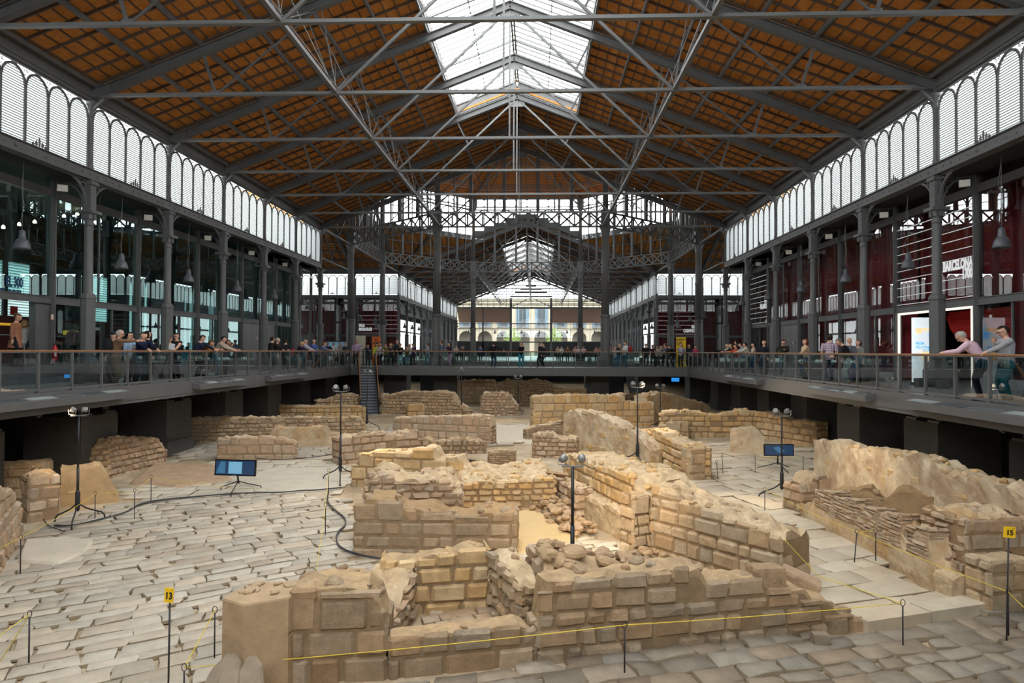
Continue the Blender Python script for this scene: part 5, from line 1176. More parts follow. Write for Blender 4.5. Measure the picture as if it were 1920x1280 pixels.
# ================================================================== STANDS, SCREENS, ROPES, PIERS, STAIRS
def stand(foot, top, label, heads, lit=(), dz=0.0, hidden=None, pole_r=.028):
    p = gnd(*foot, dz); H = at_y(foot[0], top, p.y).z - p.z
    r = empty('lamp_stand', p, 0, label, 'lamp stand', 'lamp stands in the excavation')
    MB().tube([(0, 0, .55), (0, 0, H * .5)], pole_r * 1.15, 10).tube([(0, 0, H * .48), (0, 0, H - .12)], pole_r * .85, 10).build('pole', BLACK, r)
    MB().lathe([(.03, .32), (.055, .38), (.055, .78), (.035, .84)], n=12).build('collar', BLACK, r)
    a0 = (sum(map(ord, label)) % 7) * .15 + .2
    for k in range(3):
        a = a0 + k * 2 * PI / 3; c, s = math.cos(a), math.sin(a)
        m = MB(); m.tube([(0.03 * c, .03 * s, .5), (.2 * c, .2 * s, .36), (.55 * c, .55 * s, .2), (.62 * c, .62 * s, .12), (.63 * c, .63 * s, .0)], .02, 8); m.box((.63 * c, .63 * s, .01), (.06, .06, .02)); m.build('leg', BLACK, r)
    MB().beam((-.2, 0, H - .12), (.2, 0, H - .12), .04, .03).build('crossbar', ALU, r)
    for i, (ox, rx, rz) in enumerate(heads):
        M = Matrix.Translation((ox, 0, H + .03)) @ Euler((rx, 0, rz)).to_matrix().to_4x4() @ Matrix.Rotation(PI / 2, 4, 'X')
        m = MB().lathe([(.03, -.085), (.055, -.08), (.068, -.05), (.072, .03), (.076, .037), (.068, .04)], n=18); m.xform(M); h = m.build('lamp_head', ALU, r)
        m = MB().lathe([(.066, .035), (.064, .039)], n=18); m.xform(M); m.build('lens', GLOW if i in lit else mat('lamp_glass', (.5, .48, .42), .2) if 'lamp_glass' not in bpy.data.materials else bpy.data.materials['lamp_glass'], h)
        MB().tube([(ox - .1, 0, H + .04), (ox - .09, 0, H - .09), (ox + .09, 0, H - .09), (ox + .1, 0, H + .04)], .009, 6).build('yoke', ALU, r)
    return r, p, H
# local -y of a head is its aim before rotation
LS = []
LS.append(stand((145, 982), 770, 'black lamp stand with two round lamps before the golden niche at left', [(-.17, -.5, -1.0), (.17, .1, 2.4)]))
LS.append(stand((638, 903), 727, 'black lamp stand in the middle left with its left lamp lit', [(-.17, -.5, .2), (.17, -.2, 2.0)], (0,)))
LS.append(stand((688, 806), 697, 'lamp stand in front of the staircase', [(-.17, -.2, -1.2), (.17, -.5, .2)], (1,)))
LS.append(stand((865, 779), 691, 'slender lamp stand right of the staircase before the ragged wall', [(0, -.3, .3)]))
LS.append(stand((971, 776), 706, 'slender lamp stand in front of the stump under the bridge', [(-.17, -.3, .3), (.17, -.3, -2)], (0,)))
LS.append(stand((1195, 872), 720, 'tall lamp stand behind the coursed wall in the centre right with its left lamp lit', [(-.17, -.5, .1), (.17, -.3, 2.2)], (0,)))
LS.append(stand((1238, 806), 723, 'lamp stand with two lit lamps before the curved wall at rear right', [(-.17, -.4, -.5), (.17, -.4, .5)], (0, 1)))
LS.append(stand((1466, 938), 772, 'black lamp stand in the right street before the monitor', [(-.17, -.4, -.7), (.17, -.4, .8)]))
LS.append(stand((1073, 1108), 862, 'thick black lamp pole with two lamps seen from behind, behind the stone mound', [(-.17, -.35, 2.5), (.17, -.2, 3.2)], pole_r=.036))
def monitor(foot, x0, x1, y0, y1, label, tilt, rz, strip):
    p = gnd(*foot); w = at_y(x1, y0, p.y).x - at_y(x0, y0, p.y).x; z1 = at_y(x0, y0, p.y).z - p.z; z0 = at_y(x0, y1, p.y).z - p.z; h = z1 - z0; cx = (at_y(x0, y0, p.y).x + at_y(x1, y0, p.y).x) / 2 - p.x
    r = empty('screen_stand', p, 0, label, 'monitor', 'monitors on low stands'); M = Matrix.Translation((cx, 0, (z0 + z1) / 2)) @ Euler((tilt, 0, rz)).to_matrix().to_4x4()
    m = MB(); m.bb(-w / 2, w / 2, -.03, .03, -h / 2, h / 2); m.bb(-w / 4, w / 4, .03, .08, -h / 4, h / 4); m.xform(M); m.build('casing', mat('gloss_black', (.008, .008, .01), .15) if 'gloss_black' not in bpy.data.materials else bpy.data.materials['gloss_black'], r)
    m = MB(); e = .035; m.quad((-w / 2 + e, -.033, -h / 2 + e), (w / 2 - e, -.033, -h / 2 + e), (w / 2 - e, -.033, h / 2 - e), (-w / 2 + e, -.033, h / 2 - e), 0)
    if strip: m.quad((-w * .16, -.035, -h * .36), (w * .17, -.035, -h * .36), (w * .17, -.035, h * .36), (-w * .16, -.035, h * .36), 1); m.quad((-w * .46, -.035, -h * .36), (-w * .24, -.035, -h * .36), (-w * .24, -.035, h * .36), (-w * .36, -.035, h * .36), 2)
    else: m.quad((-w * .2, -.035, h * .2), (w * .0, -.035, -h * .25), (w * .2, -.035, -h * .1), (-w * .02, -.035, h * .3), 2)
    m.xform(M); m.build('screen', [mat('screen_dark', (.01, .015, .025), .12, emit=(.02, .05, .11), estr=.35), mat('screen_light', (.05, .12, .18), .15, emit=(.16, .36, .50), estr=.4), mat('screen_mid', (.02, .05, .08), .15, emit=(.05, .16, .28), estr=.35)], r)
    m = MB(); m.bb(-w * .05, w * .05, -.034, -.03, -h / 2 + .012, -h / 2 + .022); m.xform(M); m.build('badge', ALU, r)
    MB().tube([(0, .05, .25), (cx * .5, .05, z0), (cx, .06, (z0 + z1) / 2)], .03, 8).build('mast', BLACK, r)
    for k in range(3):
        a = -PI / 2 + k * 2 * PI / 3 + .15; c, s = math.cos(a), math.sin(a); m = MB(); m.tube([(0, 0, .33), (.3 * c, .3 * s, .22), (.68 * c, .68 * s, .1), (.70 * c, .70 * s, 0)], .016, 8); m.build('leg', BLACK, r)
    return r
monitor((446, 922), 402, 482, 861, 891, 'flat monitor showing a pale blue picture on a low tripod at left', -.1, -.09, True)
monitor((1459, 884), 1431, 1489, 832, 854, 'dark flat monitor on a low stand at the far end of the right street', -.06, .1, False)
# rope posts, ropes, number signs
def post(base, top, label, lean=0):
    p = gnd(*base); H = at_y(base[0], top, p.y).z - p.z; r = empty('rope_post', p, 0, label, 'rope post', 'thin rope posts'); t = Vector((lean, 0, H - .05))
    MB().tube([(0, 0, -.05), t], .011, 8).build('rod', STEELR, r)
    pts = [t + Vector((.035 * math.sin(a * PI / 6), 0, .045 - .05 * math.cos(a * PI / 6))) for a in range(13)]; MB().tube(pts, .006, 6).build('loop', STEELR, r); return p + Vector((lean, 0, H - .01))
PT = {}
for k, b, t, lab, *ln in (
    ('a', (38, 1077), 1006, 'thin rope post before the near left wall'), ('b', (178, 974), 924, 'thin rope post right of the left lamp stand'), ('c', (252, 974), 919, 'thin rope post beside the cable bend at left'), ('d', (283, 941), 893, 'thin rope post at the edge of the reddish earth patch'),
    ('e', (54, 1245), 1150, 'thin rope post at the left bottom of the picture'), ('f', (402, 1236), 1142, 'thin rope post just left of the dressed corner pier'), ('g', (345, 1292), 1250, 'short looking rope post at the bottom edge, right of the sign 13'),
    ('h', (616, 929), 881, 'thin rope post before the middle lamp stand, the further of two'), ('i', (610, 1004), 945, 'thin rope post on the paving left of the plastered wall, the nearer of two'),
    ('j', (1171, 1266), 1170, 'thin rope post before the foreground block wall'), ('k', (1693, 1215), 1129, 'thin rope post on the cobbles below the right street kerb'), ('l', (1891, 1197), 1108, 'thin rope post right behind the pole of sign 15'),
    ('m', (1601, 1060), 995, 'leaning rope post in the right street, left of a pair', .06), ('n', (1642, 1057), 995, 'upright rope post in the right street, right of a pair'), ('o', (1434, 962), 916, 'thin rope post beside the right lamp stand'),
    ('p', (1347, 903), 865, 'thin rope post right of the square ashlar pier, left of a pair', -.06), ('q', (1356, 892), 855, 'thin rope post right of the square ashlar pier, right of a pair', -.04), ('r', (1416, 889), 854, 'thin rope post left of the right-hand monitor'), ('s', (1506, 894), 858, 'thin rope post right of the right-hand monitor')):
    PT[k] = post(b, t, lab, *(ln or [0]))
def rope(pts, label, sag=.03, mt=ROPE, r=.006, name='rope', cat='rope', grp='yellow barrier ropes'):
    m = MB(); P = []
    for a, b in zip(pts, pts[1:]):
        for k in range(10):
            t = k / 10; p = Vector(a).lerp(Vector(b), t); P.append(p - Vector((0, 0, 4 * t * (1 - t) * sag * (Vector(b) - Vector(a)).length * .25)))
    P.append(Vector(pts[-1])); m.tube(P, r, 6); o = m.build(name, mt); return tag(o, label, cat, grp)
wall_pt = at_y(1488, 945, gnd(1500, 966).y)
rope([gnd(0, 1085, .6) + Vector((-1, -1, 0)), PT['a'], PT['b'], PT['c'], PT['d'], gnd(420, 912, .55)], 'thin yellow rope strung along the posts on the left side', .05)
rope([PT['g'], PT['j'], PT['k']], 'yellow rope stretched across the foreground block wall', .02)
rope([PT['g'], PT['f']], 'short yellow rope between the posts left of the corner pier')
rope([gnd(0, 1240, .1), PT['e'], gnd(-60, 1230, .7)], 'yellow rope passing through the post at bottom left')
rope([PT['k'], gnd(1535, 1080, .65), gnd(1470, 1010, 1.2)], 'faint yellow rope crossing above the right street slabs', .02)
rope([PT['o'], wall_pt, PT['m'], PT['l'], gnd(1960, 1175, .7)], 'yellow rope running down along the ragged wall to sign 15', .03)
rope([PT['m'], PT['n']], 'short yellow rope between the pair of posts in the right street')
rope([PT['h'], PT['i'], gnd(592, 1078)], 'yellow rope between the two posts left of the plastered wall')
rope([PT['r'], PT['s']], 'yellow rope in front of the right-hand monitor')
def numsign(base, top, x0, x1, y0, y1, txt, label, lean):
    p = gnd(*base); H = at_y(base[0], top, p.y).z - p.z; r = empty('number_sign', p, 0, label, 'sign', 'yellow number signs'); q = at_y((x0 + x1) / 2, (y0 + y1) / 2, p.y) - p; w = at_y(x1, y0, p.y).x - at_y(x0, y0, p.y).x; h = at_y(x0, y0, p.y).z - at_y(x0, y1, p.y).z
    MB().tube([(0, 0, -.1), (q.x, 0, q.z - h * .3)], .012, 8).build('pole', STEELR, r)
    M = Matrix.Translation((q.x, -.02, q.z)) @ Euler((0, lean, 0)).to_matrix().to_4x4(); m = MB(); m.bb(-w / 2, w / 2, -.006, .006, -h / 2, h / 2); m.xform(M); pl = m.build('plate', YELLOW, r)
    m = MB(); text_into(m, txt, h * .66, (0, -.009, -h * .25), (1, 0, 0), align='CENTER', bold=h * .022, wide=.82 if h > w else 1.0); m.bb(w * .22, w * .42, -.0085, -.008, h * .37, h * .41); m.xform(M); m.build('numeral', INK, r)
numsign((315, 1318), 1103, 310.5, 327, 1101, 1128, '13', 'yellow sign reading 13 on a thin pole at the left', .06)
numsign((1887, 1204), 986, 1880, 1902, 986.5, 1007, '15', 'yellow sign reading 15 on a thin pole at the right', .05)
# cables on the ground
def cable(pp, label, r=.016, n=1):
    m = MB()
    for k in range(n):
        P = [gnd(px, py) + Vector((k * .03 * math.sin(i), k * .035, .05 + r)) for i, (px, py) in enumerate(pp)]; Q = []
        for i in range(len(P) - 1):
            p0, p1, p2, p3 = P[max(0, i - 1)], P[i], P[i + 1], P[min(len(P) - 1, i + 2)]
            for s in range(6):
                t = s / 6; Q.append(.5 * ((2 * p1) + (p2 - p0) * t + (2 * p0 - 5 * p1 + 4 * p2 - p3) * t * t + (3 * p1 - p0 - 3 * p2 + p3) * t ** 3))
        Q.append(P[-1]); m.tube(Q, r, 6)
    o = m.build('cable', RUBBER); return tag(o, label, 'cable', 'black cables on the ground')
cable([(100, 990), (130, 990), (185, 978), (235, 964), (262, 950), (300, 942), (380, 934), (446, 929), (520, 927), (560, 924), (600, 922), (640, 918)], 'black cable bundle running across the left paving to the middle lamp stand', .014, 3)
cable([(616, 925), (613, 945), (628, 962), (645, 975), (648, 988), (634, 1004), (632, 1022), (645, 1036), (675, 1046), (712, 1053)], 'black cable bundle curving down beside the plastered wall', .013, 2)
cable([(480, 862), (520, 864), (560, 862), (600, 858), (632, 852)], 'black cable lying along the rear wall on the left', .013)
cable([(82, 978), (86, 985), (95, 992), (110, 997), (118, 1000)], 'short loop of black cable by the left lamp stand', .013)
# stairs
def stairs(x0, x1, ytop, ztop, ybot, zbot, n, label, rails=True):
    r = empty('staircase', (x0, ytop, ztop), 0, label, 'staircase', 'steel staircases'); w = x1 - x0; dz = (ztop - zbot) / n; dy = (ytop - ybot) / n
    TR = mat('tread_dark', (.05, .058, .07), .5) if 'tread_dark' not in bpy.data.materials else bpy.data.materials['tread_dark']; NO = bpy.data.materials.get('tread_nose') or mat('tread_nose', (.34, .38, .42), .35)
    for k in range(n):
        m = MB(); z = -(k + 1) * dz; y = -(k + 1) * dy
        m.bb(0.05, w - .05, y, y + dy + .03, z - .04, z, 0); m.bb(.05, w - .05, y + dy - .01, y + dy + .01, z, z + dz - .04, 0); m.bb(.05, w - .05, y - .012, y + .03, z - .03, z + .004, 1); m.build('step', [TR, NO], r)
    for x in (0, w):
        m = MB(); m.beam((x, 0, .0), (x, ybot - ytop, zbot - ztop), .05, .3); m.build('stringer', BLACK, r)
        if rails:
            m = MB(); k0, k1 = 0, .72
            a = Vector((x, 0, .95)); b = Vector((x, ybot - ytop, zbot - ztop + .95)); m.beam(a, b, .05, .16); m.build('handrail', WOODRAIL, r)
            m = MB(); m.beam((x, 0, .5), (x, ybot - ytop, zbot - ztop + .5), .02, .8); m.build('side_panel', mat('stair_panel', (.05, .055, .065), .5) if 'stair_panel' not in bpy.data.materials else bpy.data.materials['stair_panel'], r)
    return r
yb_ = 41.35
so = stairs(STX0, STX1, YW - .06, 0, yb_, gz(yb_), 17, 'steel staircase with wooden handrails leading down from the bridge'); so.rotation_euler = (0, 0, .285)
xa, xb = at_y(1174, 720, 54).x, at_y(1207, 720, 54).x
stairs(xa, xb, 54.5, -.5, 50.2, gz(50.2), 14, 'second steel staircase half hidden in the dark below the bridge', False)
# piers under the walkways
def pier_proto():
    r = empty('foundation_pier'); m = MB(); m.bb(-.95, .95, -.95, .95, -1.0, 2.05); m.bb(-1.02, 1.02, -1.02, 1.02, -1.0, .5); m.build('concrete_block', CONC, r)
    for x in (-.62, .62):
        m = MB(); m.bb(x - .16, x + .16, -.72, -.69, 2.05, 3.4); m.bb(x - .16, x + .16, -.5, -.47, 2.05, 3.4); m.bb(x - .015, x + .015, -.69, -.5, 2.05, 3.4); m.bb(x - .3, x + .3, -.9, -.35, 2.05, 2.12); m.build('steel_column', IRON, r)
    return r
PR = pier_proto(); pru = [0]
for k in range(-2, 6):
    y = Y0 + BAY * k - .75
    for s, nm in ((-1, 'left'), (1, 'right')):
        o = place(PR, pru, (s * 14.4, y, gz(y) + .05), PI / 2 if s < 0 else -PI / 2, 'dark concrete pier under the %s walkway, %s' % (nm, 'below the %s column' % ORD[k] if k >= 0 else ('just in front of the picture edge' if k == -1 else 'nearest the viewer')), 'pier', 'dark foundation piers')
for i, px in enumerate((745, 838, 1118, 1215, 660, 1310)):
    y = 50.5 if i < 4 else 52; p = at_y(px, 730, y); o = place(PR, pru, (p.x, y, gz(y) + .05), 0, 'dark pier under the cross bridge, %s' % ['left of the centre, further from it', 'left of the centre, nearer to it', 'right of the centre, nearer to it', 'right of the centre, further from it', 'behind the staircase', 'at the right corner'][i], 'pier', 'dark foundation piers')
    o.scale = (.9, .9, .98)
for i, (x0, x1, y) in enumerate(((788, 852, 53.0), (1096, 1170, 53.0))):
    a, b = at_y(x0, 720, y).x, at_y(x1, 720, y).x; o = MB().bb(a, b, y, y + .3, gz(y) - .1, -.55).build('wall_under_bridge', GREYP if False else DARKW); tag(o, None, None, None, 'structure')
def spot_under(x, y, s, lab):
    r = empty('spotlight', (x, y, -.55), 0, lab, 'spotlight', 'small spotlights under the deck edges'); m = MB().lathe([(.05, .1), (.07, .06), (.075, -.08), (.07, -.09)], n=12); m.xform(Euler((0, s * .7, 0)).to_matrix().to_4x4()); m.build('housing', BLACK, r); MB().bb(-.03, .03, -.03, .03, .05, .14).build('mount', BLACK, r)
for px, py, s, lab in ((78, 768, -1, 'small dark spotlight under the left deck edge, nearest'), (412, 722, -1, 'small dark spotlight under the left deck edge, middle'), (572, 708, -1, 'small dark spotlight under the left deck edge near the bridge, left one'), (600, 703, -1, 'small dark spotlight under the left deck edge near the bridge, right one'), (1336, 708, 1, 'small dark spotlight under the right deck edge near the bridge, left one'), (1364, 714, 1, 'small dark spotlight under the right deck edge near the bridge, right one'), (1874, 792, 1, 'small dark spotlight under the right deck edge, nearest')):
    p = at_x(px, py, (XL if s < 0 else XR)); spot_under(p.x - s * .1 * -1, p.y, s, lab)
# ================================================================== PEOPLE
SKIN = [mat('skin_fair', (.58, .33, .23), .55, spec=.3), mat('skin_tan', (.42, .22, .135), .55, spec=.3)]
_cl = {}
def cloth(c, key=None):
    k = key or tuple(round(x, 3) for x in c)
    if k not in _cl: _cl[k] = mat('cloth_%d' % len(_cl), c, .85, var=.12, scale=9, bump=.25, bscale=30, spec=.15)
    return _cl[k]
def plaid():
    m = mat('plaid_cotton', (.55, .36, .44), .85); nt = m.node_tree; N = nt.nodes; L = nt.links; b = N['Principled BSDF']; tc = N.new('ShaderNodeTexCoord'); last = None
    for ax, sc in (('X', 11), ('Z', 11), ('X', 22), ('Z', 22)):
        w = N.new('ShaderNodeTexWave'); w.bands_direction = ax; w.inputs['Scale'].default_value = sc / 3.3; L.new(tc.outputs['Object'], w.inputs['Vector'])
        r = N.new('ShaderNodeMapRange'); r.inputs['From Min'].default_value = .75; r.inputs['From Max'].default_value = .9; L.new(w.outputs['Fac'], r.inputs['Value'])
        mx = N.new('ShaderNodeMix'); mx.data_type = 'RGBA'; L.new(r.outputs['Result'], mx.inputs['Factor'])
        if last is None: mx.inputs['A'].default_value = (.52, .33, .42, 1)
        else: L.new(last, mx.inputs['A'])
        mx.inputs['B'].default_value = (.07, .05, .11, 1) if sc == 11 else (.62, .5, .58, 1); last = mx.outputs['Result']
    L.new(last, b.inputs['Base Color']); return m
def loft(mb, secs, n=14):
    """closed loft through (centre, lateral axis, depth axis, half width, half depth) sections"""
    vs = []
    for c, lx, ly, a, b in secs:
        for k in range(n):
            q = 2 * PI * k / n; cs, sn = math.cos(q), math.sin(q); vs.append(c + lx * (a * math.copysign(abs(cs) ** .85, cs)) + ly * (b * math.copysign(abs(sn) ** .85, sn)))
    fs = [(i * n + k, i * n + (k + 1) % n, (i + 1) * n + (k + 1) % n, (i + 1) * n + k) for i in range(len(secs) - 1) for k in range(n)]
    fs += [tuple(range(n))[::-1], tuple((len(secs) - 1) * n + k for k in range(n))]; mb.add(vs, fs, 0, True)
def remesh(mb, name, mt, vox, parent=None, smooth=3):
    o = mb.build(name, mt); r = o.modifiers.new('r', 'REMESH'); r.mode = 'VOXEL'; r.voxel_size = vox; r.use_smooth_shade = True
    s = o.modifiers.new('s', 'SMOOTH'); s.iterations = smooth; s.factor = .5
    bpy.context.view_layer.update(); dg = bpy.context.evaluated_depsgraph_get(); me = bpy.data.meshes.new_from_object(o.evaluated_get(dg)); old = o.data; o.modifiers.clear(); o.data = me
    bpy.data.meshes.remove(old); me.materials.clear(); me.materials.append(mt); me.name = name
    for p in me.polygons: p.use_smooth = True
    if parent: o.parent = parent
    return o
def ik(a, t, l1, l2, pole):
    d = t - a; L = min(d.length, (l1 + l2) * .995); d = d.normalized(); x = (l1 * l1 - l2 * l2 + L * L) / (2 * L); hh = math.sqrt(max(0, l1 * l1 - x * x)); p = pole - d * pole.dot(d); p.normalize(); return a + d * x + p * hh, a + d * L
HANDS = {'down': (.15, .03, .46), 'front': (.08, .24, .60), 'rail': (.10, .30, None), 'chin': (.02, .13, .79), 'phone': (.05, .22, .70), 'face': (.04, .15, .83), 'back': (.06, -.14, .56), 'pocket': (.13, .07, .55), 'point': (.02, .42, .80), 'side': (.42, .12, None), 'hip': (.15, -.02, .57), 'cross': (-.06, .15, .68)}
def person(label, loc, head=180, h=1.72, top=(.1, .1, .1), legs=(.05, .06, .1), hair=(.03, .02, .015), style='short', arms=('down', 'down'), lean=0.0, nod=0.0, turn=0.0, walk=0.0, shoes=(.03, .03, .03), skin=0, fat=1.0, sleeve=1.0, long_=0.0, skirt=None, near=False, seat=None, rail=1.1, extra=None, topmat=None, female=False, cap=None, spread=0.0):
    S_ = h; X = Vector((1, 0, 0)); Y = Vector((0, 1, 0)); Z = Vector((0, 0, 1)); sw = (.105 if female else .118) * S_
    hipz = .525 * S_ if seat is None else seat + .09; hip = Vector((0, 0, hipz))
    sp = Vector((0, math.sin(lean), math.cos(lean))); fd = Vector((0, math.cos(lean), -math.sin(lean)))
    P = lambda t: hip + sp * (t * S_)
    if lean > .15: hip = hip - Y * .1 * math.sin(lean); 
    neck = P(.315); shl = P(.285)
    na = lean * .75 + nod; hs = Vector((math.sin(turn) * 0, math.sin(na), math.cos(na))); hc = neck + sp * .02 * S_ + hs * .068 * S_
    ct, st = math.cos(turn), math.sin(turn); hx = X * ct + Y * st; hf = hs.cross(hx) * -1; hf = hx.cross(hs) * -1 if (hx.cross(hs)).y > 0 and False else hs.cross(hx)
    def legpts(s):
        h0 = hip + X * (s * .055 * S_) - Z * .02 * S_
        if seat is not None: k = h0 + Y * .24 * S_ + Z * .0; a = Vector((k.x, k.y - .02, k.z - .235 * S_)); return h0, k, a
        f = walk * s; a = Vector((s * (.06 + spread) * S_, f * .17 * S_, .045 * S_ + (.04 * S_ if f < 0 and walk else 0))); k, a2 = ik(h0, a, .245 * S_, .24 * S_, Y + X * s * .1); return h0, k, a
    LG = {s: legpts(s) for s in (-1, 1)}
    def armpts(s, a):
        sh = shl + X * (s * sw) ; t = HANDS[a]; z = t[2] * S_ if t[2] else rail - .0
        if a in ('rail', 'side'): T = Vector((s * t[0] * S_, hip.y + t[1] * S_ + max(0, math.sin(lean)) * .22 * S_, rail + .035))
        else:
            T = Vector((s * t[0] * S_, t[1] * S_, z)) + (sp * (.0) + Y * (math.sin(lean) * max(0, (t[2] - .5)) * S_ * .9)) - Z * ((1 - math.cos(lean)) * max(0, t[2] - .5) * S_)
            if seat is not None: T = T + Z * (hipz - .525 * S_)
        e, w = ik(sh, T, .165 * S_, .15 * S_, Vector((s * .35, -.1, -1)) if a in ('chin', 'face', 'phone', 'front', 'cross') else Vector((s * .8, -.7, -.6))); return sh, e, w
    AR = {s: armpts(s, a) for s, a in zip((-1, 1), arms)}
    def torso(mb, g, t0, t1):
        prof = [(-.06, .080, .060), (-.02, .094, .070), (.05, .092, .066), (.11, .083, .060), (.17, .090, .066), (.235, .102, .068), (.275, .100, .058), (.30, .066, .042), (.325, .036, .034), (.345, .031, .032)]
        if female: prof = [(t, a * (.93 if t > .12 else 1.02), b * (1.05 if .15 < t < .26 else .95)) for t, a, b in prof]
        loft(mb, [(P(t), X, fd, a * S_ * (fat if t < .29 else 1) + g, b * S_ * (fat * 1.05 if t < .27 else 1) + g) for t, a, b in prof if t0 <= t <= t1])
    def arms_(mb, g, cut):
        for s in (-1, 1):
            sh, e, w = AR[s]; r = [.036, .034, .028, .027, .019] if not female else [.031, .029, .024, .023, .016]; pts = [sh - X * s * .015 * S_, sh.lerp(e, .35), e, e.lerp(w, .35), w]; rr = [x * S_ + g for x in r]
            if cut < 1: n_ = 3 if cut > .45 else 2; pts, rr = pts[:n_], rr[:n_]
            mb.tube(pts, rr, 10)
    def legs_(mb, g, low=1.0):
        for s in (-1, 1):
            a, k, f = LG[s]; pts = [a + Z * .03 * S_, a.lerp(k, .4), k, k.lerp(f, .35), f]; r = [.058 * fat, .052 * fat, .036, .034, .021]; rr = [x * S_ + g * (1 if i < 4 else 1.6) for i, x in enumerate(r)]
            if low < 1: pts, rr = pts[:3], rr[:3]
            mb.tube(pts, rr, 10)
    v = .013 if near else .021
    b = MB(); torso(b, -.004, -1, 1); arms_(b, 0, 1); legs_(b, -.004)
    # head with jaw, nose, ears
    hr = .062 * S_; loft(b, [(hc + hs * (z * hr) + hf * (y * hr), hx, hf, a * hr, d * hr) for z, y, a, d in ((-1.05, .30, .30, .30), (-.8, .22, .58, .66), (-.35, .06, .80, .90), (.1, 0, .90, 1.02), (.5, -.05, .88, .98), (.85, -.05, .66, .74), (1.08, -.05, .28, .3))], 12)
    b.tube([hc + hf * hr * .85 + hs * hr * .15, hc + hf * hr * 1.16 - hs * hr * .22, hc + hf * hr * .85 - hs * hr * .32], [.10 * hr, .17 * hr, .14 * hr], 6)
    for s in (-1, 1): b.tube([hc + hx * (s * hr * .84) + hs * hr * .2, hc + hx * (s * hr * .98) - hs * hr * .05, hc + hx * (s * hr * .84) - hs * hr * .28], [.10 * hr, .17 * hr, .08 * hr], 6)
    for s in (-1, 1):
        sh, e, w = AR[s]; d = (w - e).normalized(); onr = arms[0 if s < 0 else 1] in ('rail', 'side'); d = (d + (Z * -.1 if onr else Vector())).normalized(); b.tube([w - d * .01, w + d * .03, w + d * .055 * S_], [.020 * S_, .024 * S_, .021 * S_], 8)
        f, k, a = LG[s]; b.tube([a, a + Y * .06 * S_ - Z * .025 * S_], [.02 * S_, .022 * S_], 8)
    body = remesh(b, 'person', SKIN[skin], v, None, 2)
    # fingers and thumb, rooted in the palm
    fm = MB()
    for s in (-1, 1):
        sh, e, w = AR[s]; d = (w - e).normalized(); lat = d.cross(Z); lat = X if lat.length < .2 else lat.normalized(); nn = lat.cross(d).normalized(); nn = nn if nn.z < 0 else -nn; base = w + d * .048 * S_
        for k, (o_, ln) in enumerate(((-.017, .040), (-.006, .046), (.006, .043), (.017, .034))):
            p = base + lat * (o_ * S_); fm.tube([p, p + d * ln * S_ * .55 + nn * .006 * S_, p + d * ln * S_ * .85 + nn * .022 * S_], [.0056 * S_, .0052 * S_, .004 * S_], 5)
        p = w + d * .02 * S_ + lat * (-s * .018 * S_); fm.tube([p, p + d * .022 * S_ - lat * (s * .016 * S_), p + d * .04 * S_ - lat * (s * .014 * S_) + nn * .006 * S_], [.0065 * S_, .006 * S_, .0045 * S_], 5)
    me = body.data; n0 = len(me.vertices); vs = [tuple(x.co) for x in me.vertices] + fm.v; fs = [tuple(p.vertices) for p in me.polygons] + [tuple(i + n0 for i in f) for f in fm.f]
    me2 = bpy.data.meshes.new('person'); me2.from_pydata(vs, [], fs); me2.materials.append(SKIN[skin]); me2.polygons.foreach_set('use_smooth', [True] * len(fs)); me2.update(); body.data = me2; bpy.data.meshes.remove(me)
    # clothes
    t = MB(); torso(t, .010, -.06 if not long_ else -.06, .31)
    if long_: loft(t, [(P(.02), X, fd, .092 * S_ * fat + .014, .07 * S_ * fat + .014), (hip - Z * long_ * .5, X, Y, .10 * S_ + .02, .085 * S_ + .02), (hip - Z * long_, X, Y, .115 * S_ + .02, .10 * S_ + .02)])
    arms_(t, .009, sleeve); remesh(t, 'jacket' if long_ else 'shirt', topmat or cloth(top), v, body, 3)
    l = MB()
    if skirt:
        loft(l, [(P(.06), X, fd, .085 * S_ + .01, .065 * S_ + .01), (hip, X, Y, .098 * S_ + .012, .085 * S_ + .012), (hip - Z * skirt, X, Y, .115 * S_, .10 * S_)]); remesh(l, 'skirt', cloth(legs), v, body, 2)
    else: torso(l, .006, -.07, .07); legs_(l, .012); remesh(l, 'trousers', cloth(legs), v, body, 2)
    for s in (-1, 1):
        a = LG[s][2]; m = MB(); loft(m, [(a + Z * (z * S_) + Y * (y * S_), X, Y, w * S_, dd * S_) for z, y, w, dd in ((-.045, .03, .026, .072), (-.03, .03, .030, .075), (-.012, .018, .027, .056), (.008, 0, .024, .03))], 12); m.build('shoe', cloth(shoes), body)
    if style != 'bald':
        m = MB(); nu, nv = 16, 9; vv = []; idx = {}
        for j in range(nv + 1):
            th = PI * .78 * j / nv
            for i in range(nu):
                ph = 2 * PI * i / nu; d = hs * math.cos(th) + (hx * math.cos(ph) + hf * math.sin(ph)) * math.sin(th); fr = math.sin(ph) * math.sin(th); lim = .30 if style != 'crop' else .22
                r_ = hr * (1.17 if style != 'crop' else 1.12) + .006 * math.sin(i * 3.1 + j * 2); keep = not (fr > .12 and math.cos(th) < .62 - .1 * (fr < .5)) and (style in ('long', 'bob') or math.cos(th) > -.55 or fr < -.2)
                if style == 'fringe' and math.cos(th) < -.7: keep = False
                vv.append(hc + hs * hr * .03 - hf * hr * .04 + Vector(d) * r_ * (1 if math.cos(th) > -.1 else .92)); idx[(j, i)] = keep
        fs = [(j * nu + i, j * nu + (i + 1) % nu, (j + 1) * nu + (i + 1) % nu, (j + 1) * nu + i) for j in range(nv) for i in range(nu) if idx[(j, i)] and idx[(j + 1, i)] and idx[(j, (i + 1) % nu)] and idx[(j + 1, (i + 1) % nu)]]
        m.add(vv, fs, 0, True)
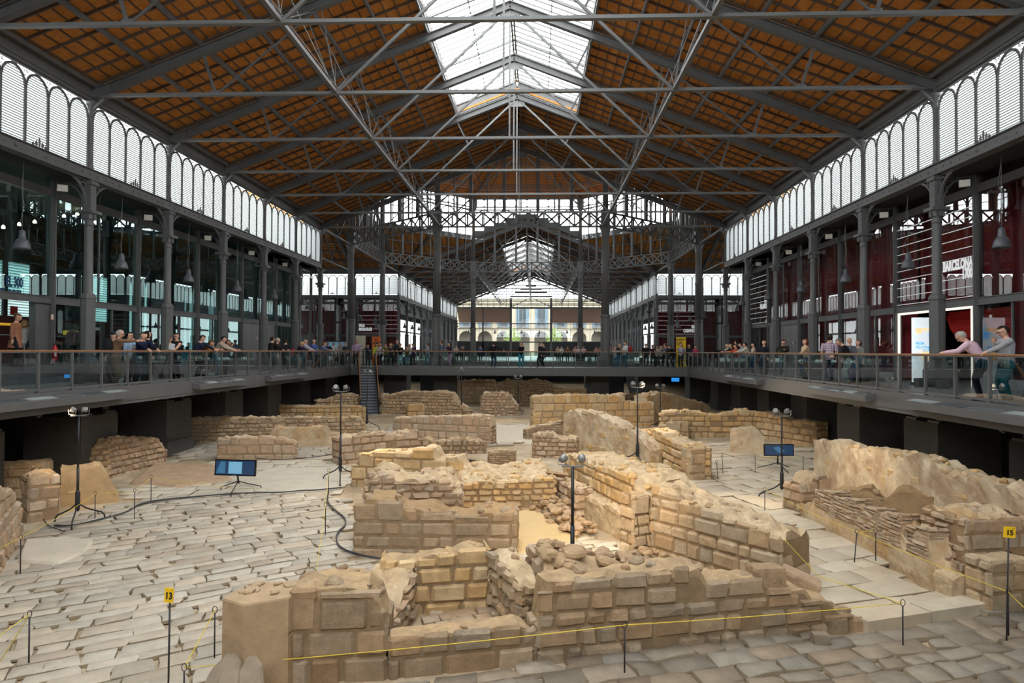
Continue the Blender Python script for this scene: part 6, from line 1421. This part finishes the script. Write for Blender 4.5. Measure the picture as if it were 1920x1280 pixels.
        if style == 'long': loft(m, [(hc + hs * hr * .3 - hf * hr * .45, hx, hf, hr * .95, hr * .65), (hc - hs * hr * .9 - hf * hr * .55, hx, hf, hr * 1.0, hr * .5), (hc - hs * hr * 2.3 - hf * hr * .75, hx, hf, hr * .95, hr * .35), (hc - hs * hr * 3.2 - hf * hr * .7, hx, hf, hr * .6, hr * .2)], 10)
        if style == 'bob': loft(m, [(hc + hs * hr * .3 - hf * hr * .35, hx, hf, hr * 1.08, hr * .8), (hc - hs * hr * .6 - hf * hr * .4, hx, hf, hr * 1.15, hr * .75), (hc - hs * hr * 1.15 - hf * hr * .4, hx, hf, hr * .95, hr * .55)], 10)
        if style == 'bun': m.lathe([(.15 * hr, -.4 * hr), (.42 * hr, -.15 * hr), (.42 * hr, .2 * hr), (.12 * hr, .42 * hr)], c=tuple(hc + hs * hr * .75 - hf * hr * .9), n=10)
        m.build('hair', cloth(hair), body)
    if cap: m = MB(); m.lathe([(1.12 * hr, .35 * hr), (1.1 * hr, .7 * hr), (.7 * hr, 1.15 * hr), (.1 * hr, 1.25 * hr)], c=tuple(hc), n=14); m.beam(hc + hf * hr * .8 + hs * hr * .4, hc + hf * hr * 1.9 + hs * hr * .3, hr * 1.5, .012); m.build('cap', cloth(cap), body)
    m = MB()
    for s in (-1, 1): c = hc + hf * hr * .90 + hx * (s * hr * .34) + hs * hr * .12; m.lathe([(.02 * hr, -.09 * hr), (.10 * hr, 0), (.02 * hr, .09 * hr)], c=tuple(c), n=6)
    m.build('eyes', BLACK, body)
    m = MB(); m.beam(hc + hf * hr * .93 - hs * hr * .55 - hx * hr * .22, hc + hf * hr * .93 - hs * hr * .55 + hx * hr * .22, .012, .012); m.build('mouth', cloth((.30, .09, .08)), body)
    if extra == 'glasses' or extra == 'sunglasses':
        m = MB()
        for s in (-1, 1): c = hc + hf * hr * 1.0 + hx * (s * hr * .36) + hs * hr * .14; m.beam(c - hx * hr * .26, c + hx * hr * .26, .008, hr * .3, up=tuple(hs)); m.beam(c + hx * s * hr * .3, hc + hx * s * hr * .93 + hs * hr * .15, .005, .01)
        m.build('spectacles', BLACK, body)
    body.location = loc; body.rotation_euler = (0, 0, math.radians(head)); tag(body, label, 'person'); body['group'] = 'visitors'
    return body
def bag(label, loc, rz, d, col, cat='bag', name='shoulder_bag', strap=None):
    r = empty(name, loc, math.radians(rz), label, cat); m = MB(); n = 10; w, t, hh = d
    loft(m, [(Vector((0, 0, z * hh)), Vector((1, 0, 0)), Vector((0, 1, 0)), w / 2 * k, t / 2 * k) for z, k in ((0, .8), (.08, .98), (.5, 1.03), (.85, .9), (1, .55))], 14); m.build('body', cloth(col), r)
    m = MB(); m.tube([Vector((-w * .3, 0, hh * .9)), Vector((-w * .2, 0, hh * 1.2)), Vector((w * .2, 0, hh * 1.2)), Vector((w * .3, 0, hh * .9))], .012, 6); m.build('strap', cloth(tuple(x * .6 for x in col)), r); return r
def LX(px, d): p = at_x(px, 660, XL - d); return Vector((p.x, p.y, 0))
def RX(px, d): p = at_x(px, 660, XR + d); return Vector((p.x, p.y, 0))
def BY(px, y=YW + .35): p = at_y(px, 660, y); return Vector((p.x, p.y, 0))
DK, NV, BK, GR = (.03, .03, .035), (.02, .03, .07), (.012, .012, .014), (.25, .25, .26)
JN, LJ, KH = (.03, .06, .13), (.16, .26, .36), (.20, .155, .095)
BR, BD, WH, GY = (.06, .03, .015), (.42, .28, .12), (.55, .53, .5), (.22, .21, .20)
# --- right walkway, nearest pair
person('grey haired person in a pink shirt and dark jeans bending over the right handrail', RX(1838, .28), 60, 1.80, (.62, .42, .50), (.012, .018, .035), (.36, .34, .31), 'short', ('rail', 'side'), .62, .35, near=True, extra='sunglasses', shoes=(.05, .04, .03), fat=1.08, spread=.03)
b1 = person('person in a grey jumper and teal trousers standing with one hand at the chin', RX(1889, .33), 84, 1.76, (.30, .30, .31), (.015, .13, .18), (.02, .015, .012), 'short', ('rail', 'chin'), .06, .42, near=True, extra='glasses', shoes=(.04, .035, .03), fat=1.1)
bag('black shoulder bag hanging behind the person in the grey jumper', RX(1912, .45) + Vector((0, 0, .62)), 80, (.36, .16, .42), BK)
person('person seen from behind in a plaid shirt and dark jeans walking away at right', RX(1555, .75), -8, 1.80, (.5, .33, .42), (.02, .045, .09), (.025, .018, .012), 'crop', ('down', 'down'), 0, .05, near=True, topmat=plaid(), walk=.25, shoes=(.5, .5, .5), sleeve=.5)
person('grey haired person in a black pullover and pale jeans bending towards the right railing', RX(1590, .5), 70, 1.70, (.016, .016, .018), (.36, .46, .46), (.12, .11, .10), 'short', ('front', 'pocket'), .42, .5, near=True, fat=1.08)
person('bald person standing behind the one in the black pullover', RX(1592, 1.3), -60, 1.68, (.10, .10, .12), JN, style='bald', nod=.1)
person('person with brown hair half hidden behind the column right of the black pullover', RX(1609, 1.7), 120, 1.60, GY, DK, (.08, .04, .02), 'bob', female=True)
person('person with red brown bob, scarf and beige coat carrying bags at right', RX(1510, .45), 96, 1.66, (.50, .36, .22), (.02, .06, .14), (.16, .035, .012), 'bob', ('front', 'down'), 0, .05, near=True, female=True, long_=.22, fat=1.1)
bag('brown paper carrier bag held by the person in the beige coat', RX(1512, .3) + Vector((0, 0, .36)), 90, (.34, .14, .4), (.13, .09, .07)); bag('dark patterned handbag at the waist of the person in the beige coat', RX(1503, .2) + Vector((0, 0, .72)), 90, (.28, .12, .3), (.05, .03, .035))
person('person in a dark coat looking at a phone before the grey panel at right', RX(1469, 1.9), 160, 1.76, (.03, .028, .02), (.04, .08, .13), (.03, .02, .015), 'crop', ('phone', 'pocket'), .05, .35, walk=.3)
person('long haired person in a long dark coat at the right railing', RX(1433, .3), 130, 1.68, (.012, .014, .022), BK, (.07, .04, .02), 'long', ('down', 'down'), 0, 0, female=True, long_=.55)
person('young person in a beige jacket with white shoes leaning on the right railing', RX(1402, .35), 80, 1.62, (.50, .46, .36), (.03, .03, .05), (.02, .015, .012), 'short', ('rail', 'rail'), .25, .1, shoes=(.7, .7, .7))
person('person in a blue denim jacket behind the handrail in the young group', RX(1395, .7), 85, 1.66, (.20, .33, .46), DK, (.03, .02, .015), 'short', ('rail', 'down'), .3, .3)
person('person with dark hair standing tallest in the young group at right', RX(1384, 1.0), 60, 1.76, BK, DK, (.02, .012, .01), 'bun', ('face', 'down'), .1, .2, female=True)
person('young person with black hair and orange top crouching at the right railing', RX(1383, .35), 100, 1.56, (.45, .07, .03), (.05, .06, .09), (.015, .01, .01), 'long', ('rail', 'rail'), .2, .25, female=True)
person('person with dark hair behind the one in the beige jacket', RX(1413, .9), 90, 1.60, (.45, .36, .30), JN, (.02, .015, .01), 'short', ('phone', 'down'), 0, .2)
person('brown haired person in a black jacket and khaki trousers at the right railing', RX(1374, .3), 95, 1.60, BK, (.10, .095, .07), (.08, .04, .02), 'long', ('rail', 'rail'), .2, .2, female=True)
person('white haired person in a white scarf at the far end of the right group', RX(1366, .45), 120, 1.58, (.5, .47, .42), (.05, .055, .05), (.5, .46, .4), 'bob', ('rail', 'down'), .15, .25, female=True)
# --- left walkway
P1 = person('grey haired person in a brown jacket with a black backpack pointing across at left', LX(216, .38), -72, 1.76, (.17, .10, .06), KH, (.36, .34, .32), 'short', ('down', 'point'), .22, .05, near=True, extra='glasses', shoes=(.12, .08, .05), fat=1.1)
bag('black backpack on the back of the pointing person at left', LX(205, .42) + Vector((-.02, -.05, .98)), -70, (.36, .26, .5), BK, 'backpack', 'backpack')
person('bearded person in a navy jacket leaning on the left handrail with crossed forearms', LX(262, .3), -110, 1.74, (.012, .016, .04), (.02, .06, .11), (.03, .02, .012), 'crop', ('rail', 'rail'), .28, .12, near=True, shoes=(.15, .10, .04))
person('person in a light blue shirt between the pointing one and the bearded one', LX(238, .9), -80, 1.72, (.26, .36, .50), DK, (.02, .015, .012), 'crop', ('rail', 'down'), .1, .1, extra='glasses')
person('person in a dark cap standing behind the pointing one', LX(213, 1.3), 170, 1.72, (.35, .33, .28), DK, (.1, .08, .06), 'crop', cap=(.02, .025, .04))
person('person with long black hair and black coat at the left railing', LX(276, .7), -30, 1.78, (.012, .012, .014), DK, (.012, .01, .01), 'bob', ('down', 'down'), 0, 0, near=True, long_=.3)
person('person with brown hair peeping between two people at the left railing', LX(247, 1.0), -120, 1.55, (.2, .17, .16), DK, (.06, .035, .02), 'bob', female=True)
person('person in a black T-shirt holding paper with a hand over the mouth at left', LX(331, .95), 172, 1.76, (.014, .014, .017), (.014, .013, .018), (.02, .015, .012), 'short', ('front', 'face'), 0, .1, near=True, sleeve=.4, fat=1.1, extra='glasses')
pp = LX(322, .72); o = MB().box((0, 0, 0), (.2, .01, .24), 0).build('paper_sheet', WHITE, loc=pp + Vector((0, 0, 1.24))); o.rotation_euler = (.3, .2, .3); tag(o, 'white paper leaflet held by the person in the black T-shirt', 'paper')
person('person in navy with a backpack bending at the left railing', LX(370, .35), -88, 1.74, (.012, .016, .035), (.02, .02, .028), (.03, .02, .015), 'short', ('rail', 'down'), .3, .3, shoes=(.55, .55, .52))
person('brown haired person with an orange scarf leaning over the left railing', LX(384, .4), -95, 1.62, (.32, .15, .06), DK, (.10, .05, .025), 'bob', ('rail', 'rail'), .5, .4, female=True)
person('person in a beige jacket and jeans leaning far over the left railing', LX(407, .35), -80, 1.76, (.36, .30, .24), (.09, .24, .34), (.018, .014, .012), 'short', ('rail', 'rail'), .42, .2, near=True, shoes=(.35, .03, .03))
person('long haired person beside the one in the beige jacket, hand on forehead', LX(420, .35), -100, 1.60, (.14, .08, .08), DK, (.10, .05, .03), 'long', ('rail', 'face'), .35, .3, female=True)
person('person in a black jacket with green shoes seen from behind at the left railing', LX(508, .55), -40, 1.80, (.02, .016, .014), (.025, .05, .08), (.025, .02, .018), 'crop', ('down', 'rail'), .1, .1, shoes=(.2, .4, .08))
person('white haired person in a dark jacket and pale trousers at the left railing', LX(519, .5), -80, 1.76, (.025, .016, .014), (.45, .44, .42), (.5, .48, .45), 'crop', ('rail', 'down'), .06, .1)
person('person in navy clothes standing with the back turned beyond the white haired one', LX(535, .5), -5, 1.72, (.014, .018, .03), (.02, .025, .035), (.03, .022, .018), 'crop', ('down', 'down'))
person('blond person with a red bag and grey skirt leaning on the left railing', LX(559, .4), -85, 1.66, (.03, .016, .04), (.13, .16, .18), (.50, .34, .15), 'bob', ('rail', 'rail'), .38, .3, female=True, skirt=.38)
bag('red shoulder bag of the blond person at the left railing', LX(549, .5) + Vector((0, 0, .84)), -80, (.3, .16, .34), (.42, .02, .04))
person('bald person in a light shirt beside the blond one', LX(568, .45), -90, 1.76, (.36, .38, .46), NV, style='bald', arms=('rail', 'rail'), lean=.2, nod=.3)
person('person in a white top and red trousers taking a picture at left', LX(573, 1.9), 170, 1.64, (.6, .55, .52), (.45, .04, .06), (.04, .02, .015), 'long', ('face', 'face'), female=True)
person('bald bearded person in a blue shirt at the left railing near the corner', LX(588, .4), -120, 1.78, (.06, .11, .32), (.10, .09, .075), style='bald', arms=('pocket', 'rail'), nod=.25)
person('brown haired person in denim leaning on the left railing near the corner', LX(601, .35), -95, 1.70, (.14, .16, .26), (.08, .19, .24), (.12, .065, .03), 'bob', ('rail', 'rail'), .4, .3, female=True, walk=.3)
for px, lab, t, hr_, st, d in ((614, 'person in a dark suit jacket before the blue screen', NV, BR, 'crop', 3.2), (625, 'person in a white T-shirt before the blue screen', (.6, .6, .6), DK, 'crop', 4.5), (637, 'dark haired person left of the glass corner before the blue screen', (.35, .3, .25), BR, 'long', 5.2), (646, 'person in a dark checked shirt right end of the blue screen', (.06, .06, .07), BR, 'crop', 5.2)):
    person(lab, BY(px, 46.5 + d * .8), 175, 1.72, t, DK, hr_, st, ('pocket', 'pocket'))
# --- the cross bridge
br = [
 ('person in a lilac shirt with a strap at the head of the stairs', 668, .5, 176, 1.84, (.42, .30, .44), (.05, .04, .04), (.03, .02, .015), 'crop', ('down', 'down'), 0, .1, 0),
 ('dark haired person in navy and white leaning at the bridge behind the stairs', 690, 1.3, 190, 1.62, (.03, .03, .06), DK, (.10, .045, .02), 'long', ('rail', 'rail'), .35, .4, 1),
 ('dark haired person in bright yellow behind the stairs', 706, 2.2, 200, 1.66, (.5, .55, .05), DK, (.03, .02, .015), 'long', ('down', 'down'), 0, .2, 1),
 ('bald person in a pale shirt behind the stairs', 713, 2.0, 170, 1.66, (.45, .42, .42), DK, BR, 'bald', ('down', 'down'), 0, .2, 0),
 ('person in an olive top leaning at the bridge', 725, .9, 165, 1.66, (.16, .13, .03), DK, (.06, .04, .02), 'bob', ('rail', 'rail'), .3, .3, 1),
 ('blond person in a dark top at the bridge left of the tall one', 733, 1.1, 190, 1.64, (.06, .05, .06), DK, (.5, .33, .2), 'bob', ('rail', 'face'), .2, .2, 1),
 ('person with reddish face in the crowd left of the tall one', 740, 1.6, 180, 1.64, (.10, .06, .06), DK, BR, 'crop', ('rail', 'rail'), .2, .3, 0),
 ('tall person in a dark jacket standing on the bridge left of the dark column', 745, .7, 150, 1.90, (.03, .035, .04), (.05, .055, .06), (.06, .05, .04), 'crop', ('down', 'down'), 0, .15, 0),
 ('person in a black top and light jeans leaning on the bridge railing', 751, .32, 180, 1.64, (.014, .012, .012), (.16, .30, .36), (.02, .012, .01), 'bun', ('rail', 'rail'), .25, .25, 1),
 ('child in an olive top and jeans leaning on the bridge railing', 763, .32, 180, 1.45, (.10, .085, .03), (.05, .13, .22), (.06, .04, .03), 'short', ('rail', 'rail'), .2, .15, 0),
 ('person with pale hair in the crowd right of the child', 768, 2.4, 180, 1.62, (.5, .45, .42), DK, (.5, .42, .35), 'bob', ('rail', 'down'), .2, .2, 1),
 ('person in dark purple in the crowd right of the child', 775, 2.6, 180, 1.66, (.06, .03, .08), DK, BR, 'short', ('rail', 'down'), .2, .3, 0),
 ('person walking left in a grey top and blue trousers far behind the bridge', 802, 5.5, 80, 1.70, (.35, .35, .36), (.06, .20, .30), BR, 'crop', ('down', 'phone'), 0, .1, 0),
 ('person in a grey blue shirt turned left beside the dark column on the bridge', 828, .8, 90, 1.84, (.12, .15, .20), (.07, .08, .07), (.05, .035, .025), 'crop', ('down', 'down'), 0, .05, 0),
 ('dark haired person in lilac trousers leaning on the bridge', 845, .7, 120, 1.72, (.05, .03, .05), (.34, .22, .33), (.012, .01, .01), 'long', ('phone', 'rail'), .15, .2, 1),
 ('person in black seen from behind at the bridge railing', 925, .45, -20, 1.76, (.014, .012, .012), (.02, .05, .08), (.05, .03, .02), 'short', ('pocket', 'side'), 0, 0, 0),
 ('person in a black top and blue jeans photographing at the bridge centre', 977, .35, 185, 1.72, (.014, .012, .014), (.05, .24, .36), (.36, .25, .12), 'long', ('face', 'face'), 0, .05, 1),
 ('person in a dark suit walking left on the bridge', 1014, .5, 110, 1.78, (.02, .022, .03), (.02, .024, .035), (.07, .05, .035), 'crop', ('down', 'down'), .1, .4, 0),
 ('person with a dark backpack just behind the one in the dark suit', 1020, 1.2, 100, 1.66, (.03, .03, .04), DK, BR, 'crop', ('down', 'down'), 0, .1, 0),
 ('child in a grey hoodie with one arm stretched along the bridge railing', 1153, .32, 170, 1.42, (.32, .34, .35), (.06, .13, .2), (.42, .28, .14), 'short', ('side', 'rail'), .1, .1, 0),
 ('person in dark clothes reading between the child and the red backpack', 1161, .6, 200, 1.68, (.03, .03, .025), (.04, .12, .2), (.28, .16, .07), 'bob', ('phone', 'phone'), .1, .35, 1),
 ('person in a white shirt with a red backpack on the bridge', 1174, .55, 120, 1.84, (.65, .65, .65), (.04, .10, .14), (.06, .035, .02), 'crop', ('phone', 'down'), .05, .25, 0),
 ('person in pale pink behind the child in the grey hoodie', 1144, 2.4, 180, 1.62, (.45, .28, .28), DK, BR, 'bob', ('rail', 'rail'), .2, .2, 1),
 ('person in black standing behind the bridge right of the red backpack', 1211, 2.6, 170, 1.70, (.014, .014, .016), DK, BR, 'crop', ('down', 'down'), 0, .1, 0),
 ('long haired person in black leaning behind the bridge', 1224, 2.4, 170, 1.62, (.03, .02, .02), DK, (.10, .05, .03), 'long', ('rail', 'rail'), .2, .2, 1),
 ('dark haired person in a white top behind the bridge', 1231, 2.5, 190, 1.60, (.5, .45, .45), DK, (.02, .015, .012), 'bob', ('rail', 'rail'), .2, .2, 1),
 ('grey haired person in beige in the right bridge crowd', 1239, 1.5, 175, 1.56, (.36, .32, .25), DK, (.36, .32, .26), 'bob', ('rail', 'rail'), .2, .25, 1),
 ('blond person in the right bridge crowd', 1246, 1.9, 185, 1.72, (.3, .26, .22), DK, (.45, .32, .16), 'bob', ('rail', 'rail'), .2, .2, 1),
 ('dark haired person in grey leaning left in the right bridge crowd', 1253, .6, 100, 1.72, (.10, .11, .13), DK, (.08, .06, .045), 'crop', ('rail', 'rail'), .4, .2, 0),
 ('person in black leaning far left in the right bridge crowd', 1263, .5, 95, 1.70, (.014, .014, .016), DK, (.10, .075, .04), 'short', ('rail', 'down'), .55, .2, 0),
 ('person in a pale shirt and brown trousers with hands behind before the yellow banner', 1277, 1.0, 150, 1.70, (.40, .38, .46), (.045, .03, .022), (.03, .022, .018), 'crop', ('back', 'back'), 0, .05, 0),
 ('person in navy right of the yellow banner', 1292, 2.0, 150, 1.64, (.02, .025, .05), DK, (.28, .18, .08), 'bob', ('down', 'down'), 0, .1, 1),
 ('person in bright pink beside the column right of the yellow banner', 1304, 3.2, 170, 1.60, (.55, .06, .14), DK, BR, 'bob', ('down', 'down'), 0, .1, 1)]
for lab, px, dy, hd, h_, t, l, hr_, st, ar, ln, nd, fm_ in br: person(lab, BY(px, YW + dy), hd, h_, t, l, hr_, st, ar, ln, nd, female=bool(fm_), walk=.5 if 'walking' in lab else 0)
bag('red backpack of the person in the white shirt on the bridge', BY(1182, YW + .7) + Vector((0, 0, 1.0)), 120, (.34, .24, .5), (.30, .03, .03), 'backpack', 'backpack')
far = [('pale haired', 856, 72.2), ('dark haired', 866, 72.3), ('small dark', 869, 72.6), ('blue clad', 901, 72.0), ('beige clad', 1046, 72.1), ('white clad', 1053, 72.0), ('brown clad', 1064, 72.3), ('pink clad', 1078, 72.1), ('white haired', 1083, 72.4), ('pale pink clad', 1094, 72.0), ('ginger', 1118, 72.0), ('red faced', 1124, 72.2), ('bareheaded', 1129, 72.0)]
cols = [(.5, .4, .35), (.1, .09, .1), (.05, .05, .06), (.05, .1, .3), (.45, .33, .22), (.6, .6, .6), (.2, .1, .05), (.5, .3, .3), (.5, .5, .5), (.55, .38, .36), (.4, .25, .2), (.4, .2, .18), (.5, .35, .3)]
for (n_, px, y), c in zip(far, cols): person('%s far visitor leaning on the distant railing beyond the second pit, %s' % (n_, 'left half' if px < 950 else 'right half'), BY(px, y), 180, 1.66, c, DK, (.06, .04, .03) if 'haired' not in n_ or 'dark' in n_ else (.5, .45, .38), 'short', ('rail', 'rail'), .2, .2)
# --- cafe at far left
def CX(px, x, z=.57): p = at_x(px, 660, x); return Vector((p.x, p.y, z))
person('person in a brown coat standing in the cafe doorway at far left', CX(28, -15.55, .57), -80, 1.70, (.30, .13, .075), BK, (.10, .055, .03), 'bun', ('down', 'down'), .06, .3, near=True, female=True, long_=.3)
person('person in a white cardigan sitting on a bar stool seen from behind', CX(43, -16.35), -10, 1.68, (.55, .54, .50), (.03, .05, .1), (.36, .22, .09), 'bob', ('front', 'front'), .1, .1, female=True, seat=.66, near=True)
person('dark haired person in a dark waistcoat smiling at the cafe table', CX(58, -17.3), 150, 1.74, (.02, .022, .035), DK, (.03, .02, .015), 'crop', ('front', 'front'), .25, .25, seat=.66, near=True)
person('person in a pink jumper sitting on a bar stool seen from behind through the glass', CX(130, -16.4), -10, 1.72, (.42, .12, .14), DK, (.2, .13, .08), 'bob', ('front', 'front'), .35, .4, female=True, seat=.66, fat=1.15, near=True)
# ================================================================== LIGHT, CAMERA
wd = bpy.data.worlds.new('sky'); S.world = wd; wd.use_nodes = True; nt = wd.node_tree; bg = nt.nodes['Background']
tc = nt.nodes.new('ShaderNodeTexCoord'); sp = nt.nodes.new('ShaderNodeSeparateXYZ'); rp = nt.nodes.new('ShaderNodeValToRGB')
rp.color_ramp.elements[0].position = .0; rp.color_ramp.elements[0].color = (.80, .86, .92, 1); rp.color_ramp.elements[1].position = .6; rp.color_ramp.elements[1].color = (.96, .98, 1, 1)
nt.links.new(tc.outputs['Generated'], sp.inputs[0]); nt.links.new(sp.outputs['Z'], rp.inputs['Fac']); nt.links.new(rp.outputs['Color'], bg.inputs['Color']); bg.inputs['Strength'].default_value = 5.0
def portal(loc, rot, sx, sy):
    l = bpy.data.lights.new('daylight_portal', 'AREA'); l.shape = 'RECTANGLE'; l.size = sx; l.size_y = sy; l.cycles.is_portal = True
    o = bpy.data.objects.new('daylight_portal', l); COL.objects.link(o); o.location = loc; o.rotation_euler = rot
for y0, y1 in ((YN + 5, Y0 + 15), (YC1 + 10, YC1 + 40)): portal((0, (y0 + y1) / 2, zr(0) + .75), (0, 0, 0), 7.2, y1 - y0)
def spot(p, aim, e, ang=70, col=(1, .80, .55), r=.12):
    l = bpy.data.lights.new('excavation_spot', 'SPOT'); l.energy = e; l.spot_size = math.radians(ang); l.spot_blend = .8; l.color = col; l.shadow_soft_size = r
    o = bpy.data.objects.new('excavation_spot', l); COL.objects.link(o); o.location = p; o.rotation_euler = (Vector(aim) - Vector(p)).to_track_quat('-Z', 'Y').to_euler()
def head(i, ox=0): r, p, H = LS[i]; return p + Vector((ox, -.25, H + .05))
KE = .42
spot(head(1, -.2), gnd(560, 960), 260 * KE); spot(head(1, .2), gnd(800, 900), 420 * KE)
spot(head(2, .1), gnd(640, 850), 260 * KE); spot(head(3), gnd(900, 790), 260 * KE); spot(head(4), gnd(960, 800), 260 * KE)
spot(head(5), gnd(1060, 960), 480 * KE, 85); spot(head(5, .2), gnd(1280, 850), 300 * KE)
spot(head(6), gnd(1330, 830), 420 * KE, 85); spot(head(6), gnd(1150, 810), 420 * KE, 85)
spot(head(7, .2), gnd(1640, 940), 170 * KE, 95); spot(head(7, -.2), gnd(1380, 950), 200 * KE)
spot(head(0, -.2), gnd(160, 930), 160 * KE); spot(head(8) + Vector((0, .5, 0)), gnd(1010, 990), 230 * KE, 80); spot(head(8) + Vector((0, .5, 0)), gnd(1250, 960), 380 * KE, 80)
spot(at_y(985, 700, 52), gnd(1000, 752), 160 * KE, 90)  # loose spot beyond the bridge, on no stand and with no fixture built
cam = bpy.data.cameras.new('camera'); cam.sensor_width = 36; cam.lens = F * 36 / 1920; cam.clip_end = 600; cam.clip_start = .05
co = bpy.data.objects.new('camera', cam); COL.objects.link(co)
co.matrix_world = Matrix(((CR.x, CU.x, -_fw.x, CAM.x), (CR.y, CU.y, -_fw.y, CAM.y), (CR.z, CU.z, -_fw.z, CAM.z), (0, 0, 0, 1)))
S.camera = co
S.view_settings.view_transform = 'Standard'; S.view_settings.look = 'None'; S.view_settings.gamma = 1; S.view_settings.use_curve_mapping = False; S.view_settings.exposure = 1.2
cy = S.cycles; cy.max_bounces = 7; cy.diffuse_bounces = 4; cy.glossy_bounces = 3; cy.transmission_bounces = 4; cy.transparent_max_bounces = 14; cy.sample_clamp_indirect = 6; cy.use_denoising = True; cy.caustics_reflective = False; cy.caustics_refractive = False
